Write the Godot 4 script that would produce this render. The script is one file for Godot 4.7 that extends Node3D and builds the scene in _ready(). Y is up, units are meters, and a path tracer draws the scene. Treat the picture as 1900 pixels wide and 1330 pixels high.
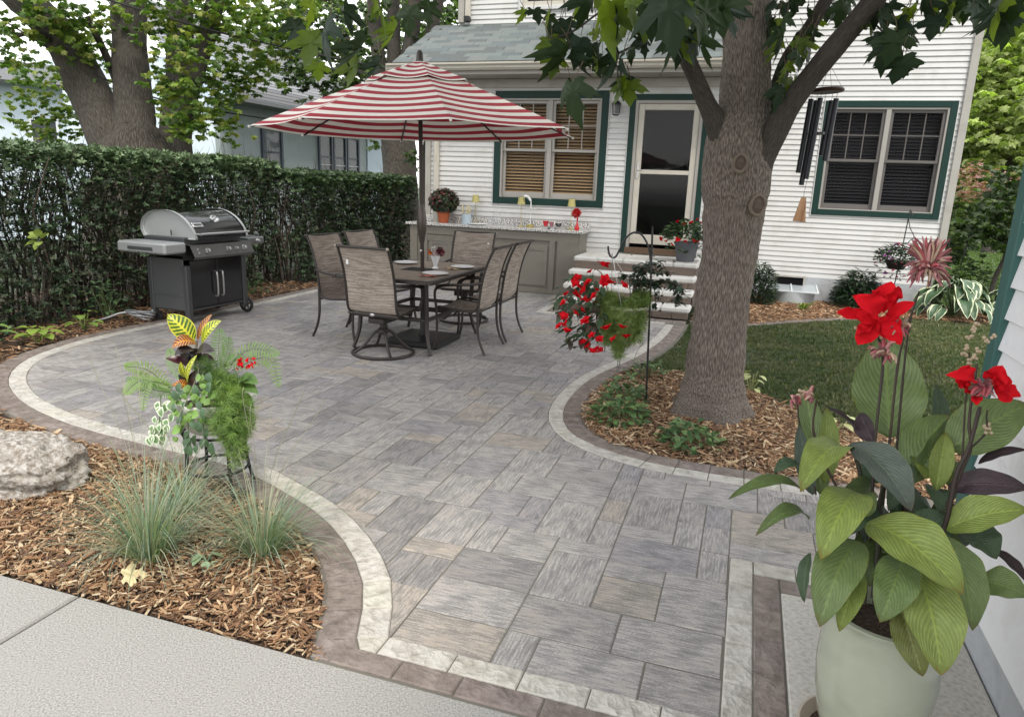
extends Node3D
# A back-yard paver patio. House-aligned axes: x along the house wall, y up, z out of the wall; metres.
const CAM := Basis(Vector3(.948367, .036378, -.315081), Vector3(-.10887, .970382, -.215653), Vector3(.297904, .238821, .924239))
const EYE := Vector3(0, 1.6, 0)
const FOC := 1313.0
var rng = RandomNumberGenerator.new()
var used = {}
var T = {}
var K = {}

class MB:
	var v = PackedVector3Array()
	var n = PackedVector3Array()
	var t = PackedVector2Array()
	var c = PackedColorArray()
	var i = PackedInt32Array()
	var col = Color(1, 1, 1)
	func pt(p: Vector3, nn: Vector3, uv = Vector2.ZERO) -> int:
		v.append(p); n.append(nn); t.append(uv); c.append(col)
		return v.size() - 1
	func tri(a: Vector3, b: Vector3, d: Vector3, out = null):
		var nn = (b - a).cross(d - a)
		if nn.length_squared() < 1e-18: return
		nn = nn.normalized()
		if out != null and nn.dot(out) < 0:
			var s = b
			b = d
			d = s
			nn = -nn
		var k = pt(a, nn)
		pt(b, nn); pt(d, nn)
		i.append_array([k, k + 2, k + 1])
	func quad(a: Vector3, b: Vector3, d: Vector3, e: Vector3, out = null, uvs = null):
		var nn = (d - a).cross(e - b)
		if nn.length_squared() < 1e-18: return
		nn = nn.normalized()
		var fl = out != null and nn.dot(out) < 0
		if fl: nn = -nn
		if uvs == null: uvs = [Vector2(0, 0), Vector2(1, 0), Vector2(1, 1), Vector2(0, 1)]
		var k = pt(a, nn, uvs[0])
		pt(b, nn, uvs[1]); pt(d, nn, uvs[2]); pt(e, nn, uvs[3])
		if fl: i.append_array([k, k + 1, k + 2, k, k + 2, k + 3])
		else: i.append_array([k, k + 2, k + 1, k, k + 3, k + 2])
	func box(ctr: Vector3, size: Vector3, bs = Basis(), bev = 0.0):
		var h = size * .5
		for a in 3:
			var u = (a + 1) % 3
			var w = (a + 2) % 3
			for s in [-1.0, 1.0]:
				var q = []
				for k in [[-1, -1], [1, -1], [1, 1], [-1, 1]]:
					var p = Vector3()
					p[a] = s * h[a]; p[u] = k[0] * (h[u] - bev); p[w] = k[1] * (h[w] - bev)
					q.append(ctr + bs * p)
				var o = Vector3()
				o[a] = s
				quad(q[0], q[1], q[2], q[3], bs * o)
		if bev <= 0.0: return
		for a in 3:
			var b = (a + 1) % 3
			var k = (a + 2) % 3
			for sa in [-1.0, 1.0]:
				for sb in [-1.0, 1.0]:
					var q = []
					for e in [[0, -1], [0, 1], [1, 1], [1, -1]]:
						var p = Vector3()
						p[a] = sa * (h[a] - (bev if e[0] == 1 else 0.0))
						p[b] = sb * (h[b] - (bev if e[0] == 0 else 0.0))
						p[k] = e[1] * (h[k] - bev)
						q.append(ctr + bs * p)
					var o = Vector3()
					o[a] = sa; o[b] = sb
					quad(q[0], q[1], q[2], q[3], bs * o)
		for sx in [-1.0, 1.0]:
			for sy in [-1.0, 1.0]:
				for sz in [-1.0, 1.0]:
					var o = Vector3(sx, sy, sz)
					tri(ctr + bs * Vector3(sx * h.x, sy * (h.y - bev), sz * (h.z - bev)), ctr + bs * Vector3(sx * (h.x - bev), sy * h.y, sz * (h.z - bev)), ctr + bs * Vector3(sx * (h.x - bev), sy * (h.y - bev), sz * h.z), bs * o)
	func bar(a: Vector3, b: Vector3, w: float, hh: float, bev = 0.0, upv = Vector3.UP):
		var z = (b - a).normalized()
		var x = upv.cross(z)
		if x.length() < .01: x = Vector3.RIGHT.cross(z)
		x = x.normalized()
		box((a + b) * .5, Vector3(w, hh, a.distance_to(b)), Basis(x, z.cross(x), z), bev)
	func tube(pts: Array, rad, sides = 8, cap = true, vs = 1.0):
		var m = pts.size()
		var ref = Vector3.UP
		var d0 = (pts[1] - pts[0]).normalized()
		if absf(d0.dot(ref)) > .95: ref = Vector3.RIGHT
		var x = d0.cross(ref).normalized()
		var rings = []
		var len = 0.0
		for k in m:
			var d = (pts[mini(k + 1, m - 1)] - pts[maxi(k - 1, 0)])
			if d.length_squared() < 1e-14: d = d0
			d = d.normalized()
			x = (x - d * x.dot(d)).normalized()
			var y = d.cross(x)
			var r = rad[k] if rad is Array else rad
			if k > 0: len += pts[k].distance_to(pts[k - 1])
			var st = v.size()
			for s in sides + 1:
				var an = TAU * s / sides
				var dir = x * cos(an) + y * sin(an)
				pt(pts[k] + dir * r, dir, Vector2(float(s) / sides, len * vs))
			rings.append(st)
		for k in m - 1:
			for s in sides:
				var a = rings[k] + s
				var b = rings[k + 1] + s
				i.append_array([a, b + 1, a + 1, a, b, b + 1])
		if cap:
			for e in [0, m - 1]:
				var d = (pts[0] - pts[1]).normalized() if e == 0 else (pts[m - 1] - pts[m - 2]).normalized()
				var k = pt(pts[e], d)
				for s in sides + 1: pt(v[rings[e] + s], d)
				for s in sides:
					if e == 0: i.append_array([k, k + 1 + s, k + 2 + s])
					else: i.append_array([k, k + 2 + s, k + 1 + s])
	func lathe(prof: Array, seg = 20, xf = Transform3D()):
		var m = prof.size()
		var sn = []
		for k in m - 1:
			var d = prof[k + 1] - prof[k]
			sn.append(Vector2(d.y, -d.x).normalized())
		for k in m - 1:
			var na = sn[k]
			var nb = sn[k]
			if k > 0 and sn[k - 1].dot(sn[k]) > .7: na = (sn[k - 1] + sn[k]).normalized()
			if k < m - 2 and sn[k + 1].dot(sn[k]) > .7: nb = (sn[k + 1] + sn[k]).normalized()
			var st = v.size()
			for s in seg + 1:
				var an = TAU * s / seg
				var ca = cos(an)
				var sa = sin(an)
				pt(xf * Vector3(prof[k].x * ca, prof[k].y, prof[k].x * sa), (xf.basis * Vector3(na.x * ca, na.y, na.x * sa)).normalized(), Vector2(float(s) / seg, prof[k].y))
				pt(xf * Vector3(prof[k + 1].x * ca, prof[k + 1].y, prof[k + 1].x * sa), (xf.basis * Vector3(nb.x * ca, nb.y, nb.x * sa)).normalized(), Vector2(float(s) / seg, prof[k + 1].y))
			for s in seg:
				var a = st + s * 2
				i.append_array([a, a + 2, a + 3, a, a + 3, a + 1])
	func sheet(p: Array, nu: int, nv: int, flip = false):   # rows of points, (nv+1) x (nu+1), smooth
		var st = v.size()
		for b in nv + 1:
			for a in nu + 1:
				var du = p[b * (nu + 1) + mini(a + 1, nu)] - p[b * (nu + 1) + maxi(a - 1, 0)]
				var dv = p[mini(b + 1, nv) * (nu + 1) + a] - p[maxi(b - 1, 0) * (nu + 1) + a]
				var nn = du.cross(dv)
				if nn.length_squared() < 1e-16:
					dv = p[nv * (nu + 1) + nu / 2] - p[nu / 2]
					du = p[(nv / 2) * (nu + 1) + nu] - p[(nv / 2) * (nu + 1)]
					nn = du.cross(dv)
				nn = nn.normalized()
				pt(p[b * (nu + 1) + a], -nn if flip else nn, Vector2(float(a) / nu, float(b) / nv))
		for b in nv:
			for a in nu:
				var k = st + b * (nu + 1) + a
				if flip: i.append_array([k, k + 1, k + nu + 2, k, k + nu + 2, k + nu + 1])
				else: i.append_array([k, k + nu + 2, k + 1, k, k + nu + 1, k + nu + 2])
	func leaf(base: Vector3, tip: Vector3, width: float, up: Vector3, arch = .12, cup = .2, nu = 4, nv = 8, pa = .8, wob = 0.0, ph = 0.0):
		var ax = tip - base
		var side = ax.cross(up).normalized()
		var nn = side.cross(ax).normalized()
		var L = ax.length()
		var p = []
		for b in nv + 1:
			var f = float(b) / nv
			var w = width * .5 * pow(maxf(sin(PI * pow(f, pa)), 0.0), .72)
			if b == 0: w = width * .03
			var ce = base + ax * f + nn * arch * L * 4.0 * f * (1.0 - f)
			for a in nu + 1:
				var u = 2.0 * a / nu - 1.0
				p.append(ce + side * (u * w) + nn * (cup * absf(u) * w + wob * w * absf(u) * sin(f * 17.0 + ph + u * 2.0)))
		sheet(p, nu, nv)
	func prism(poly: PackedVector2Array, y0: float, y1: float, bev = 0.0, uvx = Transform2D()):
		var m = poly.size()
		if m < 3: return
		var ar = 0.0
		for k in m: ar += poly[k].cross(poly[(k + 1) % m])
		var q = poly.duplicate()
		if ar < 0: q.reverse()
		if absf(ar) < .004: bev *= .3
		var ins = PackedVector2Array()
		for k in m:
			var d1 = (q[k] - q[(k + m - 1) % m]).normalized()
			var d2 = (q[(k + 1) % m] - q[k]).normalized()
			var n1 = Vector2(-d1.y, d1.x)
			var n2 = Vector2(-d2.y, d2.x)
			var bi = n1 + n2
			var l = maxf(bi.dot(n1), .5)
			ins.append(q[k] + bi / l * bev)
		var tr = Geometry2D.triangulate_polygon(ins)
		if tr.is_empty():
			ins = q.duplicate()
			tr = Geometry2D.triangulate_polygon(ins)
		var st = v.size()
		for k in m: pt(Vector3(ins[k].x, y1, ins[k].y), Vector3.UP, uvx * ins[k])
		for k in range(0, tr.size(), 3):
			var a = ins[tr[k]]
			if (ins[tr[k + 1]] - a).cross(ins[tr[k + 2]] - a) > 0: i.append_array([st + tr[k], st + tr[k + 1], st + tr[k + 2]])
			else: i.append_array([st + tr[k], st + tr[k + 2], st + tr[k + 1]])
		for k in m:
			var a = q[k]
			var b = q[(k + 1) % m]
			var ai = ins[k]
			var bi = ins[(k + 1) % m]
			var o = Vector3(b.y - a.y, 0, a.x - b.x)
			var ua = [uvx * a, uvx * b, uvx * bi, uvx * ai]
			if bev > 0.0: quad(Vector3(a.x, y1 - bev, a.y), Vector3(b.x, y1 - bev, b.y), Vector3(bi.x, y1, bi.y), Vector3(ai.x, y1, ai.y), o + Vector3.UP * o.length(), ua)
			quad(Vector3(a.x, y0, a.y), Vector3(b.x, y0, b.y), Vector3(b.x, y1 - bev, b.y), Vector3(a.x, y1 - bev, a.y), o, ua)
	func app(o, xf: Transform3D):
		var st = v.size()
		for k in o.v.size():
			v.append(xf * o.v[k]); n.append((xf.basis * o.n[k]).normalized()); t.append(o.t[k]); c.append(o.c[k] * col)
		for k in o.i: i.append(k + st)
	func mesh() -> ArrayMesh:
		var a = []
		a.resize(Mesh.ARRAY_MAX)
		a[Mesh.ARRAY_VERTEX] = v; a[Mesh.ARRAY_NORMAL] = n; a[Mesh.ARRAY_TEX_UV] = t; a[Mesh.ARRAY_COLOR] = c; a[Mesh.ARRAY_INDEX] = i
		var m = ArrayMesh.new()
		if v.size() > 2: m.add_surface_from_arrays(Mesh.PRIMITIVE_TRIANGLES, a)
		return m

func at(u: float, v: float, d: float) -> Vector3: return EYE + CAM * Vector3((u - 950.0) * d / FOC, (665.0 - v) * d / FOC, -d)
func rf(a: float, b: float) -> float: return rng.randf_range(a, b)
func rv() -> Vector3: return Vector3(rng.randfn(), rng.randfn(), rng.randfn())
func numbered(s: String) -> String:
	used[s] = used.get(s, -1) + 1
	return s if used[s] == 0 else "%s_%03d" % [s, used[s]]
func tag(o, label: String, cat: String, group = ""):
	o.set_meta("label", label); o.set_meta("category", cat)
	if group != "": o.set_meta("group", group)
	return o
func thing(nm: String, label: String, cat: String, pos = Vector3.ZERO, yaw = 0.0, group = "") -> Node3D:
	var o = Node3D.new()
	o.name = numbered(nm); add_child(o, true)
	o.position = pos; o.rotation.y = yaw
	return tag(o, label, cat, group)
func obj(nm: String, m, mat, par = null, kind = "") -> MeshInstance3D:
	var o = MeshInstance3D.new()
	o.mesh = m.mesh() if m is MB else m
	o.material_override = mat
	if par == null:
		o.name = numbered(nm); add_child(o, true)
	else:
		o.name = nm; par.add_child(o, true)
	if kind != "": o.set_meta("kind", kind)
	return o
func dup(r, pos: Vector3, yaw: float, label: String):
	var o = r.duplicate()
	o.name = numbered(String(r.name).rstrip("0123456789_")); add_child(o, true)
	o.position = pos; o.rotation.y = yaw
	o.set_meta("label", label)
	return o
func scatter(nm: String, mesh, mat, xs: Array, cs: Array, par = null, kind = "stuff"):
	var mm = MultiMesh.new()
	mm.transform_format = MultiMesh.TRANSFORM_3D
	mm.use_colors = true
	mm.mesh = mesh.mesh() if mesh is MB else mesh
	mm.instance_count = xs.size()
	for k in xs.size():
		mm.set_instance_transform(k, xs[k])
		mm.set_instance_color(k, cs[k])
	var o = MultiMeshInstance3D.new()
	o.multimesh = mm
	o.material_override = mat
	if par == null:
		o.name = numbered(nm); add_child(o, true)
	else:
		o.name = nm; par.add_child(o, true)
	if kind != "": o.set_meta("kind", kind)
	return o
func L(r: float, g: float, b: float) -> Color: return Color(r, g, b).linear_to_srgb()
func mat(col: Color, rough = .8, o = {}) -> StandardMaterial3D:   # col in linear values
	var m = StandardMaterial3D.new()
	m.albedo_color = Color(col.r, col.g, col.b).linear_to_srgb()
	m.roughness = rough
	m.metallic = o.get("metal", 0.0)
	m.metallic_specular = o.get("spec", .5)
	m.vertex_color_use_as_albedo = o.get("vc", false)
	if o.has("tex"): m.albedo_texture = o.tex
	if o.has("bump"):
		m.heightmap_enabled = true; m.heightmap_texture = o.bump; m.heightmap_scale = o.get("bs", .3)
	if o.has("tri"):
		m.uv1_triplanar = true; m.uv1_world_triplanar = o.get("world", true); m.uv1_scale = Vector3.ONE * o.tri
	if o.has("uvs"): m.uv1_scale = o.uvs
	if o.has("back"):
		m.backlight_enabled = true; m.backlight = o.back
	if o.has("clear"):
		m.clearcoat_enabled = true; m.clearcoat = o.clear; m.clearcoat_roughness = .15
	if o.has("alpha"):
		m.transparency = BaseMaterial3D.TRANSPARENCY_ALPHA; m.albedo_color.a = o.alpha
	m.cull_mode = BaseMaterial3D.CULL_DISABLED
	return m
func ntex(sd: int, freq: float, ramp: Array, oct = 4, size = 512, typ = FastNoiseLite.TYPE_SIMPLEX_SMOOTH, frac = FastNoiseLite.FRACTAL_FBM) -> NoiseTexture2D:
	var f = FastNoiseLite.new()
	f.seed = sd; f.frequency = freq; f.noise_type = typ; f.fractal_type = frac; f.fractal_octaves = oct
	var t = NoiseTexture2D.new()
	t.width = size; t.height = size; t.seamless = true; t.noise = f; t.seamless_blend_skirt = .2
	if ramp.size():
		var g = Gradient.new()
		var os = PackedFloat32Array()
		var cs = PackedColorArray()
		for r in ramp:
			os.append(r[0]); cs.append(Color(r[1], r[2], r[3]).linear_to_srgb())
		g.offsets = os; g.colors = cs
		t.color_ramp = g
	return t
func img(w: int, h: int, fn: Callable) -> ImageTexture:
	var by = PackedByteArray()
	by.resize(w * h * 3)
	var k = 0
	for y in h:
		for x in w:
			var c = fn.call(float(x) / w, float(y) / h)
			by[k] = clampi(int(c.r * 255.0), 0, 255); by[k + 1] = clampi(int(c.g * 255.0), 0, 255); by[k + 2] = clampi(int(c.b * 255.0), 0, 255)
			k += 3
	return ImageTexture.create_from_image(Image.create_from_data(w, h, false, Image.FORMAT_RGB8, by))
func curve(p: Array, step: float) -> PackedVector2Array:   # Catmull-Rom through points, resampled
	var fine = PackedVector2Array()
	for k in p.size() - 1:
		var a = p[maxi(k - 1, 0)]
		var d = p[mini(k + 2, p.size() - 1)]
		for s in 12: fine.append(p[k].cubic_interpolate(p[k + 1], a, d, s / 12.0))
	fine.append(p[p.size() - 1])
	var out = PackedVector2Array([fine[0]])
	var left = step
	for k in fine.size() - 1:
		var a = fine[k]
		var l = a.distance_to(fine[k + 1])
		var pos = 0.0
		while l - pos >= left:
			pos += left
			out.append(a.lerp(fine[k + 1], pos / l)); left = step
		left -= l - pos
	if out[out.size() - 1].distance_to(fine[fine.size() - 1]) > step * .35: out.append(fine[fine.size() - 1])
	else: out[out.size() - 1] = fine[fine.size() - 1]
	return out
func offs(p: PackedVector2Array, d: float) -> PackedVector2Array:   # d > 0 shifts to the left of travel in (x, z)
	var o = PackedVector2Array()
	for k in p.size():
		var g = (p[mini(k + 1, p.size() - 1)] - p[maxi(k - 1, 0)]).normalized()
		o.append(p[k] + Vector2(g.y, -g.x) * d)
	return o
func V2(a: Array) -> Array:
	var o = []
	for k in range(0, a.size(), 2): o.append(Vector2(a[k], a[k + 1]))
	return o
func smooth3(p: Array, n = 6) -> Array:
	var o = []
	for k in p.size() - 1:
		for s in n: o.append(p[k].cubic_interpolate(p[k + 1], p[maxi(k - 1, 0)], p[mini(k + 2, p.size() - 1)], float(s) / n))
	o.append(p[p.size() - 1])
	return o
func _ready():
	rng.seed = 11
	var cam = Camera3D.new()
	cam.name = "camera"
	cam.keep_aspect = Camera3D.KEEP_HEIGHT
	cam.fov = 53.73
	cam.near = .05; cam.far = 400.0
	cam.transform = Transform3D(CAM, EYE)
	add_child(cam)
	cam.current = true
	var env = Environment.new()
	env.background_mode = Environment.BG_SKY
	var sm = ProceduralSkyMaterial.new()
	sm.sky_top_color = Color(.865, .875, .895)
	sm.sky_horizon_color = Color(.95, .945, .935)
	sm.ground_bottom_color = Color(.35, .36, .33); sm.ground_horizon_color = Color(.6, .62, .6)
	sm.sky_curve = .2; sm.sun_angle_max = 0.0
	var sky = Sky.new()
	sky.sky_material = sm
	env.sky = sky
	env.background_energy_multiplier = 1.5
	env.tonemap_mode = Environment.TONE_MAPPER_LINEAR
	env.tonemap_exposure = 1.95
	env.sdfgi_enabled = true; env.ssao_enabled = true; env.ssil_enabled = true
	var we = WorldEnvironment.new()
	we.name = "environment"; we.environment = env
	add_child(we)
	var sun = DirectionalLight3D.new()
	sun.name = "sun"
	sun.light_color = Color(1, .97, .92); sun.light_energy = .5; sun.light_angular_distance = 10.0; sun.shadow_enabled = true
	sun.rotation_degrees = Vector3(-58, 35, 0)
	add_child(sun)
	textures()
	materials()
	ground()
	patio()
	beds()
	house()
	garage()
	neighbours()
	steps()
	kitchen()
	maple()
	back_trees()
	hedges()
	dining()
	umbrella()
	grill()
	hanging()
	side_bed()
	left_bed()
	canna()
	chime()

func ramp3(t: float, a: Color, b: Color, c: Color) -> Color:
	return a.lerp(b, t * 2.0) if t < .5 else b.lerp(c, t * 2.0 - 1.0)

func textures():
	var n1 = FastNoiseLite.new()
	n1.seed = 3; n1.frequency = .018; n1.fractal_octaves = 5; n1.fractal_gain = .6
	var n2 = FastNoiseLite.new()
	n2.seed = 9; n2.frequency = .006; n2.fractal_octaves = 3
	T.paver = img(640, 640, func(u, v):
		var x = u * 640.0
		var y = v * 640.0
		var s = n1.get_noise_2d(x * .8 + 10.0 * n2.get_noise_2d(x * 2.0, y * 3.0), y * 8.0)
		var b = n2.get_noise_2d(x * 1.6 + 400.0, y * 3.0)
		var g = n1.get_noise_2d(x * 9.0 + 900.0, y * 9.0)
		var t = clampf(.46 + s * .52 + b * .30 + g * .30, 0.0, 1.0)
		var warm = clampf(.35 + b * 1.4, 0.0, 1.0)
		return L(.145, .139, .136).lerp(L(.275, .264, .254), minf(t * 1.7, 1.0)).lerp(L(.50, .475, .44).lerp(L(.35, .31, .27), warm), clampf(t * 1.9 - .85, 0.0, .8)))
	T.grain = ntex(5, .05, [], 5)
	T.fine = ntex(6, .22, [], 3)
	T.slate = ntex(12, .012, [], 5, 512, FastNoiseLite.TYPE_SIMPLEX_SMOOTH, FastNoiseLite.FRACTAL_RIDGED)
	T.white_stone = ntex(13, .015, [[0.0, .33, .305, .265], [.45, .47, .445, .40], [1.0, .58, .56, .515]], 5)
	T.brown_stone = ntex(14, .014, [[0.0, .135, .108, .092], [.5, .205, .168, .147], [1.0, .30, .255, .225]], 5)
	T.concrete = ntex(15, .13, [[0.0, .22, .21, .19], [.34, .34, .33, .31], [.5, .42, .412, .39], [.68, .46, .452, .43], [1.0, .62, .61, .58]], 3)
	T.blotch = ntex(16, .008, [[0.0, .80, .80, .79], [.5, 1.0, 1.0, 1.0], [1.0, .93, .92, .90]], 4)
	T.bark = ntex(17, .045, [[0.0, .040, .032, .026], [.36, .092, .076, .063], [.6, .15, .128, .108], [1.0, .30, .262, .228]], 5)
	T.barkb = ntex(17, .035, [], 5)
	T.granite = ntex(19, .09, [[0.0, .05, .045, .045], [.33, .16, .15, .15], [.45, .48, .46, .44], [.62, .70, .68, .66], [1.0, .80, .79, .77]], 4, 256)
	T.soil = ntex(20, .08, [[0.0, .022, .014, .009], [.5, .06, .036, .022], [1.0, .12, .075, .045]], 4, 256)
	T.turf = ntex(21, .06, [[0.0, .022, .032, .014], [.5, .04, .058, .024], [1.0, .075, .085, .045]], 4, 256)
	T.rock = ntex(22, .035, [[0.0, .10, .08, .06], [.33, .26, .225, .185], [.5, .42, .40, .37], [.62, .56, .55, .53], [1.0, .74, .73, .71]], 8)
	T.rock.noise.fractal_gain = .68
	T.dirt = ntex(23, .01, [[0.0, .86, .85, .82], [.4, 1.0, 1.0, 1.0], [1.0, 1.0, 1.0, 1.0]], 4, 256)
	var n3 = FastNoiseLite.new()
	n3.seed = 31; n3.frequency = .03; n3.fractal_octaves = 3
	T.sling = img(256, 512, func(u, v):
		var s = n3.get_noise_2d(u * 60.0, v * 1500.0) + .5 * n3.get_noise_2d(u * 300.0 + 500.0, v * 3500.0)
		var t = clampf(.5 + s * 1.1, 0.0, 1.0)
		return ramp3(t, L(.20, .165, .138), L(.29, .245, .205), L(.40, .345, .295)))
	T.wood = img(256, 256, func(u, v):
		var t = clampf(.5 + 1.1 * n3.get_noise_2d(u * 900.0, v * 70.0), 0.0, 1.0)
		return ramp3(t, L(.13, .092, .066), L(.22, .165, .12), L(.31, .245, .185)))
	T.rwood = img(256, 256, func(u, v):
		var t = clampf(.5 + 1.0 * n3.get_noise_2d(u * 1200.0, v * 60.0), 0.0, 1.0)
		return ramp3(t, L(.22, .10, .045), L(.36, .19, .09), L(.46, .27, .14)))
	T.canna = img(256, 512, func(u, v):
		var a = absf(u - .5) * 2.0
		var ve = .5 + .5 * sin((v * 13.0 - pow(a, 1.3) * 6.5 + .25 * n3.get_noise_2d(u * 90.0, v * 90.0)) * TAU)
		var fi = .5 + .5 * sin((v * 52.0 - pow(a, 1.3) * 26.0) * TAU)
		var mo = n3.get_noise_2d(u * 160.0 + 70.0, v * 260.0)
		var k = .84 + .11 * pow(ve, 2.0) + .05 * fi + .07 * mo
		var c = Color(k, k, k).lerp(Color(1.15, 1.12, .95), .75 * exp(-pow(a / .035, 2.0)))
		c = c.lerp(Color(.85, .55, .30), clampf((v - .94) * 16.0 + mo * 1.4, 0.0, 1.0))
		c = c.lerp(Color(.9, .72, .40), clampf((a - .93) * 14.0 + mo * 2.2 - .9, 0.0, .8))
		c = c.lerp(Color(.8, .62, .38), clampf((n3.get_noise_2d(u * 420.0 + 300.0, v * 700.0) - .62) * 6.0, 0.0, .7))
		return c.lerp(Color(.95, .93, .72), clampf((a - .955) * 12.0, 0.0, .5)))
	T.croton = img(128, 256, func(u, v):
		var a = absf(u - .5) * 2.0
		var ve = .5 + .5 * sin((v * 9.0 - a * 1.5) * TAU)
		var y = maxf(exp(-pow(a / .10, 2.0)), smoothstep(.42, .75, ve) * (1.0 - .35 * a))
		y = maxf(y, smoothstep(.84, .97, a))
		return L(.05, .115, .012).lerp(L(.72, .66, .05), clampf(y + .25 * n3.get_noise_2d(u * 120.0, v * 160.0), 0.0, 1.0)))
	T.croton_red = img(128, 256, func(u, v):
		var a = absf(u - .5) * 2.0
		var ve = .5 + .5 * sin((v * 9.0 - a * 1.5) * TAU)
		var y = maxf(exp(-pow(a / .09, 2.0)), smoothstep(.6, .9, ve))
		return L(.10, .028, .014).lerp(L(.62, .27, .035), clampf(y + .5 * n3.get_noise_2d(u * 60.0, v * 60.0), 0.0, 1.0)))
	T.hosta = img(128, 256, func(u, v):
		var a = absf(u - .5) * 2.0
		var m = smoothstep(.72, .86, a + .28 * n3.get_noise_2d(u * 30.0, v * 70.0) + .35 * smoothstep(.85, 1.0, v))
		var ve = .86 + .14 * sin(a * 26.0)
		return (L(.06, .125, .055) * ve).lerp(L(.55, .60, .40), m))
	T.plectra = img(64, 64, func(u, v):
		var a = Vector2(u - .5, v - .5).length() * 2.0
		return L(.14, .24, .10).lerp(L(.62, .68, .52), smoothstep(.62, .8, a + .2 * n3.get_noise_2d(u * 90.0, v * 90.0))))

func materials():
	K.paver = mat(Color(1.18, 1.17, 1.16), .78, {"tex": T.paver, "vc": true, "bump": T.paver, "bs": .22})
	K.white_stone = mat(Color(1, 1, 1), .8, {"tex": T.white_stone, "tri": 1.3, "bump": T.slate, "bs": 1.6, "vc": true})
	K.brown_stone = mat(Color(1, 1, 1), .8, {"tex": T.brown_stone, "tri": 1.3, "bump": T.slate, "bs": 1.6, "vc": true})
	K.concrete = mat(Color(.74, .735, .73), .88, {"tex": T.concrete, "tri": 1.7, "bump": T.concrete, "bs": .5})
	K.pad = mat(Color(1.0, 1.0, 1.0), .85, {"tex": T.white_stone, "tri": 5.0, "bump": T.fine, "bs": .08})
	K.joint = mat(Color(.36, .34, .30), .95, {"tex": T.concrete, "tri": 5.0})
	K.soil = mat(Color(1, 1, 1), .95, {"tex": T.soil, "tri": 3.0, "bump": T.grain, "bs": 1.5})
	K.turf = mat(Color(1, 1, 1), .95, {"tex": T.turf, "tri": 1.6, "bump": T.grain, "bs": 1.5})
	K.siding = mat(Color(.58, .58, .575), .6, {"tex": T.dirt, "tri": .7, "bump": T.grain, "bs": .04})
	K.trim = mat(Color(.37, .355, .325), .5, {"tex": T.dirt, "tri": .9})
	K.cream = mat(Color(.50, .47, .41), .45, {"tex": T.dirt, "tri": .9})
	K.taupe_trim = mat(Color(.115, .105, .10), .5)
	K.taupe_light = mat(Color(.33, .315, .29), .5)
	K.green2 = mat(Color(.030, .10, .088), .5)
	K.green = mat(Color(.009, .034, .028), .5, {"spec": .35})
	K.found = mat(Color(.40, .42, .44), .9, {"tex": T.blotch, "tri": 1.0, "bump": T.grain, "bs": .4})
	K.shingle = mat(Color(1, 1, 1), .92, {"vc": true, "bump": T.fine, "tri": 6.0, "bs": .3})
	K.glass = mat(Color(.01, .01, .01), .03, {"alpha": .02, "spec": .24})
	K.glass_dull = mat(Color(.01, .01, .01), .03, {"alpha": .02, "spec": .11})
	K.clear = mat(Color(.5, .52, .55), .02, {"alpha": .12})
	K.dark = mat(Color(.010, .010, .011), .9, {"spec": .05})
	K.blindw = mat(Color(.29, .195, .105), .5)
	K.blindd = mat(Color(.020, .020, .023), .8, {"spec": .1})
	K.black = mat(Color(.015, .015, .016), .45)
	K.frame = mat(Color(.040, .034, .030), .42, {"metal": .3})
	K.sling = mat(Color(1, 1, 1), .8, {"tex": T.sling, "bump": T.fine, "bs": .05})
	K.tabletop = mat(Color(1, 1, 1), .45, {"tex": T.wood})
	K.steel = mat(Color(.55, .55, .55), .28, {"metal": .9})
	K.greymetal = mat(Color(.36, .37, .37), .45, {"metal": .35})
	K.darkmetal = mat(Color(.085, .087, .09), .45, {"metal": .4})
	K.enamel = mat(Color(.006, .006, .008), .12, {"clear": .6})
	K.rubber = mat(Color(.02, .02, .02), .7)
	K.red = mat(Color(.30, .022, .035), .8, {"back": Color(.55, .12, .12)})
	K.cloth = mat(Color(.72, .69, .63), .8, {"back": Color(.5, .5, .5)})
	K.cabinet = mat(Color(.20, .182, .152), .55, {"tex": T.dirt, "tri": 1.0})
	K.granite = mat(Color(1, 1, 1), .15, {"tex": T.granite, "tri": 1.6})
	K.steptop = mat(Color(.66, .64, .60), .75, {"tex": T.blotch, "tri": 1.5, "bump": T.grain, "bs": .15})
	K.riser = mat(Color(.17, .13, .105), .9, {"tex": T.blotch, "tri": 3.0, "bump": T.slate, "bs": .6})
	K.white = mat(Color(.80, .80, .80), .25)
	K.terracotta = mat(Color(.42, .10, .035), .7)
	K.gold = mat(Color(.50, .42, .14), .35, {"metal": .5})
	K.redgloss = mat(Color(.55, .02, .02), .2)
	K.petal = mat(Color(.60, .008, .016), .75, {"spec": .2, "back": Color(.4, .06, .06), "vc": true})
	K.bark = mat(Color(1, 1, 1), .92, {"tex": T.bark, "uvs": Vector3(7, .60, 1), "bump": T.barkb, "bs": 2.4})
	K.bark_main = mat(Color(1.12, 1.1, 1.08), .92, {"tex": T.bark, "uvs": Vector3(5, 3.4, 1), "bump": T.barkb, "bs": .8})
	K.bark2 = mat(Color(.80, .82, .80), .92, {"tex": T.bark, "uvs": Vector3(7, .35, 1), "bump": T.barkb, "bs": 3.0})
	K.twig = mat(Color(.075, .058, .045), .9, {"vc": true})
	K.leafv = mat(Color(1, 1, 1), .5, {"vc": true, "back": Color(.8, .9, .5)})
	K.leafd = mat(Color(1, 1, 1), .45, {"vc": true, "back": Color(.35, .4, .2)})
	K.chip = mat(Color(1, 1, 1), .85, {"vc": true, "bump": T.fine, "tri": 8.0, "bs": .15})
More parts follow.
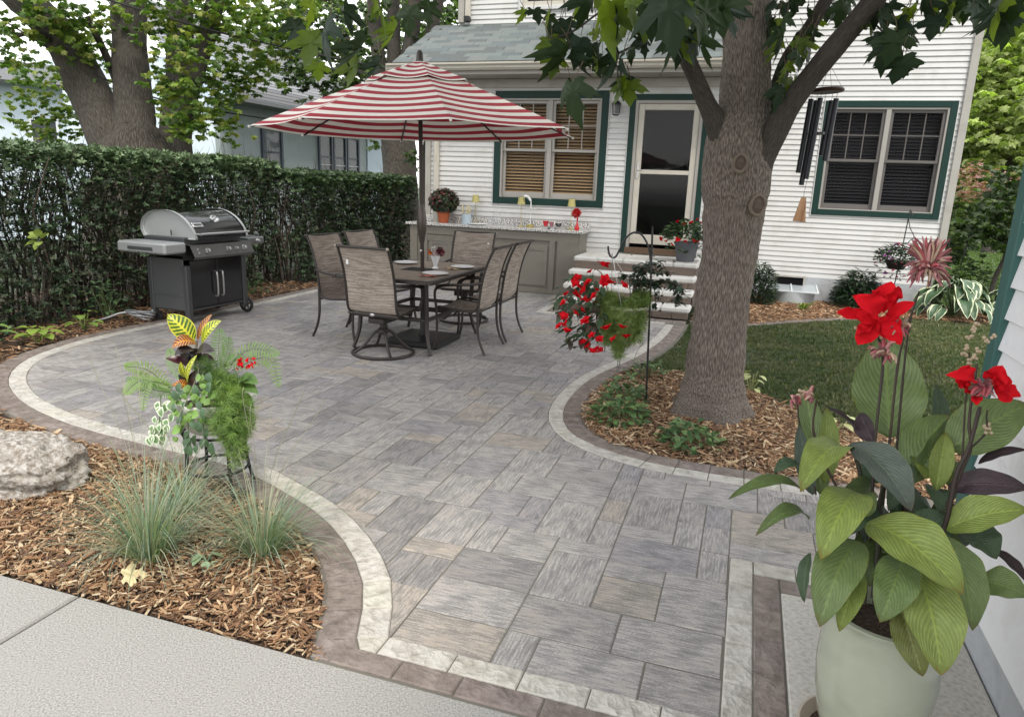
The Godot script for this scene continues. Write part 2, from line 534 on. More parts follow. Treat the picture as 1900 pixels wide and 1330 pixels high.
	K.canna = mat(Color(1, 1, 1), .42, {"tex": T.canna, "vc": true, "back": Color(.30, .34, .2), "bump": T.canna, "bs": .9})
	K.croton = mat(Color(1, 1, 1), .35, {"tex": T.croton, "back": Color(.25, .25, .1)})
	K.croton_red = mat(Color(1, 1, 1), .35, {"tex": T.croton_red, "back": Color(.2, .12, .1)})
	K.hosta = mat(Color(1, 1, 1), .5, {"tex": T.hosta, "back": Color(.2, .22, .15)})
	K.plectra = mat(Color(1, 1, 1), .6, {"tex": T.plectra, "back": Color(.2, .22, .15)})
	K.stem = mat(Color(.13, .10, .065), .6, {"vc": true})
	K.celadon = mat(Color(.33, .355, .27), .16, {"clear": .9, "tex": T.blotch, "tri": 1.2})
	K.rock = mat(Color(.82, .80, .78), .9, {"tex": T.rock, "tri": 1.3, "world": false, "bump": T.rock, "bs": 1.6})
	K.rwood = mat(Color(1, 1, 1), .6, {"tex": T.rwood})
	K.bluewall = mat(Color(.42, .50, .56), .8, {"tex": T.dirt, "tri": .5})
	K.greywall = mat(Color(.27, .31, .315), .8, {"tex": T.dirt, "tri": .5})

func poly_sheet(nm: String, pts: Array, y: float, m, par = null):
	var b = MB.new()
	b.prism(PackedVector2Array(pts), y - .03, y)
	return obj(nm, b, m, par, "structure" if par == null else "")

func ground():
	var g = MB.new()
	g.quad(Vector3(-150, -.09, 60), Vector3(150, -.09, 60), Vector3(150, -.09, -160), Vector3(-150, -.09, -160), Vector3.UP)
	obj("ground", g, K.turf, null, "structure")
	var d = MB.new()
	var x0 = [-9.0, -2.30, .9]
	for k in 2:   # two slabs with a control joint between
		d.prism(PackedVector2Array([Vector2(x0[k] + .006, -1.80), Vector2(x0[k + 1] - .006, -1.80), Vector2(x0[k + 1] - .006, 3.5), Vector2(x0[k] + .006, 3.5)]), -.1, 0.0, .008)
	obj("driveway", d, K.concrete, null, "structure")
	var p = MB.new()
	p.prism(PackedVector2Array([Vector2(.290, -2.845), Vector2(.93, -2.845), Vector2(.93, -1.2), Vector2(.290, -1.2)]), -.1, .004, .006)
	obj("concrete_pad", p, K.pad, null, "structure")

func patio():
	var left = curve(V2([-5.80, -10.9, -5.81, -8.78, -5.80, -7.4, -5.84, -5.9, -5.86, -5.2, -5.78, -4.72, -5.65, -4.37, -5.47, -4.11, -5.23, -3.88, -5.0, -3.72, -4.70, -3.56, -4.39, -3.44, -4.02, -3.34, -3.65, -3.28, -3.2, -3.235, -2.8, -3.20, -2.55, -3.16, -2.33, -3.09, -2.14, -3.01, -1.86, -2.88, -1.64, -2.74, -1.45, -2.58, -1.30, -2.42, -1.20, -2.28, -1.13, -2.14, -1.07, -2.0]), .2)
	var bed = curve(V2([.93, -3.97, .41, -3.95, .24, -3.945, -.05, -3.94, -.35, -3.96, -.55, -4.0, -.77, -4.09, -.96, -4.22, -1.10, -4.39, -1.20, -4.61, -1.27, -4.94, -1.29, -5.36, -1.26, -5.79, -1.17, -6.24, -1.02, -6.80, -.91, -7.5, -.86, -8.1, -.85, -8.72]), .2)
	K.left = left; K.bed = bed
	var P = left.duplicate()
	P.append_array(PackedVector2Array([Vector2(.08, -2.0), Vector2(.08, -3.07), Vector2(.93, -3.07)]))
	P.append_array(bed)
	P.append_array(PackedVector2Array([Vector2(-2.52, -8.72), Vector2(-2.52, -10.84)]))
	var base = thing("patio", "", "")
	for m in ["label", "category"]: base.remove_meta(m)
	base.set_meta("kind", "structure")
	var sand = MB.new()
	sand.prism(Geometry2D.offset_polygon(P, .27)[0], -.06, -.0035)
	obj("jointing_sand", sand, K.joint, base)
	# pavers: three sizes laid at random on a grid, cut where the border passes
	var U = .127
	var gx = 55
	var gz = 71
	var X0 = -6.02
	var Z0 = -1.95
	var grid = []
	grid.resize(gx * gz)
	grid.fill(false)
	var tones = [Color(1, 1, 1), Color(.74, .735, .75), Color(1.24, 1.20, 1.15), Color(1.24, 1.12, 1.0), Color(.84, .84, .89), Color(1.10, 1.05, 1.0), Color(1.05, .95, .88), Color(.90, .89, .89)]
	var shared = {}
	var far = []
	var pieces = []
	for j in gz:
		for a in gx:
			if grid[j * gx + a]: continue
			var opts = [[3, 2], [2, 3], [2, 2], [2, 1], [1, 2], [2, 2], [1, 2], [2, 1], [3, 2], [2, 3], [2, 1]]
			for q in opts.size():
				var w = rng.randi() % opts.size()
				var e = opts[q]
				opts[q] = opts[w]
				opts[w] = e
			var k0 = rng.randi() % opts.size()
			var sz = [1, 1]
			for q in opts.size() + 1:
				var o = opts[(k0 + q) % opts.size()] if q < opts.size() else [1, 1]
				var ok = a + o[0] <= gx and j + o[1] <= gz
				if ok:
					for y in o[1]:
						for x in o[0]:
							if grid[(j + y) * gx + a + x]: ok = false
				if ok:
					sz = o
					break
			for y in sz[1]:
				for x in sz[0]: grid[(j + y) * gx + a + x] = true
			var gap = .0022
			var r = Rect2(X0 + a * U + gap, Z0 - (j + sz[1]) * U + gap, sz[0] * U - 2 * gap, sz[1] * U - 2 * gap)
			var poly = PackedVector2Array([r.position, r.position + Vector2(r.size.x, 0), r.end, r.position + Vector2(0, r.size.y)])
			for c in Geometry2D.intersect_polygons(poly, P):
				var ar = 0.0
				for k in c.size(): ar += c[k].cross(c[(k + 1) % c.size()])
				if absf(ar) < .0012: continue
				var hidden = r.get_center().x < -5.9 or (r.get_center().y < -9.6)
				pieces.append([r.get_center().length() / sqrt(absf(ar)) + (100.0 if hidden else 0.0), c, r, sz, absf(absf(ar) * .5 - r.size.x * r.size.y) < 1e-5])
	pieces.sort_custom(func(p, q): return p[0] < q[0])
	var rest = MB.new()
	for k in pieces.size():
		var p = pieces[k]
		var r = p[2]
		var lz = p[3][1] > p[3][0]
		var vr = rng.randi() % 8
		var dy = rf(-.0016, .0016)
		var off = Vector2(rf(.05, .55), rf(.05, .55))
		var cen = r.get_center()
		var ux = Transform2D(Vector2(.8, 0), Vector2(0, .8), off)
		if lz: ux = Transform2D(Vector2(0, .8), Vector2(.8, 0), off)
		if k >= 300:
			rest.col = tones[vr]
			var q = PackedVector2Array()
			for w in p[1]: q.append(w - cen)
			var one = MB.new()
			one.col = tones[vr]
			one.prism(q, -.03, dy, .004, ux)
			rest.col = Color(1, 1, 1)
			rest.app(one, Transform3D(Basis(), Vector3(cen.x, 0, cen.y)))
			continue
		var key = "%d,%d,%d" % [p[3][0], p[3][1], vr]
		var m
		if p[4] and shared.has(key): m = shared[key]
		else:
			var one = MB.new()
			one.col = tones[vr]
			var q = PackedVector2Array()
			for w in p[1]: q.append(w - cen)
			one.prism(q, -.03, 0.0, .004, ux)
			m = one.mesh()
			if p[4]: shared[key] = m
		var o = obj("paver", m, K.paver, base)
		o.position = Vector3(cen.x, dy, cen.y)
		if p[4] and rng.randf() < .5: o.rotation.y = PI
	obj("farther_pavers", rest, K.paver, base, "stuff")
	# border bands
	band(base, left, -.003, -.115, K.white_stone, "border_stone")
	band(base, left, -.118, -.255, K.brown_stone, "edging_stone")
	band(base, bed, -.003, -.105, K.white_stone, "border_stone")
	band(base, bed, -.108, -.235, K.brown_stone, "edging_stone")
	stone(base, PackedVector2Array([Vector2(-1.074, -1.998), Vector2(-1.174, -1.957), Vector2(-1.136, -1.907), Vector2(-1.074, -1.907)]), K.white_stone, "border_stone")
	stone(base, PackedVector2Array([Vector2(-1.305, -1.90), Vector2(-1.18, -1.953), Vector2(-1.138, -1.901), Vector2(-1.204, -1.81), Vector2(-1.27, -1.81)]), K.brown_stone, "edging_stone")
	strip(base, -1.07, .176, -2.0, -1.905, .235, K.white_stone, "border_stone", false)
	strip(base, -1.20, .276, -1.902, -1.808, .25, K.brown_stone, "edging_stone", false)
	strip(base, .083, .178, -3.068, -2.002, .21, K.white_stone, "border_stone", true)
	strip(base, .181, .284, -2.956, -1.905, .23, K.brown_stone, "edging_stone", true)
	strip(base, .181, .93, -3.068, -2.962, .16, K.white_stone, "border_stone", false)
	strip(base, .287, .93, -2.956, -2.852, .19, K.brown_stone, "edging_stone", false)
	strip(base, -2.52, -.86, -8.835, -8.725, .22, K.white_stone, "border_stone", false)
	strip(base, -2.52, -2.42, -9.7, -8.838, .22, K.white_stone, "border_stone", true)
	strip(base, -2.417, -.62, -9.04, -8.838, .2, K.brown_stone, "edging_stone", false)
	strip(base, -2.417, -2.33, -9.7, -9.043, .2, K.brown_stone, "edging_stone", true)

func stone(base, c: PackedVector2Array, m, nm: String):
	var b = MB.new()
	var g = rf(.88, 1.08)
	b.col = Color(g, g * rf(.985, 1.01), g * rf(.96, 1.02))
	var cen = Vector2()
	for p in c: cen += p / c.size()
	var q = PackedVector2Array()
	for p in c: q.append(p - cen)
	b.prism(q, -.03, .002, .005)
	obj(nm, b, m, base).position = Vector3(cen.x, rf(0, .0025), cen.y)

func band(base, line: PackedVector2Array, d0: float, d1: float, m, nm: String):
	var a = offs(line, d0)
	var b = offs(line, d1)
	for k in line.size() - 1:
		var g = .0022 / a[k].distance_to(a[k + 1])
		stone(base, PackedVector2Array([a[k].lerp(a[k + 1], g), a[k].lerp(a[k + 1], 1 - g), b[k].lerp(b[k + 1], 1 - g), b[k].lerp(b[k + 1], g)]), m, nm)

func strip(base, x0: float, x1: float, z0: float, z1: float, l: float, m, nm: String, alongz: bool):
	var len = (z1 - z0) if alongz else (x1 - x0)
	var p = 0.0
	while p < len - .03:
		var q = minf(p + l * rf(.85, 1.15), len)
		if len - q < .07: q = len
		var r = [x0, x1, z0 + p + .002, z0 + q - .002] if alongz else [x0 + p + .002, x0 + q - .002, z0, z1]
		stone(base, PackedVector2Array([Vector2(r[0], r[2]), Vector2(r[1], r[2]), Vector2(r[1], r[3]), Vector2(r[0], r[3])]), m, nm)
		p = q
func in_poly(p: Vector2, poly: PackedVector2Array) -> bool: return Geometry2D.is_point_in_polygon(p, poly)

func fill(poly: PackedVector2Array, r: Rect2, count: int, mk: Callable) -> void:
	var k = 0
	var tries = 0
	while k < count and tries < count * 12:
		tries += 1
		var p = Vector2(rf(r.position.x, r.end.x), rf(r.position.y, r.end.y))
		if in_poly(p, poly):
			mk.call(p)
			k += 1

func beds():
	var lo = offs(K.left, -.262)
	var bo = offs(K.bed, -.242)
	var A = PackedVector2Array([Vector2(-1.20, -1.812), Vector2(-9, -1.812), Vector2(-9, -10.9)])
	for p in lo:
		if p.y < -1.83: A.append(p)
	var B = PackedVector2Array()
	for p in bo:
		if p.y > -6.4: B.append(p)
	var edgeB = V2([-.66, -6.42, -.3, -6.40, .15, -6.12, .5, -5.65, .85, -5.35, 1.6, -5.05, 2.6, -4.95])
	B.append_array(PackedVector2Array(edgeB)); B.append(Vector2(2.6, -4.2)); B.append(Vector2(.93, -4.19))
	var edgeC = curve(V2([-.58, -9.12, .07, -9.22, .53, -9.66, 1.09, -10.2, 1.75, -10.68, 2.36, -11.0, 2.9, -11.0, 3.5, -11.1, 4.6, -11.5]), .22)
	var C = edgeC.duplicate()
	C.append_array(PackedVector2Array([Vector2(4.6, -12.7), Vector2(2.78, -12.7), Vector2(2.78, -11.94), Vector2(-.55, -11.94)]))
	var G = PackedVector2Array()
	for p in bo:
		if p.y <= -6.4: G.append(p)
	G.append_array(edgeC)
	G.append_array(PackedVector2Array([Vector2(9, -11.8), Vector2(9, -4.9), Vector2(2.6, -4.95)]))
	for k in edgeB.size() - 1: G.append(edgeB[edgeB.size() - 2 - k])
	for q in [A, B, C]:
		var b = MB.new()
		b.prism(q, -.08, -.022)
		obj("mulch_bed", b, K.soil, null, "structure")
	var g = MB.new()
	g.prism(G, -.08, -.03)
	obj("lawn", g, K.turf, null, "structure")
	# edging of the far bed
	var ed = thing("bed_edging", "", "")
	for m in ["label", "category"]: ed.remove_meta(m)
	ed.set_meta("kind", "structure")
	for k in mini(edgeC.size() - 1, 15):
		var a = offs(edgeC, -.06)
		var d = offs(edgeC, .06)
		stone(ed, PackedVector2Array([a[k], a[k + 1].lerp(a[k], .02), d[k + 1].lerp(d[k], .02), d[k]]), K.brown_stone, "edging_stone")
	# chips
	var ch = MB.new()
	ch.prism(PackedVector2Array([Vector2(-.5, -.2), Vector2(-.28, -.5), Vector2(.36, -.42), Vector2(.5, .1), Vector2(.2, .5), Vector2(-.42, .36)]), -.5, .5, .12)
	var chm = ch.mesh()
	var xs = []
	var cs = []
	var pal = [Color(.23, .12, .06), Color(.29, .16, .08), Color(.36, .215, .115), Color(.44, .285, .16), Color(.52, .375, .225), Color(.17, .09, .048), Color(.12, .068, .042), Color(.56, .44, .29)]
	var put = func(p, big, dark):
		var l = rf(.018, .05) * big * (1.0 + 1.1 * pow(rng.randf(), 6.0))
		var w = l * rf(.09, .26)
		var bs = Basis.from_euler(Vector3(rf(-.35, .35), rf(0, TAU), rf(-.45, .45))) * Basis.from_scale(Vector3(l, rf(.002, .005), w))
		xs.append(Transform3D(bs, Vector3(p.x, rf(-.02, .008) + .006 * big, p.y)))
		var c = pal[mini(int(rng.randf() * rng.randf() * 9.5), 7)] if dark else pal[rng.randi() % 8]
		cs.append(c * rf(.8, 1.2))
	fill(A, Rect2(-4.4, -3.5, 3.3, 1.7), 13000, func(p): put.call(p, 1.0, false))
	fill(A, Rect2(-7.9, -9.5, 3.6, 7.7), 8000, func(p): put.call(p, 1.5, true))
	fill(B, Rect2(-1.1, -6.4, 3.0, 2.3), 12000, func(p): put.call(p, 1.25, false))
	fill(C, Rect2(-.6, -12, 5, 3), 7000, func(p): put.call(p, 1.8, true))
	var shred = func(p, big):
		var l = rf(.012, .034) * big
		xs.append(Transform3D(Basis.from_euler(Vector3(rf(-.5, .5), rf(0, TAU), rf(-.5, .5))) * Basis.from_scale(Vector3(l, rf(.0012, .003), rf(.0015, .0035))), Vector3(p.x, rf(-.02, .012), p.y)))
		cs.append(pal[rng.randi() % 7] * rf(.75, 1.2))
	fill(A, Rect2(-4.4, -3.5, 3.3, 1.7), 15000, func(p): shred.call(p, 1.0))
	fill(B, Rect2(-1.1, -6.4, 3.0, 2.3), 13000, func(p): shred.call(p, 1.3))
	scatter("mulch_chips", chm, K.chip, xs, cs)
	# lawn blades
	var tf = MB.new()
	for k in 9:
		var a = rf(0, TAU)
		var b0 = Vector3(rf(-.5, .5), -.1, rf(-.5, .5)) * .7
		var h = rf(.6, 1.1)
		var ln = Vector3(cos(a), 0, sin(a)) * rf(.1, .55)
		var sd = Vector3(-sin(a), 0, cos(a)) * .055
		tf.quad(b0 - sd, b0 + sd, b0 + sd * .7 + Vector3(0, h * .6, 0) + ln * .4, b0 - sd * .7 + Vector3(0, h * .6, 0) + ln * .4)
		tf.tri(b0 - sd * .7 + Vector3(0, h * .6, 0) + ln * .4, b0 + sd * .7 + Vector3(0, h * .6, 0) + ln * .4, b0 + Vector3(0, h, 0) + ln)
	var tm = tf.mesh()
	xs = []
	cs = []
	var fn = FastNoiseLite.new()
	fn.frequency = .9
	var blade = func(p, s):
		var w = fn.get_noise_2d(p.x, p.y)
		if rng.randf() < .75 * exp(-(p - Vector2(-.25, -7.6)).length_squared() * .9) or w > rf(.28, .7): return
		xs.append(Transform3D(Basis(Vector3.UP, rf(0, TAU)) * Basis.from_scale(Vector3(s * .9, s * rf(.5, .9), s * .9)), Vector3(p.x, -.032, p.y)))
		var c = Color(.080, .115, .042).lerp(Color(.165, .165, .085), clampf(.35 + w * .9 + rf(-.3, .4), 0, 1))
		if rng.randf() < .05: c = Color(.30, .27, .16)
		cs.append(c * rf(.75, 1.25))
	fill(G, Rect2(-1.0, -11.4, 4.6, 7.0), 30000, func(p): blade.call(p, rf(.045, .075)))
	scatter("grass", tm, K.leafv, xs, cs)
	xs = []
	cs = []
	for k in 16000:
		var p = Vector2(rf(2.9, 14), rf(-34, -12.4))
		if p.x < 4.6 and p.y > -12.8: continue
		var s = rf(.07, .12)
		xs.append(Transform3D(Basis(Vector3.UP, rf(0, TAU)) * Basis.from_scale(Vector3(s * 1.6, s, s * 1.6)), Vector3(p.x, -.092, p.y)))
		cs.append(Color(.11, .17, .045) * rf(.75, 1.25))
	var far = scatter("grass", tm, K.leafv, xs, cs)

# ------------------------------------------------------------------ walls
func holes_wall(par, nm: String, x0: float, x1: float, y0: float, y1: float, z0: float, z1: float, holes: Array, m):
	var ys = [y0, y1]
	for h in holes: ys.append_array([h.position.y, h.end.y])
	ys.sort()
	var b = MB.new()
	for k in ys.size() - 1:
		if ys[k + 1] - ys[k] < 1e-4: continue
		var mid = (ys[k] + ys[k + 1]) * .5
		var seg = [[x0, x1]]
		for h in holes:
			if h.position.y < mid and h.end.y > mid:
				var ns = []
				for s in seg:
					if h.end.x <= s[0] or h.position.x >= s[1]: ns.append(s)
					else:
						if h.position.x > s[0]: ns.append([s[0], h.position.x])
						if h.end.x < s[1]: ns.append([h.end.x, s[1]])
				seg = ns
		for s in seg: b.box(Vector3((s[0] + s[1]) * .5, mid, (z0 + z1) * .5), Vector3(s[1] - s[0], ys[k + 1] - ys[k], z1 - z0))
	return obj(nm, b, m, par)

func siding(par, x0: float, x1: float, y0: float, y1: float, expo: float, holes: Array, m, lip = .016):
	var y = y0
	var cache = {}
	while y < y1 - .004:
		var ye = minf(y + expo, y1)
		var parts = [[x0, x1, y, ye]]
		for h in holes:
			if h.end.y <= y or h.position.y >= ye: continue
			var ns = []
			for s in parts:
				if h.end.x <= s[0] or h.position.x >= s[1]:
					ns.append(s)
					continue
				if h.position.x > s[0] + .004: ns.append([s[0], h.position.x, s[2], s[3]])
				if h.end.x < s[1] - .004: ns.append([h.end.x, s[1], s[2], s[3]])
				var a = maxf(s[0], h.position.x)
				var b = minf(s[1], h.end.x)
				if h.position.y > s[2] + .006: ns.append([a, b, s[2], h.position.y])
				if h.end.y < s[3] - .006: ns.append([a, b, h.end.y, s[3]])
			parts = ns
		for s in parts:
			var key = "%.3f,%.3f,%.3f" % [s[1] - s[0], s[2] - y, s[3] - y]
			if not cache.has(key):
				var b = MB.new()
				var w = (s[1] - s[0]) * .5
				var f0 = (s[2] - y) / expo
				var f1 = (s[3] - y) / expo
				var za = lerpf(lip, .002, f0)
				var zb = lerpf(lip, .002, f1)
				var ya = s[2] - y
				var yb = s[3] - y
				b.quad(Vector3(-w, ya + .003, za), Vector3(w, ya + .003, za), Vector3(w, yb, zb), Vector3(-w, yb, zb), Vector3.BACK)
				b.quad(Vector3(-w, ya, za - .003), Vector3(w, ya, za - .003), Vector3(w, ya + .003, za), Vector3(-w, ya + .003, za), Vector3.BACK)
				b.quad(Vector3(-w, ya, 0), Vector3(w, ya, 0), Vector3(w, ya, za - .003), Vector3(-w, ya, za - .003), Vector3.DOWN)
				b.quad(Vector3(w, ya, 0), Vector3(w, yb, 0), Vector3(w, yb, zb), Vector3(w, ya, za), Vector3.RIGHT)
				b.quad(Vector3(-w, ya, 0), Vector3(-w, yb, 0), Vector3(-w, yb, zb), Vector3(-w, ya, za), Vector3.LEFT)
				cache[key] = b.mesh()
			var o = obj("siding_board", cache[key], m, par)
			o.position = Vector3((s[0] + s[1]) * .5, y, rf(-.0008, .0008))
		y = ye

func ring(b: MB, x0: float, x1: float, y0: float, y1: float, w: float, z0: float, z1: float, bev = .004, wb = -1.0):
	if wb < 0: wb = w
	var zc = (z0 + z1) * .5
	var d = z1 - z0
	b.box(Vector3(x0 + w * .5, (y0 + y1) * .5, zc), Vector3(w, y1 - y0, d), Basis(), bev)
	b.box(Vector3(x1 - w * .5, (y0 + y1) * .5, zc), Vector3(w, y1 - y0, d), Basis(), bev)
	b.box(Vector3((x0 + x1) * .5, y1 - w * .5, zc - .001), Vector3(x1 - x0 - 2 * w, w, d), Basis(), bev)
	b.box(Vector3((x0 + x1) * .5, y0 + wb * .5, zc - .001), Vector3(x1 - x0 - 2 * w, wb, d), Basis(), bev)

func bx(par, nm: String, c: Vector3, s: Vector3, m, bev = 0.0):
	var b = MB.new()
	b.box(c, s, Basis(), bev)
	return obj(nm, b, m, par)

func window(par, z: float, x0: float, x1: float, y0: float, y1: float, tw: float, mf, ms, mblind, pitch: float, top_slats = true):
	var w = Node3D.new()
	w.name = "window"; par.add_child(w, true)
	w.position.z = z
	var b = MB.new()
	ring(b, x0, x1, y0, y1, tw, .0, .034, .003)
	obj("casing", b, K.green, w)
	b = MB.new()
	ring(b, x0 - .014, x1 + .014, y0 - .012, y1 + .012, .012, .0, .028, .002)
	obj("drip_channel", b, K.siding, w)
	var a0 = x0 + tw
	var a1 = x1 - tw
	var b0 = y0 + tw * .8
	var b1 = y1 - tw
	b = MB.new()
	ring(b, a0, a1, b0, b1, .03, -.05, .022, .003)
	var mid = (a0 + a1) * .5
	b.box(Vector3(mid, (b0 + b1) * .5, -.012), Vector3(.066, b1 - b0 - .06, .064), Basis(), .003)
	obj("frame", b, mf, w)
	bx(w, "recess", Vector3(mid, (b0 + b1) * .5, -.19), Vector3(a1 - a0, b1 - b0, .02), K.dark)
	var my = b0 + (b1 - b0) * .49
	for s in [0, 1]:
		var c0 = a0 + .032 if s == 0 else mid + .034
		var c1 = mid - .034 if s == 0 else a1 - .032
		b = MB.new()
		ring(b, c0, c1, my - .012, b1 - .032, .042, -.036, -.008, .003)
		obj("upper_sash", b, ms, w)
		b = MB.new()
		ring(b, c0, c1, b0 + .032, my + .026, .042, -.062, -.034, .003, .075)
		obj("lower_sash", b, ms, w)
		b = MB.new()
		b.box(Vector3((c0 + c1) * .5, (my + b1) * .5, -.026), Vector3(c1 - c0 - .08, b1 - my - .1, .003))
		obj("pane", b, K.glass_dull, w)
		b = MB.new()
		b.box(Vector3((c0 + c1) * .5, (my + b0) * .5 + .03, -.048), Vector3(c1 - c0 - .08, my - b0 - .1, .003))
		obj("pane", b, K.glass_dull, w)
		for k in [1, 2]: bx(w, "muntin", Vector3(lerpf(c0 + .042, c1 - .042, k / 3.0), (my + b1 - .02) * .5, -.0215), Vector3(.016, b1 - my - .09, .005), ms, .002)
		bx(w, "muntin", Vector3((c0 + c1) * .5, (my + b1 - .02) * .5, -.0205), Vector3(c1 - c0 - .084, .016, .005), ms, .002)
		var sl = MB.new()
		sl.box(Vector3(), Vector3(c1 - c0 - .05, .0028, pitch * .98), Basis(Vector3.RIGHT, .75))
		var sm = sl.mesh()
		var y = b0 + .12
		while y < b1 - .05:
			obj("blind_slat", sm, mblind, w).position = Vector3((c0 + c1) * .5, y, -.105)
			y += pitch
	return w

func house():
	var h = thing("house", "white clapboard house with green window trim and a low shingled lean-to roof", "house")
	# addition (front wall z = -10.85) and main wall (z = -11.95)
	var wa = Rect2(-3.91, 1.30, 1.77, 1.68)
	var da = Rect2(-1.83, .62, 1.13, 2.32)
	var fw = holes_wall(h, "front_wall", -5.09, -.38, .1, 3.16, -11.05, -10.85, [Rect2(-3.8, 1.4, 1.55, 1.48), Rect2(-1.74, .66, .95, 2.2)], K.siding)
	var fs = Node3D.new()
	fs.name = "front_cladding"; h.add_child(fs, true)
	fs.position.z = -10.848
	siding(fs, -5.0, -.45, .25, 3.02, .0762, [wa.grow(.004), da.grow(.004)], K.siding)
	var wb = Rect2(.875, 1.32, 1.73, 1.645)
	var mw = holes_wall(h, "main_wall", -5.0, 2.74, .2, 7.0, -12.15, -11.95, [Rect2(.96, 1.42, 1.56, 1.47), Rect2(-5.0, .2, 4.62, 3.0), Rect2(-3.85, 4.46, 1.75, 1.3)], K.siding)
	var msd = Node3D.new()
	msd.name = "main_cladding"; h.add_child(msd, true)
	msd.position.z = -11.948
	siding(msd, -.38, 2.66, .36, 4.16, .0762, [wb.grow(.004)], K.siding)
	siding(msd, -4.9, 2.66, 4.17, 5.2, .0762, [Rect2(-3.96, 4.35, 1.97, 1.5)], K.siding)
	bx(h, "return_wall", Vector3(-.40, 1.7, -11.45), Vector3(.04, 3.0, .96), K.siding)
	bx(h, "side_wall", Vector3(2.72, 3.6, -15.5), Vector3(.06, 7.0, 6.9), K.siding)
	bx(h, "side_wall", Vector3(-5.0, 3.6, -15.5), Vector3(.06, 7.0, 6.9), K.siding)
	bx(h, "back_wall", Vector3(-1.1, 3.6, -19), Vector3(7.8, 7.0, .1), K.siding)
	bx(h, "upper_roof", Vector3(-1.1, 7.2, -15.4), Vector3(8.6, .2, 7.8), K.shingle)
	bx(h, "end_wall", Vector3(-5.07, 1.7, -11.45), Vector3(.04, 3.0, .96), K.siding)
	bx(h, "foundation", Vector3(1.2, .12, -12.0), Vector3(3.06, .48, .16), K.found)
	bx(h, "foundation", Vector3(-2.73, .04, -10.97), Vector3(4.7, .40, .16), K.found)
	# corner boards
	bx(h, "corner_board", Vector3(-5.035, 1.70, -10.83), Vector3(.095, 2.9, .05), K.trim, .004)
	bx(h, "corner_board", Vector3(-.415, 1.70, -10.83), Vector3(.08, 2.9, .05), K.siding, .004)
	bx(h, "corner_board", Vector3(2.705, 3.45, -11.93), Vector3(.10, 6.2, .06), K.trim, .004)
	bx(h, "corner_board", Vector3(-4.955, 5.2, -11.93), Vector3(.11, 2.0, .06), K.trim, .004)
	var dn = MB.new()
	dn.box(Vector3(-4.875, 1.75, -10.79), Vector3(.085, 2.75, .06), Basis(), .008)
	obj("downspout", dn, K.cream, h)
	dn = MB.new()
	dn.box(Vector3(-4.82, 5.1, -11.87), Vector3(.085, 1.66, .065), Basis(), .008)
	var ds = obj("downspout", dn, K.cream, h)
	bx(ds, "outlet", Vector3(-4.82, 4.235, -11.84), Vector3(.095, .09, .11), K.black, .01)
	# frieze, soffit, gutter, lean-to roof
	bx(h, "frieze_board", Vector3(-2.74, 3.085, -10.825), Vector3(4.72, .13, .04), K.trim, .004)
	bx(h, "soffit", Vector3(-2.92, 3.165, -10.61), Vector3(5.06, .025, .50), K.trim)
	bx(h, "fascia", Vector3(-2.92, 3.24, -10.385), Vector3(5.06, .15, .03), K.trim)
	var gu = MB.new()
	var prof = [Vector2(.0, 3.205), Vector2(.055, 3.205), Vector2(.075, 3.235), Vector2(.075, 3.26), Vector2(.10, 3.285), Vector2(.10, 3.31), Vector2(.085, 3.31), Vector2(.085, 3.29), Vector2(.06, 3.265), Vector2(.06, 3.24), Vector2(.05, 3.22), Vector2(.0, 3.22)]
	for k in prof.size() - 1:
		var a = prof[k]
		var b = prof[k + 1]
		var nn = Vector3(0, -(b.x - a.x), b.y - a.y)
		gu.quad(Vector3(-5.5, a.y, -10.37 + a.x), Vector3(-.33, a.y, -10.37 + a.x), Vector3(-.33, b.y, -10.37 + b.x), Vector3(-5.5, b.y, -10.37 + b.x), nn)
	gu.box(Vector3(-5.497, 3.257, -10.32), Vector3(.006, .105, .10))
	obj("gutter", gu, K.cream, h)
	var e0 = Vector3(0, 3.345, -10.36)
	var e1 = Vector3(0, 4.165, -11.95)
	var sl = (e1 - e0)
	var sd = sl.normalized()
	var up = Vector3(0, -sd.z, sd.y).normalized()
	var bs = Basis(Vector3.RIGHT, up, Vector3.RIGHT.cross(up))
	var dk = MB.new()
	dk.box(Vector3(-2.885, 0, 0) + (e0 + e1) * .5 - up * .03, Vector3(5.09, .04, sl.length()), bs)
	var deck = obj("roof", dk, K.trim, h)
	var sh = []
	var tones = [Color(.10, .115, .118), Color(.125, .142, .142), Color(.145, .165, .163), Color(.115, .135, .14), Color(.10, .11, .112), Color(.15, .163, .158)]
	for q in tones:
		var b = MB.new()
		b.col = q
		b.box(Vector3(), Vector3(.298, .009, .19), Basis(Vector3.RIGHT, .03), .002)
		sh.append(b.mesh())
	for r in 13:
		var x = -5.42 + (.15 if r % 2 else 0.0) + rf(-.04, .04) + .15
		if r % 2: 
			var hb = obj("shingle", sh[rng.randi() % 6], K.shingle, deck)
			hb.transform = Transform3D(bs * Basis.from_scale(Vector3(.5, 1, 1)), Vector3(-5.35, 0, 0) + e0 + sd * (.06 + r * .137) + up * .002)
		while x < -.4:
			var o = obj("shingle", sh[rng.randi() % 6], K.shingle, deck)
			o.transform = Transform3D(bs, Vector3(x, 0, 0) + e0 + sd * (.06 + r * .137) + up * rf(.0, .004))
			x += .302
	# windows and door
	window(h, -10.846, wa.position.x, wa.end.x, wa.position.y, wa.end.y, .105, K.taupe_light, K.taupe_light, K.blindw, .048)
	window(h, -11.946, wb.position.x, wb.end.x, wb.position.y, wb.end.y, .088, K.taupe_light, K.taupe_trim, K.blindd, .048)
	var uw = Node3D.new()
	uw.name = "window"; h.add_child(uw, true)
	uw.position.z = -11.946
	var b = MB.new()
	ring(b, -3.955, -1.995, 4.355, 5.8, .06, 0, .05, .004)
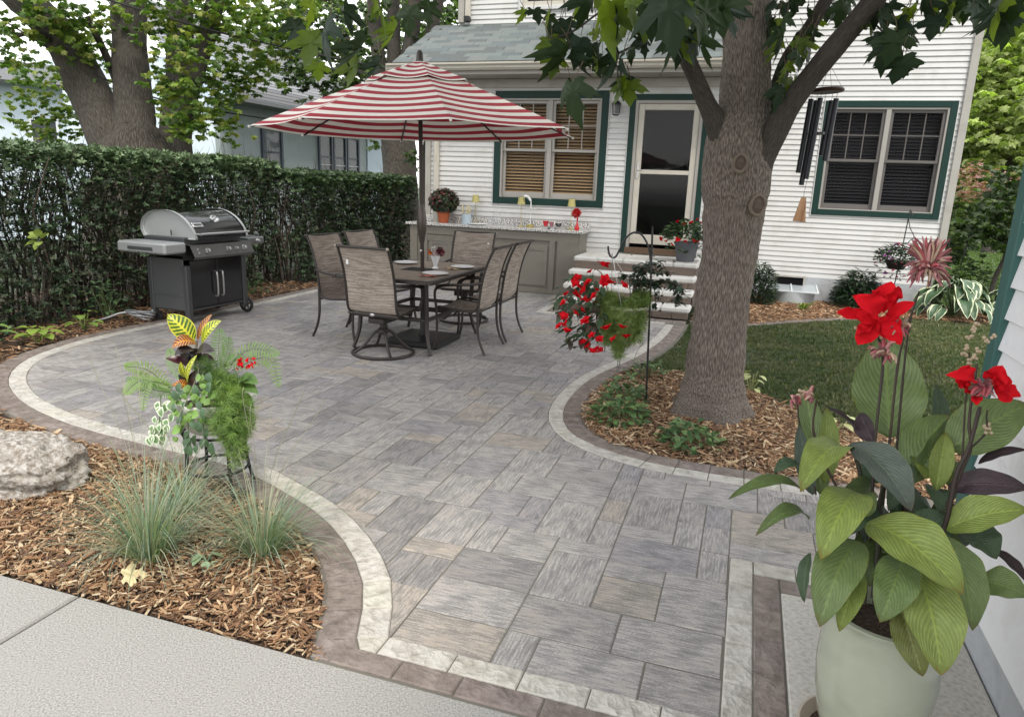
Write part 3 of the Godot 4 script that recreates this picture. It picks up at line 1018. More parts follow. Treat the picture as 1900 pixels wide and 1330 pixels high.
	obj("frame", b, K.siding, uw)
	b = MB.new()
	ring(b, -3.89, -2.99, 4.42, 5.74, .07, -.04, .0, .004)
	ring(b, -2.96, -2.06, 4.42, 5.74, .07, -.04, .0, .004)
	obj("sash", b, K.cream, uw)
	bx(uw, "pane", Vector3(-2.975, 5.08, -.03), Vector3(1.76, 1.2, .004), K.glass)
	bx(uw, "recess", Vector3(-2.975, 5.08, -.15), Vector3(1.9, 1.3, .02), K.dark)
	door(h)
	# light by the door: fixed, but an object of its own
	var la = thing("wall_lantern", "small black wall lantern with glass panes beside the door", "lantern", Vector3(-2.01, 2.63, -10.70))
	b = MB.new()
	b.box(Vector3(0, .11, -.115), Vector3(.075, .15, .02), Basis(), .006)
	b.tube(smooth3([Vector3(0, .13, -.11), Vector3(0, .21, -.07), Vector3(0, .235, -.02), Vector3(0, .215, 0)]), .007)
	obj("bracket", b, K.black, la)
	b = MB.new()
	b.lathe([Vector2(.078, .145), Vector2(.05, .18), Vector2(.022, .20), Vector2(.012, .225), Vector2(0, .23)], 8)
	b.lathe([Vector2(0, .144), Vector2(.078, .145)], 8)
	obj("hood", b, K.black, la)
	b = MB.new()
	for k in 6:
		var an = TAU * k / 6
		b.tube([Vector3(cos(an) * .045, 0, sin(an) * .045), Vector3(cos(an) * .062, .145, sin(an) * .062)], .004, 5)
	b.lathe([Vector2(0, -.012), Vector2(.03, -.01), Vector2(.05, .0), Vector2(.05, .008), Vector2(0, .008)], 10)
	obj("cage", b, K.black, la)
	b = MB.new()
	b.lathe([Vector2(.043, .008), Vector2(.058, .143)], 6)
	obj("glass", b, K.clear, la)

func door(h):
	var d = Node3D.new()
	d.name = "door"; h.add_child(d, true)
	d.position.z = -10.846
	var b = MB.new()
	ring(b, -1.83, -.70, .66, 2.93, .082, 0, .034, .003, .02)
	obj("casing", b, K.green, d)
	b = MB.new()
	ring(b, -1.844, -.686, .66, 2.942, .012, 0, .028, .002)
	obj("drip_channel", b, K.siding, d)
	b = MB.new()
	ring(b, -1.747, -.783, .72, 2.847, .045, -.06, .028, .003, .02)
	obj("jamb", b, K.taupe_light, d)
	b = MB.new()
	ring(b, -1.70, -.83, .80, 2.80, .085, -.045, .006, .005, .14)
	b.box(Vector3(-1.265, 1.85, -.02), Vector3(.70, .06, .048), Basis(), .004)
	obj("storm_door", b, K.cream, d)
	for y in [[.94, 1.82], [1.88, 2.715]]:
		b = MB.new()
		b.box(Vector3(-1.265, (y[0] + y[1]) * .5, -.022), Vector3(.70, y[1] - y[0], .004))
		obj("pane", b, K.glass, d)
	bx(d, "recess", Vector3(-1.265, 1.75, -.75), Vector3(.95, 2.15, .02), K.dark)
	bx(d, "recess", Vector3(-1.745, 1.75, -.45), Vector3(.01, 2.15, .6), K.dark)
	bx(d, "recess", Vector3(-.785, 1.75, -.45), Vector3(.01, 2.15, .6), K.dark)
	bx(d, "threshold", Vector3(-1.265, .70, -.0), Vector3(.99, .09, .14), mat(Color(.10, .058, .032), .6), .006)
	b = MB.new()
	b.box(Vector3(-1.655, 1.87, .012), Vector3(.03, .24, .012), Basis(), .004)
	b.tube([Vector3(-1.655, 1.87, .015), Vector3(-1.655, 1.87, .05), Vector3(-1.58, 1.87, .052)], .009, 8)
	obj("handle", b, K.steel, d)

func garage():
	var g = thing("garage", "white lap-sided garage wall with a green corner board behind the canna pot", "garage")
	bx(g, "foundation", Vector3(1.20, .045, -1.0), Vector3(.53, .27, 3.95), K.found, .004)
	bx(g, "wall", Vector3(1.21, 2.2, -1.0), Vector3(.56, 4.04, 3.94), K.siding)
	var s = Node3D.new()
	s.name = "cladding"; g.add_child(s, true)
	s.position = Vector3(.928, 0, 0)
	s.rotation.y = -PI / 2
	siding(s, -2.945, 1.0, .172, 4.0, .1135, [], mat(Color(.74, .74, .755), .55, {"tex": T.dirt, "tri": .7, "bump": T.grain, "bs": .25}), .02)
	bx(g, "corner_board", Vector3(.912, 2.08, -2.99), Vector3(.03, 3.85, .088), K.green2, .003)
	bx(g, "corner_board", Vector3(.945, 2.08, -3.022), Vector3(.088, 3.85, .026), K.green2, .003)
	var fl = MB.new()
	fl.box(Vector3(1.25, 4.15, -.9), Vector3(1.0, .12, 4.6), Basis(), .01)
	obj("roof_eave", fl, K.trim, g)

func steps():
	var s = thing("front_steps", "four white bullnose steps with brown risers leading to the door", "steps")
	var fz = [-9.15, -9.43, -9.70, -9.99]
	for k in 4:
		var yt = .16 * (k + 1)
		var back = fz[k + 1] - .04 if k < 3 else -10.82
		if k == 3: back = -10.80
		var n = 5
		var x = -2.34
		for q in n:
			var w = 1.74 / n * (rf(.9, 1.1) if q < n - 1 else 1.0)
			if q == n - 1: w = -.60 - x
			var b = MB.new()
			var dz = fz[k] + .03 - back
			b.box(Vector3(), Vector3(w - .003, .078, dz), Basis(), .022)
			obj("tread", b, K.steptop, s).position = Vector3(x + w * .5, yt - .039 + rf(-.001, .001), (fz[k] + .03 + back) * .5)
			x += w
		var y0 = .16 * k
		var xr = -2.31
		while xr < -.62:
			var w = minf(.30 * rf(.8, 1.2), -.62 - xr)
			bx(s, "riser_block", Vector3(xr + w * .5, y0 + .041 + .0, fz[k] - .03), Vector3(w - .004, .078, .10 + rf(-.004, .004)), K.riser, .006)
			xr += w
	bx(s, "core", Vector3(-1.47, .29, -10.33), Vector3(1.66, .58, .95), K.riser)
	bx(s, "core", Vector3(-1.47, .04, -9.6), Vector3(1.66, .08, .7), K.riser)
	bx(s, "core", Vector3(-1.47, .12, -9.75), Vector3(1.66, .24, .5), K.riser)
	bx(s, "core", Vector3(-1.47, .20, -9.87), Vector3(1.66, .40, .3), K.riser)

func kitchen():
	var c = thing("outdoor_counter", "taupe outdoor kitchen cabinet with a speckled granite top against the house", "cabinet")
	var z = -10.30
	bx(c, "carcass", Vector3(-3.73, .465, -10.575), Vector3(2.76, .925, .49), K.cabinet, .004)
	# face frame: stiles and rails proud of the carcass, leaving recessed door panels
	var b = MB.new()
	for x in [[-5.10, -4.98], [-4.90, -4.80], [-4.36, -4.24], [-3.86, -3.74], [-2.80, -2.715], [-2.68, -2.36]]: b.box(Vector3((x[0] + x[1]) * .5, .465, z - .015), Vector3(x[1] - x[0], .92, .03), Basis(), .003)
	b.box(Vector3(-3.73, .86, z - .017), Vector3(2.74, .125, .03), Basis(), .003)
	b.box(Vector3(-3.73, .04, z - .017), Vector3(2.74, .07, .03), Basis(), .003)
	b.box(Vector3(-4.58, .74, z - .019), Vector3(.44, .09, .026), Basis(), .003)
	obj("face_frame", b, K.cabinet, c)
	for x in [[-4.79, -4.37], [-4.23, -3.87], [-3.72, -2.82]]:
		var p = bx(c, "door", Vector3((x[0] + x[1]) * .5, .415, z - .033), Vector3(x[1] - x[0] - .02, .60, .022), K.cabinet, .003)
		b = MB.new()
		ring(b, x[0] + .012, x[1] - .012, .12, .71, .062, z - .022, z - .012, .002)
		obj("door_rail", b, K.cabinet, p)
	b = MB.new()
	b.box(Vector3(-3.73, .95, -10.55), Vector3(2.86, .04, .585), Basis(), .006)
	obj("countertop", b, K.granite, c)
	bx(c, "backsplash", Vector3(-3.73, 1.02, -10.805), Vector3(2.84, .10, .022), K.granite, .003)
	var Y = .971
	# potted chrysanthemum
	var m = thing("potted_chrysanthemum", "round dark-red chrysanthemum in a terracotta pot on the counter", "potted plant", Vector3(-4.62, Y, -10.52))
	b = MB.new()
	b.lathe([Vector2(0, 0), Vector2(.075, 0), Vector2(.098, .15), Vector2(.108, .15), Vector2(.11, .185), Vector2(.098, .185), Vector2(.095, .16), Vector2(0, .155)])
	obj("pot", b, K.terracotta, m)
	ball(m, "foliage", Vector3(0, .33, 0), Vector3(.235, .19, .235), 1500, .028, [Color(.035, .06, .025), Color(.05, .075, .03), Color(.02, .035, .015)])
	ball(m, "flowers", Vector3(0, .345, 0), Vector3(.245, .195, .245), 900, .022, [Color(.14, .022, .03), Color(.09, .018, .025), Color(.19, .03, .035), Color(.07, .03, .02)], .15)
	# match cup
	var cu = thing("brush_cup", "pale blue ceramic cup full of wooden sticks on the counter", "cup", Vector3(-4.22, Y, -10.50))
	b = MB.new()
	b.lathe([Vector2(0, 0), Vector2(.075, 0), Vector2(.077, .155), Vector2(.07, .155), Vector2(.068, .02), Vector2(0, .02)], 20)
	obj("cup", b, mat(Color(.42, .50, .56), .35), cu)
	for k in 15:
		b = MB.new()
		var a = rf(0, TAU)
		var r = rf(.02, .06)
		b.tube([Vector3(cos(a) * r, .03, sin(a) * r), Vector3(cos(a) * r * 1.5, rf(.24, .31), sin(a) * r * 1.5)], .005, 5)
		obj("stick", b, mat(Color(.62, .55, .36), .6), cu)
	plate(Vector3(-4.0, Y, -10.42), .15, "empty white plate on the granite counter beside the stick cup", "")
	# glass pitcher and tumblers
	for q in [[-3.74, .075, .20, "squat clear glass pitcher on the counter under the window", "pitcher"], [-3.86, .03, .12, "clear drinking glass just beside the squat pitcher on its umbrella side", "drinking glass"], [-3.60, .03, .12, "clear drinking glass between the squat pitcher and the middle gold lamp", "drinking glass"], [-5.02, .03, .14, "clear drinking glass at the counter end beside the chrysanthemum pot", "drinking glass"]]:
		b = MB.new()
		var r = q[1]
		var hh = q[2]
		b.lathe([Vector2(0, .0), Vector2(r * .8, 0), Vector2(r * 1.05, hh * .3), Vector2(r, hh * .62), Vector2(r * .72, hh * .82), Vector2(r * .85, hh)] if r > .05 else [Vector2(0, 0), Vector2(r * .8, 0), Vector2(r, hh)], 18)
		tag(obj("glass_pitcher" if r > .05 else "drinking_glass", b, K.clear), q[3], q[4], "clear glasses on the counter" if r < .05 else "").position = Vector3(q[0], Y, -10.58)
	# three small gold table lamps
	var lamp = null
	for q in [[-4.16, -10.72, "gold-shaded slim table lamp behind the stick cup"], [-3.37, -10.64, "gold-shaded slim table lamp under the middle of the window"], [-2.58, -10.66, "gold-shaded slim table lamp near the red vase"]]:
		if lamp == null:
			lamp = thing("table_lamp", q[2], "lamp", Vector3(q[0], Y, q[1]), 0, "gold table lamps on the counter")
			b = MB.new()
			b.lathe([Vector2(0, 0), Vector2(.055, 0), Vector2(.055, .01), Vector2(.012, .016), Vector2(0, .018)], 20)
			obj("base", b, K.gold, lamp)
			b = MB.new()
			b.tube([Vector3(0, .01, 0), Vector3(0, .36, 0)], .0045, 6)
			obj("stem", b, K.gold, lamp)
			b = MB.new()
			b.lathe([Vector2(.062, .335), Vector2(.045, .445), Vector2(0, .446)], 20)
			obj("shade", b, mat(Color(.46, .41, .15), .55, {"back": Color(.3, .3, .2)}), lamp)
		else: dup(lamp, Vector3(q[0], Y, q[1]), 0, q[2])
	# white gooseneck faucet
	var f = thing("faucet", "white gooseneck tap with a small tray beside the middle lamp", "faucet", Vector3(-3.21, Y, -10.62))
	b = MB.new()
	b.tube(smooth3([Vector3(0, 0, 0), Vector3(0, .34, 0), Vector3(-.01, .40, 0), Vector3(-.06, .46, .02), Vector3(-.11, .455, .03)]), [.008, .008, .008, .008, .008, .008, .008, .008, .008, .008, .009, .012, .015, .018, .02, .02, .02, .019, .018, .017, .016, .016, .015, .014, .012], 10)
	obj("spout", b, K.white, f)
	b = MB.new()
	b.lathe([Vector2(0, .27), Vector2(.10, .272), Vector2(.105, .285), Vector2(.0, .282)], 20)
	obj("tray", b, K.white, f)
	b = MB.new()
	b.lathe([Vector2(0, 0), Vector2(.06, 0), Vector2(.062, .02), Vector2(.025, .04), Vector2(0, .05)], 18)
	obj("foot", b, K.gold, f)
	# platter with bowls
	var pl = thing("serving_platter", "round silver platter on the counter holding small bowls", "platter", Vector3(-2.82, Y, -10.47))
	b = MB.new()
	b.lathe([Vector2(0, 0), Vector2(.06, .0), Vector2(.06, .022), Vector2(.17, .03), Vector2(.172, .036), Vector2(.0, .030)], 28)
	obj("platter", b, K.steel, pl)
	for q in [[-2.92, .05, .075, Color(.55, .02, .03), "red glass cup on the silver platter"], [-2.83, .04, .065, Color(.35, .12, .14), "pinkish glass cup in the middle of the silver platter"], [-2.72, .055, .05, Color(.05, .055, .06), "dark little bowl on the silver platter"]]:
		b = MB.new()
		b.lathe([Vector2(0, 0), Vector2(q[1] * .5, 0), Vector2(q[1], q[2]), Vector2(q[1] * .9, q[2]), Vector2(q[1] * .45, .01), Vector2(0, .01)], 18)
		tag(obj("small_bowl", b, mat(q[3], .25)), q[4], "bowl").position = Vector3(q[0], Y + .036, -10.47)
	var rvz = thing("bud_vase", "red bud vase holding one red bloom at the counter end", "vase", Vector3(-2.43, Y, -10.45))
	b = MB.new()
	b.lathe([Vector2(0, 0), Vector2(.03, 0), Vector2(.038, .03), Vector2(.03, .06), Vector2(.012, .09), Vector2(.010, .16), Vector2(.016, .18), Vector2(0, .175)], 16)
	obj("vase", b, K.redgloss, rvz)
	ball(rvz, "bloom", Vector3(-.02, .25, 0), Vector3(.055, .055, .055), 90, .035, [Color(.62, .03, .025), Color(.5, .02, .02)])

func plate(p: Vector3, r: float, label: String, group: String):
	if not K.has("plate_mesh"):
		var b = MB.new()
		b.lathe([Vector2(0, .002), Vector2(.60, .0), Vector2(.66, .012), Vector2(1.0, .10), Vector2(1.0, .13), Vector2(.95, .125), Vector2(.64, .05), Vector2(0, .045)], 32)
		K.plate_mesh = b.mesh()
	var o = obj("plate", K.plate_mesh, K.white)
	tag(o, label, "plate", group)
	o.position = p
	o.scale = Vector3.ONE * r

func leafmesh(kind: String) -> ArrayMesh:
	if K.has("lm_" + kind): return K["lm_" + kind]
	var b = MB.new()
	if kind == "oval": b.leaf(Vector3(), Vector3(0, .15, 1), .5, Vector3.UP, .06, .25, 2, 3)
	elif kind == "long": b.leaf(Vector3(), Vector3(0, .1, 1), .26, Vector3.UP, .1, .25, 2, 3)
	elif kind == "maple": b = maple_leaf(.18, .5)
	elif kind == "needle":
		for k in 5:
			var d = Vector3([0.0, .55, -.6, .3, -.3][k], [.1, .3, 0.0, -.25, .4][k], [1.0, .75, .7, .9, .8][k])
			var sd = Vector3(d.z, 0, -d.x) * .035
			b.quad(Vector3(), d * .5 + sd, d, d * .5 - sd)
	elif kind == "petal4":
		for k in 4:
			var a = k * PI / 2
			b.leaf(Vector3(), Vector3(cos(a), .25, sin(a)), .8, Vector3.UP, .1, .2, 2, 3)
	elif kind == "spray":   # a twig end of maple leaves
		var one = maple_leaf(.18, .5)
		for k in 7:
			var a = k * 2.4
			var bs = Basis(Vector3.UP, a) * Basis(Vector3.RIGHT, rf(.1, .9)) * Basis(Vector3.BACK, rf(-.5, .5)) * Basis.from_scale(Vector3.ONE * rf(.7, 1.1))
			b.col = Color(1, 1, 1) * rf(.8, 1.15)
			b.app(one, Transform3D(bs, Vector3(cos(a), -.12 * k + .3, sin(a)) * rf(.1, .75)))
	elif kind == "hedge":   # five small ovals about a point
		for k in 5:
			var a = k * 2.4
			b.col = Color(1, 1, 1) * rf(.75, 1.2)
			b.leaf(Vector3(), Vector3(cos(a), rf(-.1, .8), sin(a)) * rf(.8, 1.1), .55, Vector3.UP, .06, .2, 2, 2)
	K["lm_" + kind] = b.mesh()
	return K["lm_" + kind]

func maple_leaf(droop: float, fold: float) -> MB:
	var hp = [0, .06, .10, 0, .26, -.06, .46, 0, .36, .10, .42, .16, .60, .22, .82, .40, .62, .42, .58, .52, .44, .48, .26, .44, .30, .60, .38, .72, .24, .72, .16, .82, 0, 1]
	var p = []
	for k in range(0, hp.size(), 2): p.append(Vector2(hp[k], hp[k + 1]))
	for k in range(hp.size() - 4, 1, -2): p.append(Vector2(-hp[k], hp[k + 1]))
	var b = MB.new()
	var f = func(q): return Vector3(q.x, .16 * fold * absf(q.x) - droop * 1.6 * q.length_squared() + .03 * sin(q.x * 14.0 + q.y * 11.0), q.y)
	var c = Vector2(0, .36)
	var nn = func(q):
		var e = .01
		return (f.call(q + Vector2(0, e)) - f.call(q - Vector2(0, e))).cross(f.call(q + Vector2(e, 0)) - f.call(q - Vector2(e, 0))).normalized()
	var k0 = b.pt(f.call(c), nn.call(c), Vector2(.5, .36))
	var mid = []
	var out = []
	for q in p:
		var m = c.lerp(q, .55)
		mid.append(b.pt(f.call(m), nn.call(m), Vector2(.5 + m.x * .5, m.y)))
		out.append(b.pt(f.call(q), nn.call(q), Vector2(.5 + q.x * .5, q.y)))
	var n = p.size()
	for k in n:
		var j = (k + 1) % n
		b.i.append_array([k0, mid[k], mid[j], mid[k], out[k], out[j], mid[k], out[j], mid[j]])
	return b

func ball(par, nm: String, c: Vector3, r: Vector3, count: int, size: float, pal: Array, shell = .45, kind = "hedge", m = null):
	var xs = []
	var cs = []
	for k in count:
		var d = rv().normalized()
		var f = pow(rf(shell, 1.0), .5)
		var bs = Basis.looking_at(d + rv() * .35 + Vector3(0, .01, 0), Vector3.UP + rv() * .2) * Basis(Vector3.RIGHT, -PI / 2 * rf(.0, 1.0)) * Basis(Vector3.UP, rf(0, TAU))
		xs.append(Transform3D(bs.scaled(Vector3.ONE * size * rf(.7, 1.3)), c + d * r * f))
		cs.append(pal[rng.randi() % pal.size()] * rf(.75, 1.25))
	return scatter(nm, leafmesh(kind), m if m else K.leafd, xs, cs, par)
func trunk(par, nm: String, pts: Array, rads: Array, m, sides = 28, lump = .05, sd = 0):
	# swept bark with uneven girth
	var fn = FastNoiseLite.new()
	fn.seed = 40 + sd; fn.frequency = 1.6
	var ps = smooth3(pts, 5)
	var rs = []
	for k in rads.size() - 1:
		for s in 5: rs.append(lerpf(rads[k], rads[k + 1], smoothstep(0.0, 1.0, s / 5.0)))
	rs.append(rads[rads.size() - 1])
	var b = MB.new()
	b.tube(ps, rs, sides)
	var rows = ps.size()
	for k in b.v.size():
		var p = b.v[k]
		var nn = b.n[k]
		var q = clampi(k / (sides + 1), 0, rows - 1)
		var e = lump * rs[q] * (fn.get_noise_3d(p.x * 2.0, p.y, p.z * 2.0) + .35 * fn.get_noise_3d(p.x * 14.0, p.y * 2.0, p.z * 14.0))
		if k < rows * (sides + 1): b.v[k] = p + nn * e
	for k in rows: # closed seam
		b.v[k * (sides + 1) + sides] = b.v[k * (sides + 1)]
	return obj(nm, b, m, par)

func bark_trunk(par, pts: Array, rads: Array, m):
	# one closed surface with broken vertical ridges
	var rd = FastNoiseLite.new()
	rd.seed = 77; rd.frequency = 22.0; rd.fractal_type = FastNoiseLite.FRACTAL_RIDGED; rd.fractal_octaves = 3
	var lo = FastNoiseLite.new()
	lo.seed = 78; lo.frequency = 2.2; lo.fractal_octaves = 3
	var sides = 150
	var ps = smooth3(pts, 24)
	var rows = ps.size() - 1
	var p = []
	for k in ps.size():
		var f = k / 24.0
		var i0 = mini(int(f), rads.size() - 2)
		var r = lerpf(rads[i0], rads[i0 + 1], smoothstep(0.0, 1.0, f - i0)) if i0 < rads.size() - 1 else rads[rads.size() - 1]
		for s in sides + 1:
			var an = PI * .5 + TAU * (s % sides) / sides
			var dir = Vector3(cos(an), 0, -sin(an))
			var q = ps[k] + dir * r
			var e = .085 * r * lo.get_noise_3d(q.x * 2.0, q.y, q.z * 2.0) + .0095 * rd.get_noise_3d(q.x, q.y * .13, q.z) + .0025 * rd.get_noise_3d(q.x * 2.3 + 9.0, q.y * .6, q.z * 2.3)
			e += .055 * pow(clampf(1.0 - q.y / .30, 0.0, 1.3), 2.0) * (.4 + .6 * sin(5.0 * an + 1.0))
			for b in [[Vector3(-.10, 1.79, -5.09), .085, .020], [Vector3(.05, 1.525, -5.13), .10, .026], [Vector3(-.06, 1.40, -5.1), .12, .012]]: e += b[2] * exp(-(q - b[0]).length_squared() / (b[1] * b[1] * .5))
			p.append(q + dir * e)
	var b = MB.new()
	b.sheet(p, sides, rows)
	return obj("trunk", b, m, par)

func maple():
	var t = thing("maple_tree", "thick-trunked maple in the mulch island with two branch scars", "tree", Vector3.ZERO)
	var pr = [[-.1, -.13, .30], [.0, -.13, .275], [.06, -.13, .255], [.16, -.13, .228], [.34, -.132, .203], [.72, -.128, .186], [1.1, -.118, .184], [1.45, -.112, .200], [1.67, -.118, .224], [1.97, -.128, .216], [2.21, -.118, .163], [2.5, -.14, .150], [2.8, -.175, .150], [3.4, -.22, .15], [4.6, -.3, .12], [6.0, -.2, .07]]
	var ps = []
	var rs = []
	for p in pr:
		ps.append(Vector3(p[1], p[0], -5.3)); rs.append(p[2])
	bark_trunk(t, ps, rs, K.bark_main)
	trunk(t, "limb", [Vector3(-.13, 1.72, -5.28), Vector3(-.24, 1.97, -5.22), Vector3(-.37, 2.19, -5.12), Vector3(-.47, 2.38, -4.98), Vector3(-.62, 2.6, -4.6), Vector3(-1.0, 2.95, -3.9), Vector3(-1.4, 3.2, -3.0)], [.10, .085, .058, .052, .046, .035, .02], K.bark, 18, .1, 2)
	trunk(t, "limb", [Vector3(-.06, 1.62, -5.28), Vector3(.06, 1.92, -5.22), Vector3(.17, 2.17, -5.1), Vector3(.34, 2.43, -5.02), Vector3(.50, 2.65, -4.9), Vector3(.72, 2.95, -4.6), Vector3(1.1, 3.4, -3.8)], [.13, .092, .072, .064, .06, .05, .03], K.bark, 20, .1, 3)
	trunk(t, "limb", [Vector3(-.02, 2.05, -5.35), Vector3(.07, 2.28, -5.4), Vector3(.12, 2.48, -5.38), Vector3(.24, 2.68, -5.35), Vector3(.36, 2.92, -5.3), Vector3(.6, 3.4, -5.2)], [.07, .05, .045, .042, .04, .03], K.bark, 16, .1, 4)
	trunk(t, "limb", [Vector3(-.22, 3.0, -5.3), Vector3(-.8, 3.6, -4.6), Vector3(-1.8, 4.0, -3.6), Vector3(-2.8, 4.2, -2.6)], [.10, .08, .055, .03], K.bark, 14, .1, 5)
	# branch scars: a ring of callus round a paler centre
	for q in [[Vector3(-.10, 1.79, -5.052), Vector3(.15, .05, 1), .050], [Vector3(.040, 1.525, -5.112), Vector3(.45, .0, 1), .058]]:
		var z = q[1].normalized()
		var x = Vector3.UP.cross(z).normalized()
		var bs = Basis(x, z.cross(x), z)
		var pts = []
		for k in 17:
			var a = TAU * k / 16
			pts.append(q[0] + bs * Vector3(cos(a) * q[2] * (.82 + .1 * sin(a * 2 + 1)), sin(a) * q[2] * 1.15, .004 * sin(a * 3)))
		var b = MB.new()
		b.tube(pts, [.011, .014, .010, .012, .015, .012, .009, .011, .014, .012, .010, .012, .014, .011, .010, .013, .011], 8, false)
		var kn = obj("branch_scar", b, mat(Color(.165, .13, .10), .9, {"bump": T.barkb, "tri": 6.0, "bs": .6}), t)
		b = MB.new()
		b.lathe([Vector2(q[2] * .95, -.004), Vector2(q[2] * .6, .004), Vector2(q[2] * .3, .012), Vector2(0, .010)], 14, Transform3D(bs * Basis(Vector3.RIGHT, PI / 2), q[0]))
		obj("scar_wood", b, mat(Color(.20, .14, .095), .85, {"bump": T.barkb, "tri": 8.0, "bs": .8}) if q[2] < .05 else mat(Color(.115, .085, .066), .9, {"bump": T.barkb, "tri": 8.0, "bs": .8}), kn)
	# leaves near the lens: each a part
	var mats = []
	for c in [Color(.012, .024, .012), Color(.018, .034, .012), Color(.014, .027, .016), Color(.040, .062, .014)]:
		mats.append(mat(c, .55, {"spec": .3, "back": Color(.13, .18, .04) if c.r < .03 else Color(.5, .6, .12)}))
	var ms = []
	for k in 10: ms.append(maple_leaf(rf(.08, .75), rf(-.3, 2.2)).mesh())
	var twigs = []
	var leaves = [
		# u, v, width in pixels, depth
		[575, 18, 70, 3.0], [612, 60, 80, 2.9], [575, 78, 60, 3.2], [648, 30, 75, 3.0], [690, 16, 80, 2.8], [735, 58, 70, 3.1], [680, 84, 75, 3.0], [625, 108, 60, 3.3], [762, 30, 60, 3.0], [800, 24, 70, 2.9], [655, 122, 55, 3.4], [705, 118, 45, 3.4], [590, 130, 45, 3.6], [545, 52, 50, 3.4],
		[990, 30, 40, 4.2], [1022, 38, 46, 4.1], [1050, 49, 44, 4.0], [1075, 16, 55, 4.0], [1017, 90, 62, 4.0], [1048, 101, 70, 3.9], [1028, 118, 52, 4.0], [1078, 88, 60, 4.0], [1102, 115, 52, 4.2], [1094, 108, 45, 4.3], [1135, 30, 95, 3.4], [1138, 47, 85, 3.5], [1157, 120, 66, 3.9], [1152, 161, 50, 4.0], [1171, 164, 46, 4.0], [1064, 176, 78, 3.7], [1185, 88, 60, 3.9], [1206, 41, 70, 3.6], [1234, 27, 110, 2.6], [1250, 49, 90, 2.9], [1245, 82, 70, 3.6], [1261, 74, 60, 3.8], [1305, 85, 74, 3.6], [1283, 63, 66, 3.7], [1324, 25, 100, 2.7], [1357, 16, 90, 2.9], [1121, 79, 34, 4.2], [1090, 4, 60, 3.6], [1180, 8, 70, 3.4], [1280, 4, 80, 3.0],
		[1442, 17, 46, 4.4], [1462, 41, 52, 4.3], [1479, 10, 46, 4.4], [1500, 24, 40, 4.5], [1506, 64, 48, 4.4], [1490, 85, 48, 4.3], [1503, 95, 46, 4.4], [1476, 112, 58, 4.2], [1469, 129, 46, 4.4], [1446, 64, 50, 4.4], [1449, 91, 44, 4.5], [1446, 172, 46, 4.4], [1462, 156, 42, 4.5], [1517, 44, 34, 4.6], [1547, 17, 36, 4.6], [1564, 17, 40, 4.5], [1605, 44, 54, 4.2], [1638, 34, 58, 4.1], [1672, 51, 56, 4.1], [1689, 34, 44, 4.2], [1665, 81, 72, 3.9], [1645, 95, 56, 4.0], [1676, 122, 62, 3.9], [1696, 73, 48, 4.1], [1620, 14, 48, 4.2], [1720, 14, 52, 4.0], [1743, 7, 48, 4.0], [1737, 47, 56, 4.0], [1767, 27, 56, 3.9], [1791, 14, 50, 3.9], [1808, 27, 54, 3.8], [1855, 51, 84, 3.3], [1858, 20, 90, 3.1], [1882, 10, 80, 3.2], [1892, 34, 56, 3.6], [1830, 8, 60, 3.6]]
	var extra = []
	for q in leaves:
		if q[0] > 960: extra.append([q[0] + rf(-26, 26), q[1] + rf(-30, 12), q[2] * rf(.7, 1.0), q[3] + rf(.08, .3)])
	leaves.append_array(extra)
	for q in leaves:
		var s = q[2] / FOC * q[3] * .76 * rf(.8, 1.15)
		var p = at(q[0], q[1] - q[2] * .35, q[3])
		var bs = Basis(Vector3.UP, rf(0, TAU)) * Basis(Vector3.RIGHT, rf(.75, 1.5)) * Basis(Vector3.BACK, rf(-.4, .4))
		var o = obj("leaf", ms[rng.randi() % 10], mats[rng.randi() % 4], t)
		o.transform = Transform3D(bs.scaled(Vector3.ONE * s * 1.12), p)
		twigs.append([p, s])
	# petioles and thin twigs as one part each
	var pb = MB.new()
	for q in twigs:
		var e = q[0] + Vector3(rf(-.06, .06), rf(.07, .16), rf(-.06, .06))
		pb.tube([q[0], q[0].lerp(e, .5) + Vector3(rf(-.01, .01), .01, 0), e], [.0022, .002, .0026], 5, false)
	obj("petioles", pb, mat(Color(.10, .075, .04), .7), t, "stuff")
	for w in [[Vector3(-.62, 2.6, -4.6), at(1245, 40, 4.3), at(1165, 90, 4.1), at(1120, 110, 4.2)], [at(1245, 40, 4.3), at(1160, 0, 3.9), at(1060, 60, 4.0), at(1020, 70, 4.0)], [at(1100, -40, 3.6), at(980, -30, 3.6), at(760, -20, 3.0), at(600, 0, 3.0)], [Vector3(.50, 2.65, -4.9), at(1640, 60, 4.3), at(1675, 95, 4.0)], [Vector3(.50, 2.65, -4.9), at(1700, -20, 4.1), at(1850, 0, 3.6)], [Vector3(.12, 2.48, -5.38), at(1480, 60, 4.5), at(1500, 90, 4.4)], [Vector3(.12, 2.48, -5.38), at(1462, 120, 4.5), at(1450, 170, 4.5)]]:
		var b = MB.new()
		b.tube(smooth3(w, 4), .006, 6)
		obj("twig", b, K.bark, t)
	# the crown over the patio
	var xs = []
	var cs = []
	for k in 2300:
		var d = rv().normalized()
		var c = Vector3(-.4, 5.9, -4.6) + Vector3(d.x * 4.6, d.y * 2.6, d.z * 4.4) * pow(rf(.12, 1.0), .5)
		if c.y < 3.75: continue
		if c.z < -8.2: continue
		xs.append(Transform3D(Basis(Vector3.UP, rf(0, TAU)).scaled(Vector3.ONE * rf(.12, .19)), c))
		cs.append(Color(.035, .062, .02) * rf(.7, 1.4))
	scatter("crown", leafmesh("spray"), K.leafv, xs, cs, t)

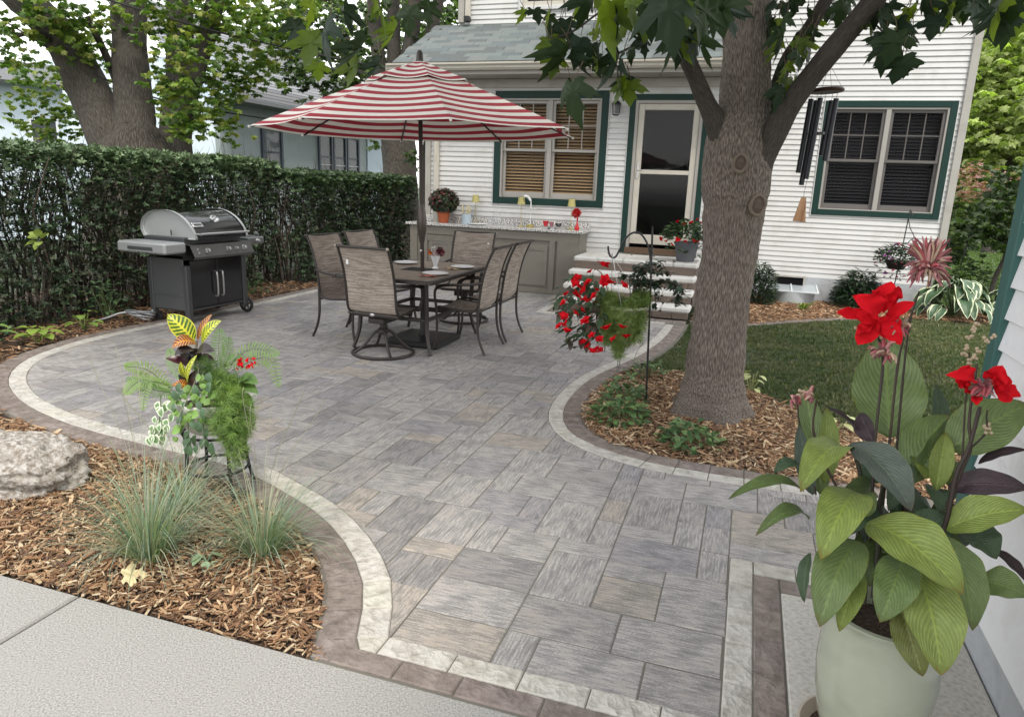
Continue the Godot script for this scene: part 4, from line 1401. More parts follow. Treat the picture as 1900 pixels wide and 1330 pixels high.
func blobs(par, nm: String, list: Array, size: float, pal: Array, flat = .75, kind = "spray"):
	var xs = []
	var cs = []
	for q in list:
		for k in q[2]:
			var d = rv() * Vector3(1, flat, 1) * .5
			if d.length() > 1.3: continue
			xs.append(Transform3D((Basis(Vector3.UP, rf(0, TAU)) * Basis(Vector3.RIGHT, rf(-.5, .5))).scaled(Vector3.ONE * size * rf(.75, 1.3)), q[0] + d * q[1]))
			cs.append(pal[rng.randi() % pal.size()] * rf(.75, 1.3))
	return scatter(nm, leafmesh(kind), K.leafv, xs, cs, par)

func back_trees():
	var t = thing("silver_maple", "old three-stemmed maple rising behind the hedge above the grill", "tree")
	var D = 10.3
	trunk(t, "trunk", [at(262, 560, D), at(260, 400, D), at(256, 300, D), at(252, 240, D)], [.80, .70, .56, .30], K.bark2, 36, .16, 10)
	trunk(t, "stem", [at(235, 330, D), at(205, 260, D), at(165, 170, D), at(125, 90, D - .1), at(60, 15, D - .3), at(-40, -70, D - .5)], [.34, .31, .28, .26, .23, .18], K.bark2, 26, .16, 11)
	trunk(t, "stem", [at(255, 330, D), at(250, 240, D), at(243, 150, D), at(240, 60, D), at(236, -60, D)], [.33, .28, .25, .235, .22], K.bark2, 26, .14, 12)
	trunk(t, "stem", [at(318, 330, D + .2), at(325, 240, D + .2), at(334, 150, D + .2), at(334, 60, D + .2), at(330, -60, D + .2)], [.30, .23, .20, .19, .18], K.bark2, 24, .14, 13)
	trunk(t, "stem", [at(330, 230, D + .2), at(362, 130, D + .1), at(385, 60, D), at(405, -30, D)], [.16, .14, .13, .12], K.bark2, 18, .14, 14)
	trunk(t, "branch", [at(216, 150, D), at(190, 90, D), at(160, 30, D - .2)], [.06, .05, .035], K.bark2, 10, .1, 15)
	trunk(t, "branch", [at(120, 90, D - .2), at(70, 60, D - .5), at(20, 70, D - .8)], [.06, .04, .02], K.bark2, 8, .1, 16)
	var G = [Color(.21, .31, .065), Color(.27, .36, .07), Color(.15, .25, .055), Color(.34, .37, .085), Color(.12, .21, .05)]
	blobs(t, "crown", [[at(40, 20, 9.6), .7, 96], [at(115, 50, 9.8), .5, 73], [at(150, 10, 9.8), .6, 73], [at(160, 95, 10.0), .35, 45], [at(15, 110, 9.6), .55, 61], [at(75, 150, 11.4), .55, 73], [at(125, 200, 11.5), .5, 73], [at(60, 215, 11.5), .5, 51], [at(165, 240, 11.6), .35, 45], [at(110, 255, 11.5), .45, 57], [at(200, 60, 11.5), .6, 51], [at(205, 160, 11.5), .45, 39], [at(290, 50, 9.8), .38, 45], [at(296, 130, 11.4), .4, 33], [at(318, 165, 9.6), .34, 73], [at(345, 220, 9.6), .34, 73], [at(352, 105, 9.5), .42, 85], [at(285, 10, 9.6), .4, 39], [at(395, 160, 10.6), .5, 73], [at(420, 235, 10.8), .32, 33], [at(385, 215, 10.4), .3, 39], [at(440, 60, 10.6), .75, 147], [at(375, 20, 10), .5, 73], [at(470, 120, 10.8), .55, 102], [at(520, 40, 10.6), .7, 114], [at(-40, 60, 9.6), .7, 67], [at(430, 150, 10.8), .4, 51]], .066, G)
	blobs(t, "upper_crown", [[Vector3(-8.2, 6.6, -7.6), 2.4, 170], [Vector3(-6.0, 6.6, -8.5), 1.6, 90], [Vector3(-9.5, 6.2, -5.8), 1.6, 80]], .17, G)
	var u = thing("boxelder_tree", "dark many-stemmed tree standing between the neighbour's house and the shingled roof", "tree")
	D = 16.4
	trunk(u, "trunk", [at(742, 620, D), at(742, 420, D), at(741, 320, D), at(738, 250, D), at(732, 190, D)], [.55, .44, .38, .38, .36], K.bark2, 26, .15, 20)
	for q in [[[at(728, 220, D), at(712, 160, D), at(700, 90, D), at(690, -30, D)], [.24, .18, .16, .15]], [[at(735, 220, D), at(730, 140, D), at(731, 60, D), at(728, -40, D)], [.24, .17, .155, .15]], [[at(742, 220, D), at(752, 130, D), at(766, 50, D), at(772, -40, D)], [.24, .18, .17, .15]], [[at(748, 230, D), at(778, 130, D), at(800, 60, D), at(822, -40, D)], [.2, .15, .14, .12]], [[at(715, 200, D), at(680, 150, D - .4), at(630, 110, D - .8), at(580, 90, D - 1)], [.09, .07, .05, .03]], [[at(705, 180, D), at(670, 130, D - .3), at(640, 60, D - .5)], [.08, .06, .04]]]:
		trunk(u, "stem", q[0], q[1], K.bark2, 16, .14, 21)
	var H = [Color(.05, .088, .03), Color(.07, .115, .035), Color(.04, .07, .026), Color(.10, .145, .04)]
	blobs(u, "crown", [[at(560, 60, 14), 1.0, 106], [at(620, 40, 14.5), .9, 106], [at(660, 110, 14), .7, 76], [at(600, 140, 14), .7, 68], [at(640, 170, 14), .5, 45], [at(560, 140, 14), .5, 41], [at(700, 40, 17), .8, 76], [at(690, 150, 17), .6, 45], [at(520, 90, 14), .6, 57], [at(760, 90, 17.5), .8, 57], [at(840, 90, 18), .8, 83], [at(855, 30, 18), .9, 83], [at(700, 215, 15.6), .4, 22], [at(770, 285, 15), .25, 15], [at(655, 200, 14), .35, 22]], .085, H)
	blobs(u, "upper_crown", [[Vector3(-7.2, 7.6, -14.8), 2.4, 160]], .18, H)
	# a belt of trees farther off
	for q in [["pale leafy tree far behind the grey house", [[at(520, 20, 26), 2.6, 150], [at(620, 60, 26), 2.6, 150], [at(430, 60, 27), 2.2, 90]], Color(.15, .22, .06)], ["tall loose tree beyond the shingled roof's end", [[at(800, 60, 22), 2.2, 260], [at(850, 130, 22), 1.4, 120], [at(760, 190, 22), 1.6, 130]], Color(.12, .18, .055)]]:
		var o = thing("far_tree", q[0], "tree", Vector3.ZERO, 0, "trees beyond the neighbouring gardens")
		var c = q[1][0][0]
		trunk(o, "trunk", [Vector3(c.x, -.1, c.z), Vector3(c.x, 2.5, c.z), Vector3(c.x + .2, 5, c.z)], [.3, .25, .15], K.bark2, 12, .1, 30)
		blobs(o, "crown", q[1], .2, [q[2], q[2] * 1.3, q[2] * .75])
	# bright trees at the right beyond the back lawn
	var n = 0
	for q in [["bright yellow-green tree filling the gap beyond the house corner", [[at(1850, 150, 24), 1.9, 420], [at(1880, 240, 23), 1.8, 420], [at(1815, 250, 25), 1.7, 330], [at(1820, 120, 26), 1.7, 300], [at(1900, 120, 24), 2.0, 330], [at(1850, 320, 24), 1.6, 300]], Color(.37, .44, .14)], ["darker green tree behind the bright one, showing between its boughs", [[at(1850, 40, 34), 3.4, 420], [at(1900, 60, 34), 3.4, 360], [at(1790, 330, 30), 2.6, 300], [at(1850, 370, 32), 2.4, 240], [at(1900, 380, 32), 2.4, 200], [at(1820, 200, 32), 3, 300]], Color(.13, .19, .06)]]:
		var o = thing("garden_tree", q[0], "tree")
		var c = q[1][1][0]
		trunk(o, "trunk", [Vector3(c.x, -.1, c.z), Vector3(c.x + .1, 1.5, c.z), Vector3(c.x, 3.5, c.z)], [.25, .2, .12], K.bark2, 12, .1, 31)
		blobs(o, "crown", q[1], .21 if n == 0 else .3, [q[2], q[2] * 1.25, q[2] * .7])
		n += 1

func hedge(label: String, x0: float, x1: float, z0: float, z1: float, h: float, pal: Array, dens: float):
	var o = thing("clipped_hedge", label, "hedge")
	var fn = FastNoiseLite.new()
	fn.frequency = .9
	var xs = []
	var cs = []
	var LZ = z1 - z0
	var W = x1 - x0
	var put = func(p, s, c):
		xs.append(Transform3D((Basis(Vector3.UP, rf(0, TAU)) * Basis(Vector3.RIGHT, rf(-1.2, 1.2))).scaled(Vector3.ONE * s), p))
		cs.append(c * rf(.7, 1.3))
	for k in int(1000 * LZ * W * dens):   # top
		var p = Vector3(rf(x0, x1), 0, rf(z0, z1))
		var e = minf(p.x - x0, x1 - p.x)
		p.y = h + .06 * fn.get_noise_2d(p.x * 3, p.z * 3) - .10 * exp(-e * 9.0) - absf(rng.randfn()) * .07 + .03
		put.call(p, rf(.035, .06), pal[rng.randi() % 3])
	for k in int(1500 * LZ * h * dens):   # faces, thinner towards the ground
		var y = h * (1.0 - pow(rng.randf(), 1.15))
		var z = rf(z0, z1)
		var open = fn.get_noise_2d(z * 2.2 + 40.0, y * 2.4)
		if rng.randf() < .40 * (1.0 - y / h) + .6 * smoothstep(.0, .4, open) * smoothstep(1.0, .75, y / h): continue
		var f = rng.randf() < .7
		var x = (x1 if f else x0) + (-1.0 if f else 1.0) * absf(rng.randfn()) * .14 + .05 * fn.get_noise_2d(z * 5.0, y * 5.0)
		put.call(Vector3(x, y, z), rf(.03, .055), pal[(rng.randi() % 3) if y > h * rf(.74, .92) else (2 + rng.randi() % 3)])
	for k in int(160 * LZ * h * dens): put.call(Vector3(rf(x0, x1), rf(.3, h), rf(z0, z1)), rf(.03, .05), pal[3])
	scatter("foliage", leafmesh("hedge"), K.leafd, xs, cs, o)
	xs = []
	cs = []
	var tw = MB.new()
	tw.tube([Vector3(0, 0, 0), Vector3(.06, .35, .03), Vector3(-.03, .7, 0), Vector3(.05, 1, .04)], [.009, .007, .006, .003], 5, false)
	for k in int(34 * LZ):
		var l = rf(.8, 1.0) * h
		xs.append(Transform3D((Basis(Vector3.UP, rf(0, TAU)) * Basis(Vector3.RIGHT, rf(-.16, .16))).scaled(Vector3(l, l, l)), Vector3(rf(x0 + .1, x1 - .12), -.06, rf(z0, z1))))
		cs.append(Color(1, 1, 1) * rf(.5, 1.2))
	for k in int(330 * LZ):
		var l = rf(.18, .55)
		xs.append(Transform3D((Basis(Vector3.UP, rf(0, TAU)) * Basis(Vector3.RIGHT, rf(-1.3, 1.3))).scaled(Vector3(l * .8, l, l * .8)), Vector3(rf(x0, x1), rf(.15, h - .15), rf(z0, z1))))
		cs.append(Color(1, .9, .8) * rf(.4, 1.1))
	scatter("branches", tw, K.twig, xs, cs, o)
	return o

func hedges():
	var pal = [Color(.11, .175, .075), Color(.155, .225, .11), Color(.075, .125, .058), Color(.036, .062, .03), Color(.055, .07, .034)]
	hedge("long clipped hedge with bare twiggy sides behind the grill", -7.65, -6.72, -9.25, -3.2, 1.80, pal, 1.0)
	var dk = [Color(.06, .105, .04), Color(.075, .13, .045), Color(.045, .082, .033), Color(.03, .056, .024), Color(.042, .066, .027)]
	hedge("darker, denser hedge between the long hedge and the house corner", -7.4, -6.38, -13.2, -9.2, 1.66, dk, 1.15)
	# bright shoots on the near end of the hedge
	var o = thing("hedge_seedling", "pale green broad-leaved shoots poking out of the twiggy hedge", "plant", at(75, 445, 6.9))
	for q in [[-.10, .02, 0], [.02, .09, .02], [.08, .06, 0], [.04, -.04, .03], [-.02, -.08, .02], [-.14, -.06, 0], [.14, .05, .02], [-.05, .06, .03]]:
		var b = MB.new()
		b.leaf(Vector3(q[0] * .4, q[1] * .4, q[2]), Vector3(q[0] * 1.3, q[1] * 1.2, q[2] + .04), .075, Vector3(.2, 1, .5), .1, .2)
		obj("leaf", b, mat(Color(.22, .29, .06), .5, {"back": Color(.4, .45, .2)}), o)

func neighbours():
	var h = thing("grey_house", "grey-green stucco house with dark-framed windows behind the hedge", "house")
	bx(h, "wall", Vector3(-13.5, 1.7, -20.6), Vector3(.3, 3.6, 9.4), K.greywall)
	bx(h, "gable_wall", Vector3(-16.5, 2.2, -15.98), Vector3(6.0, 4.6, .2), mat(Color(.62, .70, .76), .8))
	bx(h, "corner_panel", Vector3(-13.33, 1.6, -24.2), Vector3(.06, 3.3, 1.5), K.bluewall)
	for q in [[-18.0, .95], [-20.75, .8], [-21.6, .8], [-22.45, .8]]:
		var w = Node3D.new()
		w.name = "window"; h.add_child(w, true)
		w.position = Vector3(-13.33, 2.25, q[0])
		w.rotation.y = PI / 2
		var b = MB.new()
		ring(b, -q[1] * .5, q[1] * .5, -.75, .72, .085, 0, .06, .004)
		b.box(Vector3(0, .0, .02), Vector3(q[1] - .17, .05, .03))
		obj("frame", b, mat(Color(.035, .05, .07), .5), w)
		bx(w, "pane", Vector3(0, 0, .012), Vector3(q[1] - .16, 1.3, .004), K.glass)
		bx(w, "shade", Vector3(0, 0, .004), Vector3(q[1] - .16, 1.3, .004), mat(Color(.10, .115, .12), .7))
		if q[1] < .9: bx(w, "muntin", Vector3(0, -.25, .03), Vector3(q[1] - .17, .03, .02), mat(Color(.4, .42, .44), .6))
	var e0 = Vector3(0, 3.52, 0)
	var sl = Vector2(-4.6, 2.9)
	var sd = Vector3(sl.x, sl.y, 0).normalized()
	var up = Vector3(sl.y, -sl.x, 0).normalized()
	var b = MB.new()
	for k in 26:
		var g = rf(.85, 1.1)
		b.col = (Color(.115, .115, .12) if k < 4 else Color(.20, .205, .215)) * g
		b.box(Vector3(-12.85, 3.55, -20.6) + sd * (.1 + k * .21) + up * .01, Vector3(.24, .02, 9.9), Basis(sd, up, sd.cross(up)) * Basis(Vector3.BACK, -.05))
	obj("roof", b, K.shingle, h, "stuff")
	bx(h, "gutter", Vector3(-12.82, 3.48, -20.6), Vector3(.12, .12, 10), mat(Color(.16, .17, .18), .6), .01)
	bx(h, "soffit", Vector3(-13.1, 3.42, -20.6), Vector3(.5, .03, 9.9), mat(Color(.20, .22, .23), .8))
	bx(h, "eave_return", Vector3(-13.2, 3.62, -15.75), Vector3(.8, .32, .26), mat(Color(.50, .60, .72), .6))
	var f = thing("pale_blue_house", "pale blue house glimpsed past the hedge's near end", "house", at(-60, 330, 16), .95)
	f.position.y = -.1
	bx(f, "wall", Vector3(0, 1.75, 0), Vector3(4.0, 3.5, .3), mat(Color(.62, .72, .80), .8))
	var w = Node3D.new()
	w.name = "window"; f.add_child(w, true)
	w.position = Vector3(1.55, 2.35, .16)
	b = MB.new()
	ring(b, -.3, .3, -.45, .45, .06, 0, .05)
	obj("frame", b, mat(Color(.75, .80, .84), .5), w)
	bx(w, "pane", Vector3(0, 0, .01), Vector3(.5, .8, .01), mat(Color(.06, .07, .08), .3))
	b = MB.new()
	b.box(Vector3(0, 3.75, .1), Vector3(4.6, .08, 1.2), Basis(Vector3.RIGHT, .45))
	obj("roof", b, mat(Color(.12, .125, .13), .8), f)
	b = MB.new()
	b.box(Vector3(1.95, 2.05, .55), Vector3(.75, .05, .9), Basis(Vector3.BACK, .5))
	obj("awning", b, mat(Color(.09, .10, .12), .7), f)
	for q in [[at(60, -45, 9), at(400, 58, 10), at(720, 128, 11.5), "upper black utility cable crossing in front of the big maple"], [at(-40, 10, 9.5), at(250, 170, 10.5), at(560, 230, 11.5), "lower black utility cable sagging behind the striped umbrella"]]:
		b = MB.new()
		b.tube(smooth3([q[0], q[1], q[2]], 8), .012, 6)
		tag(obj("utility_cable", b, K.black), q[3], "cable")
func chair(nm: String, label: String, swivel: bool, pos: Vector3, yaw: float):
	var c = thing(nm, label, "chair", pos, yaw, "sling chairs round the patio table")
	var pf = smooth3([Vector3(0, 1.02, -.352), Vector3(0, 1.022, -.335), Vector3(0, .985, -.318), Vector3(0, .92, -.288), Vector3(0, .80, -.245), Vector3(0, .66, -.215), Vector3(0, .54, -.20), Vector3(0, .455, -.185), Vector3(0, .412, -.145), Vector3(0, .405, -.05), Vector3(0, .42, .12), Vector3(0, .43, .21), Vector3(0, .418, .245), Vector3(0, .40, .25)], 2)
	for part in [["back_sling", 0, 15], ["seat_sling", 15, pf.size() - 1]]:
		var p = []
		var n = part[2] - part[1]
		for k in range(part[1], part[2] + 1):
			for a in 7:
				var u = a / 3.0 - 1.0
				p.append(pf[k] + Vector3(u * .245, -.012 * (1 - u * u) * (1.0 if k > 15 else .3), -.012 * (1 - u * u) * (1.0 if k <= 15 else .0)))
		var b = MB.new()
		b.sheet(p, 6, n)
		obj(part[0], b, K.sling, c)
	for s in [-1.0, 1.0]:
		var x = s * .256
		var pts = []
		for q in pf: pts.append(Vector3(x, q.y, q.z))
		var b = MB.new()
		b.tube(pts, .0125, 8)
		obj("side_rail", b, K.frame, c)
		var cap = MB.new()
		cap.lathe([Vector2(0, -.014), Vector2(.012, -.008), Vector2(.014, 0), Vector2(.012, .008), Vector2(0, .014)], 10, Transform3D(Basis(Vector3.BACK, PI / 2), Vector3(x + s * .006, 1.02, -.352)))
		obj("end_cap", cap, mat(Color(.36, .31, .26), .4) if swivel else K.frame, c)
		# arm and front leg in one bent tube
		x = s * .285
		b = MB.new()
		var arm = [Vector3(s * .262, .69, -.222), Vector3(x, .672, -.12), Vector3(x, .655, .05), Vector3(x, .64, .17), Vector3(x, .61, .232), Vector3(x, .55, .25)]
		if swivel: arm.append_array([Vector3(s * .27, .46, .235), Vector3(s * .26, .41, .21)])
		else: arm.append_array([Vector3(s * .275, .43, .238), Vector3(s * .275, .25, .226), Vector3(s * .285, .10, .235), Vector3(s * .29, .004, .262)])
		b.tube(smooth3(arm, 4), .0135, 8)
		obj("arm", b, K.frame, c)
		if not swivel:
			b = MB.new()
			b.tube(smooth3([Vector3(s * .262, .50, -.196), Vector3(s * .266, .36, -.19), Vector3(s * .27, .22, -.197), Vector3(s * .275, .10, -.228), Vector3(s * .28, .004, -.275)], 4), .0135, 8)
			obj("rear_leg", b, K.frame, c)
	var b = MB.new()
	b.tube([Vector3(-.256, 1.02, -.352), Vector3(.256, 1.02, -.352)], .0125, 8)
	b.tube([Vector3(-.256, .40, .245), Vector3(.256, .40, .245)], .011, 8)
	b.tube([Vector3(-.262, .40, -.175), Vector3(.262, .40, -.175)], .011, 8)
	obj("cross_bar", b, K.frame, c)
	if swivel:
		b = MB.new()
		b.bar(Vector3(-.24, .375, -.10), Vector3(.24, .375, -.10), .03, .025, .004)
		b.bar(Vector3(-.24, .375, .12), Vector3(.24, .375, .12), .03, .025, .004)
		b.box(Vector3(0, .335, .0), Vector3(.17, .055, .26), Basis(), .01)
		b.lathe([Vector2(0, .19), Vector2(.03, .19), Vector2(.052, .21), Vector2(.052, .235), Vector2(.030, .255), Vector2(.030, .32), Vector2(0, .32)], 18)
		obj("swivel_hub", b, K.frame, c)
		for k in 4:
			var a = PI / 4 + k * PI / 2
			var d = Vector3(cos(a), 0, sin(a))
			b = MB.new()
			b.tube(smooth3([d * .03 + Vector3(0, .225, 0), d * .09 + Vector3(0, .20, 0), d * .16 + Vector3(0, .115, 0), d * .235 + Vector3(0, .05, 0), d * .285 + Vector3(0, .026, 0)], 4), .0145, 8)
			obj("base_leg", b, K.frame, c)
		b = MB.new()
		var pts = []
		for k in 33: pts.append(Vector3(cos(TAU * k / 32) * .285, .017, sin(TAU * k / 32) * .285))
		b.tube(pts, .0145, 10, false)
		obj("base_ring", b, K.frame, c)
		bx(c, "care_tag", Vector3(.19, .885, -.283), Vector3(.022, .055, .003), K.white)
		b = MB.new()
		b.lathe([Vector2(.028, 0), Vector2(.024, .004), Vector2(0, .005)], 16, Transform3D(Basis(Vector3.RIGHT, -PI / 2) * Basis.from_scale(Vector3(1, 1, .5)), Vector3(0, .40, -.19)))
		obj("maker_badge", b, K.steel, c)
	return c

func dining():
	var T0 = Vector3(-3.12, 0, -6.5)
	var t = thing("patio_table", "rectangular patio table with a brown planked top and dark metal frame", "table", T0)
	var b = MB.new()
	var tops = MB.new()
	var W = 1.02
	var D = 1.60
	# frame rim and planks
	ring_flat(b, W, D, .05, .70, .735)
	obj("rim", b, K.frame, t)
	var n = 6
	var cw = (W - .10) / n
	for k in n:
		var x0 = -W * .5 + .05 + k * cw
		var zs = [[-D * .5 + .05, D * .5 - .05]]
		if k == 2 or k == 3: zs = [[-D * .5 + .05, -.14], [.14, D * .5 - .05]]
		for z in zs:
			var p = MB.new()
			p.quad(Vector3(x0 + .0015, .7335, z[1]), Vector3(x0 + cw - .0015, .7335, z[1]), Vector3(x0 + cw - .0015, .7335, z[0]), Vector3(x0 + .0015, .7335, z[0]), Vector3.UP, [Vector2(z[1] * 1.3 + k * .37, k * .21), Vector2(z[1] * 1.3 + k * .37, k * .21 + .17), Vector2(z[0] * 1.3 + k * .37, k * .21 + .17), Vector2(z[0] * 1.3 + k * .37, k * .21)])
			p.box(Vector3(x0 + cw * .5, .722, (z[0] + z[1]) * .5), Vector3(cw - .003, .022, z[1] - z[0]))
			obj("plank", p, K.tabletop, t)
	b = MB.new()
	b.box(Vector3(0, .7235, 0), Vector3(cw * 2, .018, .28), Basis(), .003)
	for k in 5: b.box(Vector3(0, .735, -.11 + k * .055), Vector3(cw * 2 - .02, .006, .02), Basis(), .002)
	obj("centre_grate", b, K.black, t)
	for sx in [-1.0, 1.0]:
		for sz in [-1.0, 1.0]:
			b = MB.new()
			b.tube(smooth3([Vector3(sx * .36, .70, sz * .60), Vector3(sx * .355, .52, sz * .575), Vector3(sx * .35, .32, sz * .555), Vector3(sx * .365, .16, sz * .565), Vector3(sx * .41, .004, sz * .59)], 5), [.024, .024, .024, .024, .024, .024, .024, .024, .024, .024, .023, .022, .021, .02, .02, .019, .018, .018, .017, .017, .017], 8)
			obj("leg", b, K.frame, t)
			b = MB.new()
			b.bar(Vector3(sx * .355, .62, sz * .58), Vector3(sx * .08, .695, sz * .30), .03, .02, .004)
			obj("brace", b, K.frame, t)
	b = MB.new()
	for s in [-1.0, 1.0]:
		b.bar(Vector3(-.35, .33, s * .555), Vector3(.35, .33, s * .555), .03, .035, .004)
		b.bar(Vector3(s * .35, .332, -.54), Vector3(s * .35, .332, .54), .03, .035, .004)
		b.bar(Vector3(-.335, .334, s * .04), Vector3(.335, .334, s * .04), .025, .03, .004)
	obj("stretcher", b, K.frame, t)
	var ST = "sling chairs round the patio table"
	var c0 = chair("sling_armchair", "taupe sling armchair nearest the shepherd's hook, its back to the steps", false, Vector3(-2.54, 0, -6.45), -PI / 2)
	dup(c0, Vector3(-2.54, 0, -7.10), -PI / 2, "taupe sling armchair between the hook-side chair and the outdoor counter")
	dup(c0, Vector3(-3.86, 0, -6.42), PI / 2 - .10, "taupe sling armchair nearest the grill, facing the table")
	dup(c0, Vector3(-3.86, 0, -7.13), PI / 2 - .14, "taupe sling armchair beside the dark hedge, half hidden by the swivel chair")
	var s0 = chair("swivel_chair", "sling swivel chair on a ring base turning its back to the foreground", true, Vector3(-3.16, 0, -5.82), PI - .05)
	dup(s0, Vector3(-3.12, 0, -7.74), .03, "sling swivel chair at the table's far end in front of the counter")
	# laid table
	var y = .739
	plate(Vector3(-3.45, y, -6.87), .125, "white dinner plate at the far hedge-side corner of the table", "plates on the patio table")
	plate(Vector3(-2.80, y, -6.20), .125, "white dinner plate nearest the table's front corner, by a coral napkin", "plates on the patio table")
	plate(Vector3(-2.79, y, -6.86), .125, "white dinner plate beside a tan napkin on the table's far side", "plates on the patio table")
	plate(Vector3(-3.42, y, -6.22), .125, "white dinner plate peeping out behind the foreground swivel chair's back", "plates on the patio table")
	for q in [[-2.80, -6.03, Color(.55, .20, .15), "crumpled coral paper napkin in front of the nearest plate", .3], [-2.84, -6.68, Color(.50, .36, .20), "folded tan napkin between the two hook-side plates", -.4]]:
		b = MB.new()
		var p = []
		for k in 7:
			for a in 7: p.append(Vector3((a - 3) * .026, .006 + .008 * sin(a * 1.7 + k) * sin(k * 1.3), (k - 3) * .011))
		b.sheet(p, 6, 6, true)
		var o = obj("napkin", b, mat(q[2], .8))
		tag(o, q[3], "napkin")
		o.position = Vector3(q[0], y, q[1]); o.rotation.y = q[4]
	var v = thing("flower_vase", "white footed vase of mixed flowers beside the umbrella pole", "vase", Vector3(-2.99, y, -6.62))
	b = MB.new()
	b.lathe([Vector2(0, 0), Vector2(.034, 0), Vector2(.034, .008), Vector2(.018, .02), Vector2(.020, .04), Vector2(.052, .125), Vector2(.048, .125), Vector2(.016, .045), Vector2(0, .045)], 10)
	obj("vase", b, K.white, v)
	for q in [[-.055, .165, 0, Color(.62, .16, .02)], [-.02, .19, .01, Color(.75, .73, .70)], [.03, .17, .02, Color(.16, .03, .05)], [.055, .155, -.01, Color(.12, .025, .05)], [.01, .16, .03, Color(.55, .42, .42)], [.075, .17, .0, Color(.2, .05, .06)], [.04, .195, -.02, Color(.09, .03, .03)]]: ball(v, "flower", Vector3(q[0], q[1], q[2]), Vector3(.022, .02, .022), 34, .018, [q[3], q[3] * 1.2])

func ring_flat(b: MB, W: float, D: float, w: float, y0: float, y1: float):
	var yc = (y0 + y1) * .5
	var h = y1 - y0
	for s in [-1.0, 1.0]:
		b.box(Vector3(s * (W - w) * .5, yc, 0), Vector3(w, h, D), Basis(), .006)
		b.box(Vector3(0, yc - .001, s * (D - w) * .5), Vector3(W - 2 * w, h, w), Basis(), .006)

func umbrella():
	var u = thing("market_umbrella", "red and white striped market umbrella standing through the patio table", "umbrella", Vector3(-3.04, 0, -6.45))
	u.rotation = Vector3(.0068, 0, .018)
	var R = 1.545
	var ph = 4.9065
	var yr = 2.055
	var ya = 2.665
	var st = img(4, 128, func(a, v): return L(.33, .022, .038) if v > .25 and v < .75 else L(.74, .70, .63))
	var m1 = mat(Color(1, 1, 1), .85, {"tex": st, "uvs": Vector3(1, 8, 1), "back": Color(.5, .5, .5), "bump": T.fine, "bs": .02})
	var m2 = mat(Color(1, 1, 1), .85, {"tex": st, "uvs": Vector3(1, 4, 1), "back": Color(.5, .5, .5)})
	var ridge = func(k, s, dy):
		var a = ph + k * PI / 4
		return Vector3(cos(a) * R * s, ya + (yr - ya) * pow(s, 1.06) + dy, sin(a) * R * s)
	for k in 8:
		for lay in [["canopy_panel", .24, 1.0, 0.0, m1, 12], ["vent_panel", .02, .34, .028, m2, 6]]:
			var p = []
			for j in lay[5] + 1:
				var s = lerpf(lay[1], lay[2], float(j) / lay[5])
				for a in 9:
					var f = a / 8.0
					var q = ridge.call(k, s, lay[3]).lerp(ridge.call(k + 1, s, lay[3]), f)
					var sag = sin(PI * f)
					q.y -= .045 * sag * s * (1.0 - .75 * pow(s, 4.0) if lay[5] == 12 else 1.6)
					q -= Vector3(q.x, 0, q.z) * (.030 * sag * smoothstep(.8, 1.0, s) if lay[5] == 12 else .02 * sag)
					p.append(q)
			var b = MB.new()
			b.sheet(p, 8, lay[5])
			obj(lay[0], b, lay[4], u)
		var b = MB.new()
		b.tube([Vector3(0, ya - .03, 0) + ridge.call(k, .03, -.03) * Vector3(1, 0, 1), ridge.call(k, .5, -.018), ridge.call(k, .985, -.014)], .009, 6)
		obj("rib", b, K.frame, u)
		b = MB.new()
		b.tube([Vector3(cos(ph + k * PI / 4) * .04, 2.22, sin(ph + k * PI / 4) * .04), ridge.call(k, .48, -.02)], .007, 6)
		obj("strut", b, K.frame, u)
		b = MB.new()
		b.lathe([Vector2(0, -.014), Vector2(.012, -.008), Vector2(.012, .008), Vector2(0, .014)], 8, Transform3D(Basis(), ridge.call(k, 1.0, -.008)))
		obj("rib_tip", b, K.cloth, u)
	var b = MB.new()
	b.tube([Vector3(0, .05, 0), Vector3(0, 1.0, 0)], .019, 12)
	b.tube([Vector3(0, 1.0, 0), Vector3(0, ya + .02, 0)], .021, 12)
	obj("pole", b, mat(Color(.045, .033, .028), .35, {"metal": .4}), u)
	b = MB.new()
	b.lathe([Vector2(.021, 1.0), Vector2(.03, 1.05), Vector2(.045, 1.13), Vector2(.048, 1.22), Vector2(.04, 1.30), Vector2(.026, 1.36), Vector2(.021, 1.38)], 16)
	obj("crank_housing", b, mat(Color(.075, .06, .052), .35, {"metal": .4}), u)
	b = MB.new()
	b.lathe([Vector2(.05, 2.16), Vector2(.05, 2.26), Vector2(.021, 2.27)], 14)
	obj("runner", b, K.frame, u)
	b = MB.new()
	b.lathe([Vector2(.02, ya), Vector2(.036, ya + .015), Vector2(.030, ya + .09), Vector2(.018, ya + .115), Vector2(0, ya + .12)], 14)
	obj("finial", b, K.frame, u)
	b = MB.new()
	b.lathe([Vector2(0, .935), Vector2(.011, .937), Vector2(.011, .96), Vector2(0, .962)], 10, Transform3D(Basis(Vector3.RIGHT, PI / 2), Vector3(.0, .93, -.93)))
	obj("tilt_knob", b, K.steel, u)
	var bs = thing("umbrella_base", "square black umbrella base under the table", "umbrella base", Vector3(-3.04, 0, -6.45))
	b = MB.new()
	b.box(Vector3(0, .035, 0), Vector3(.58, .06, .58), Basis(), .012)
	b.lathe([Vector2(.06, .065), Vector2(.035, .09), Vector2(.032, .34), Vector2(.0235, .34), Vector2(.0235, .07)], 16)
	obj("weight", b, K.black, bs)

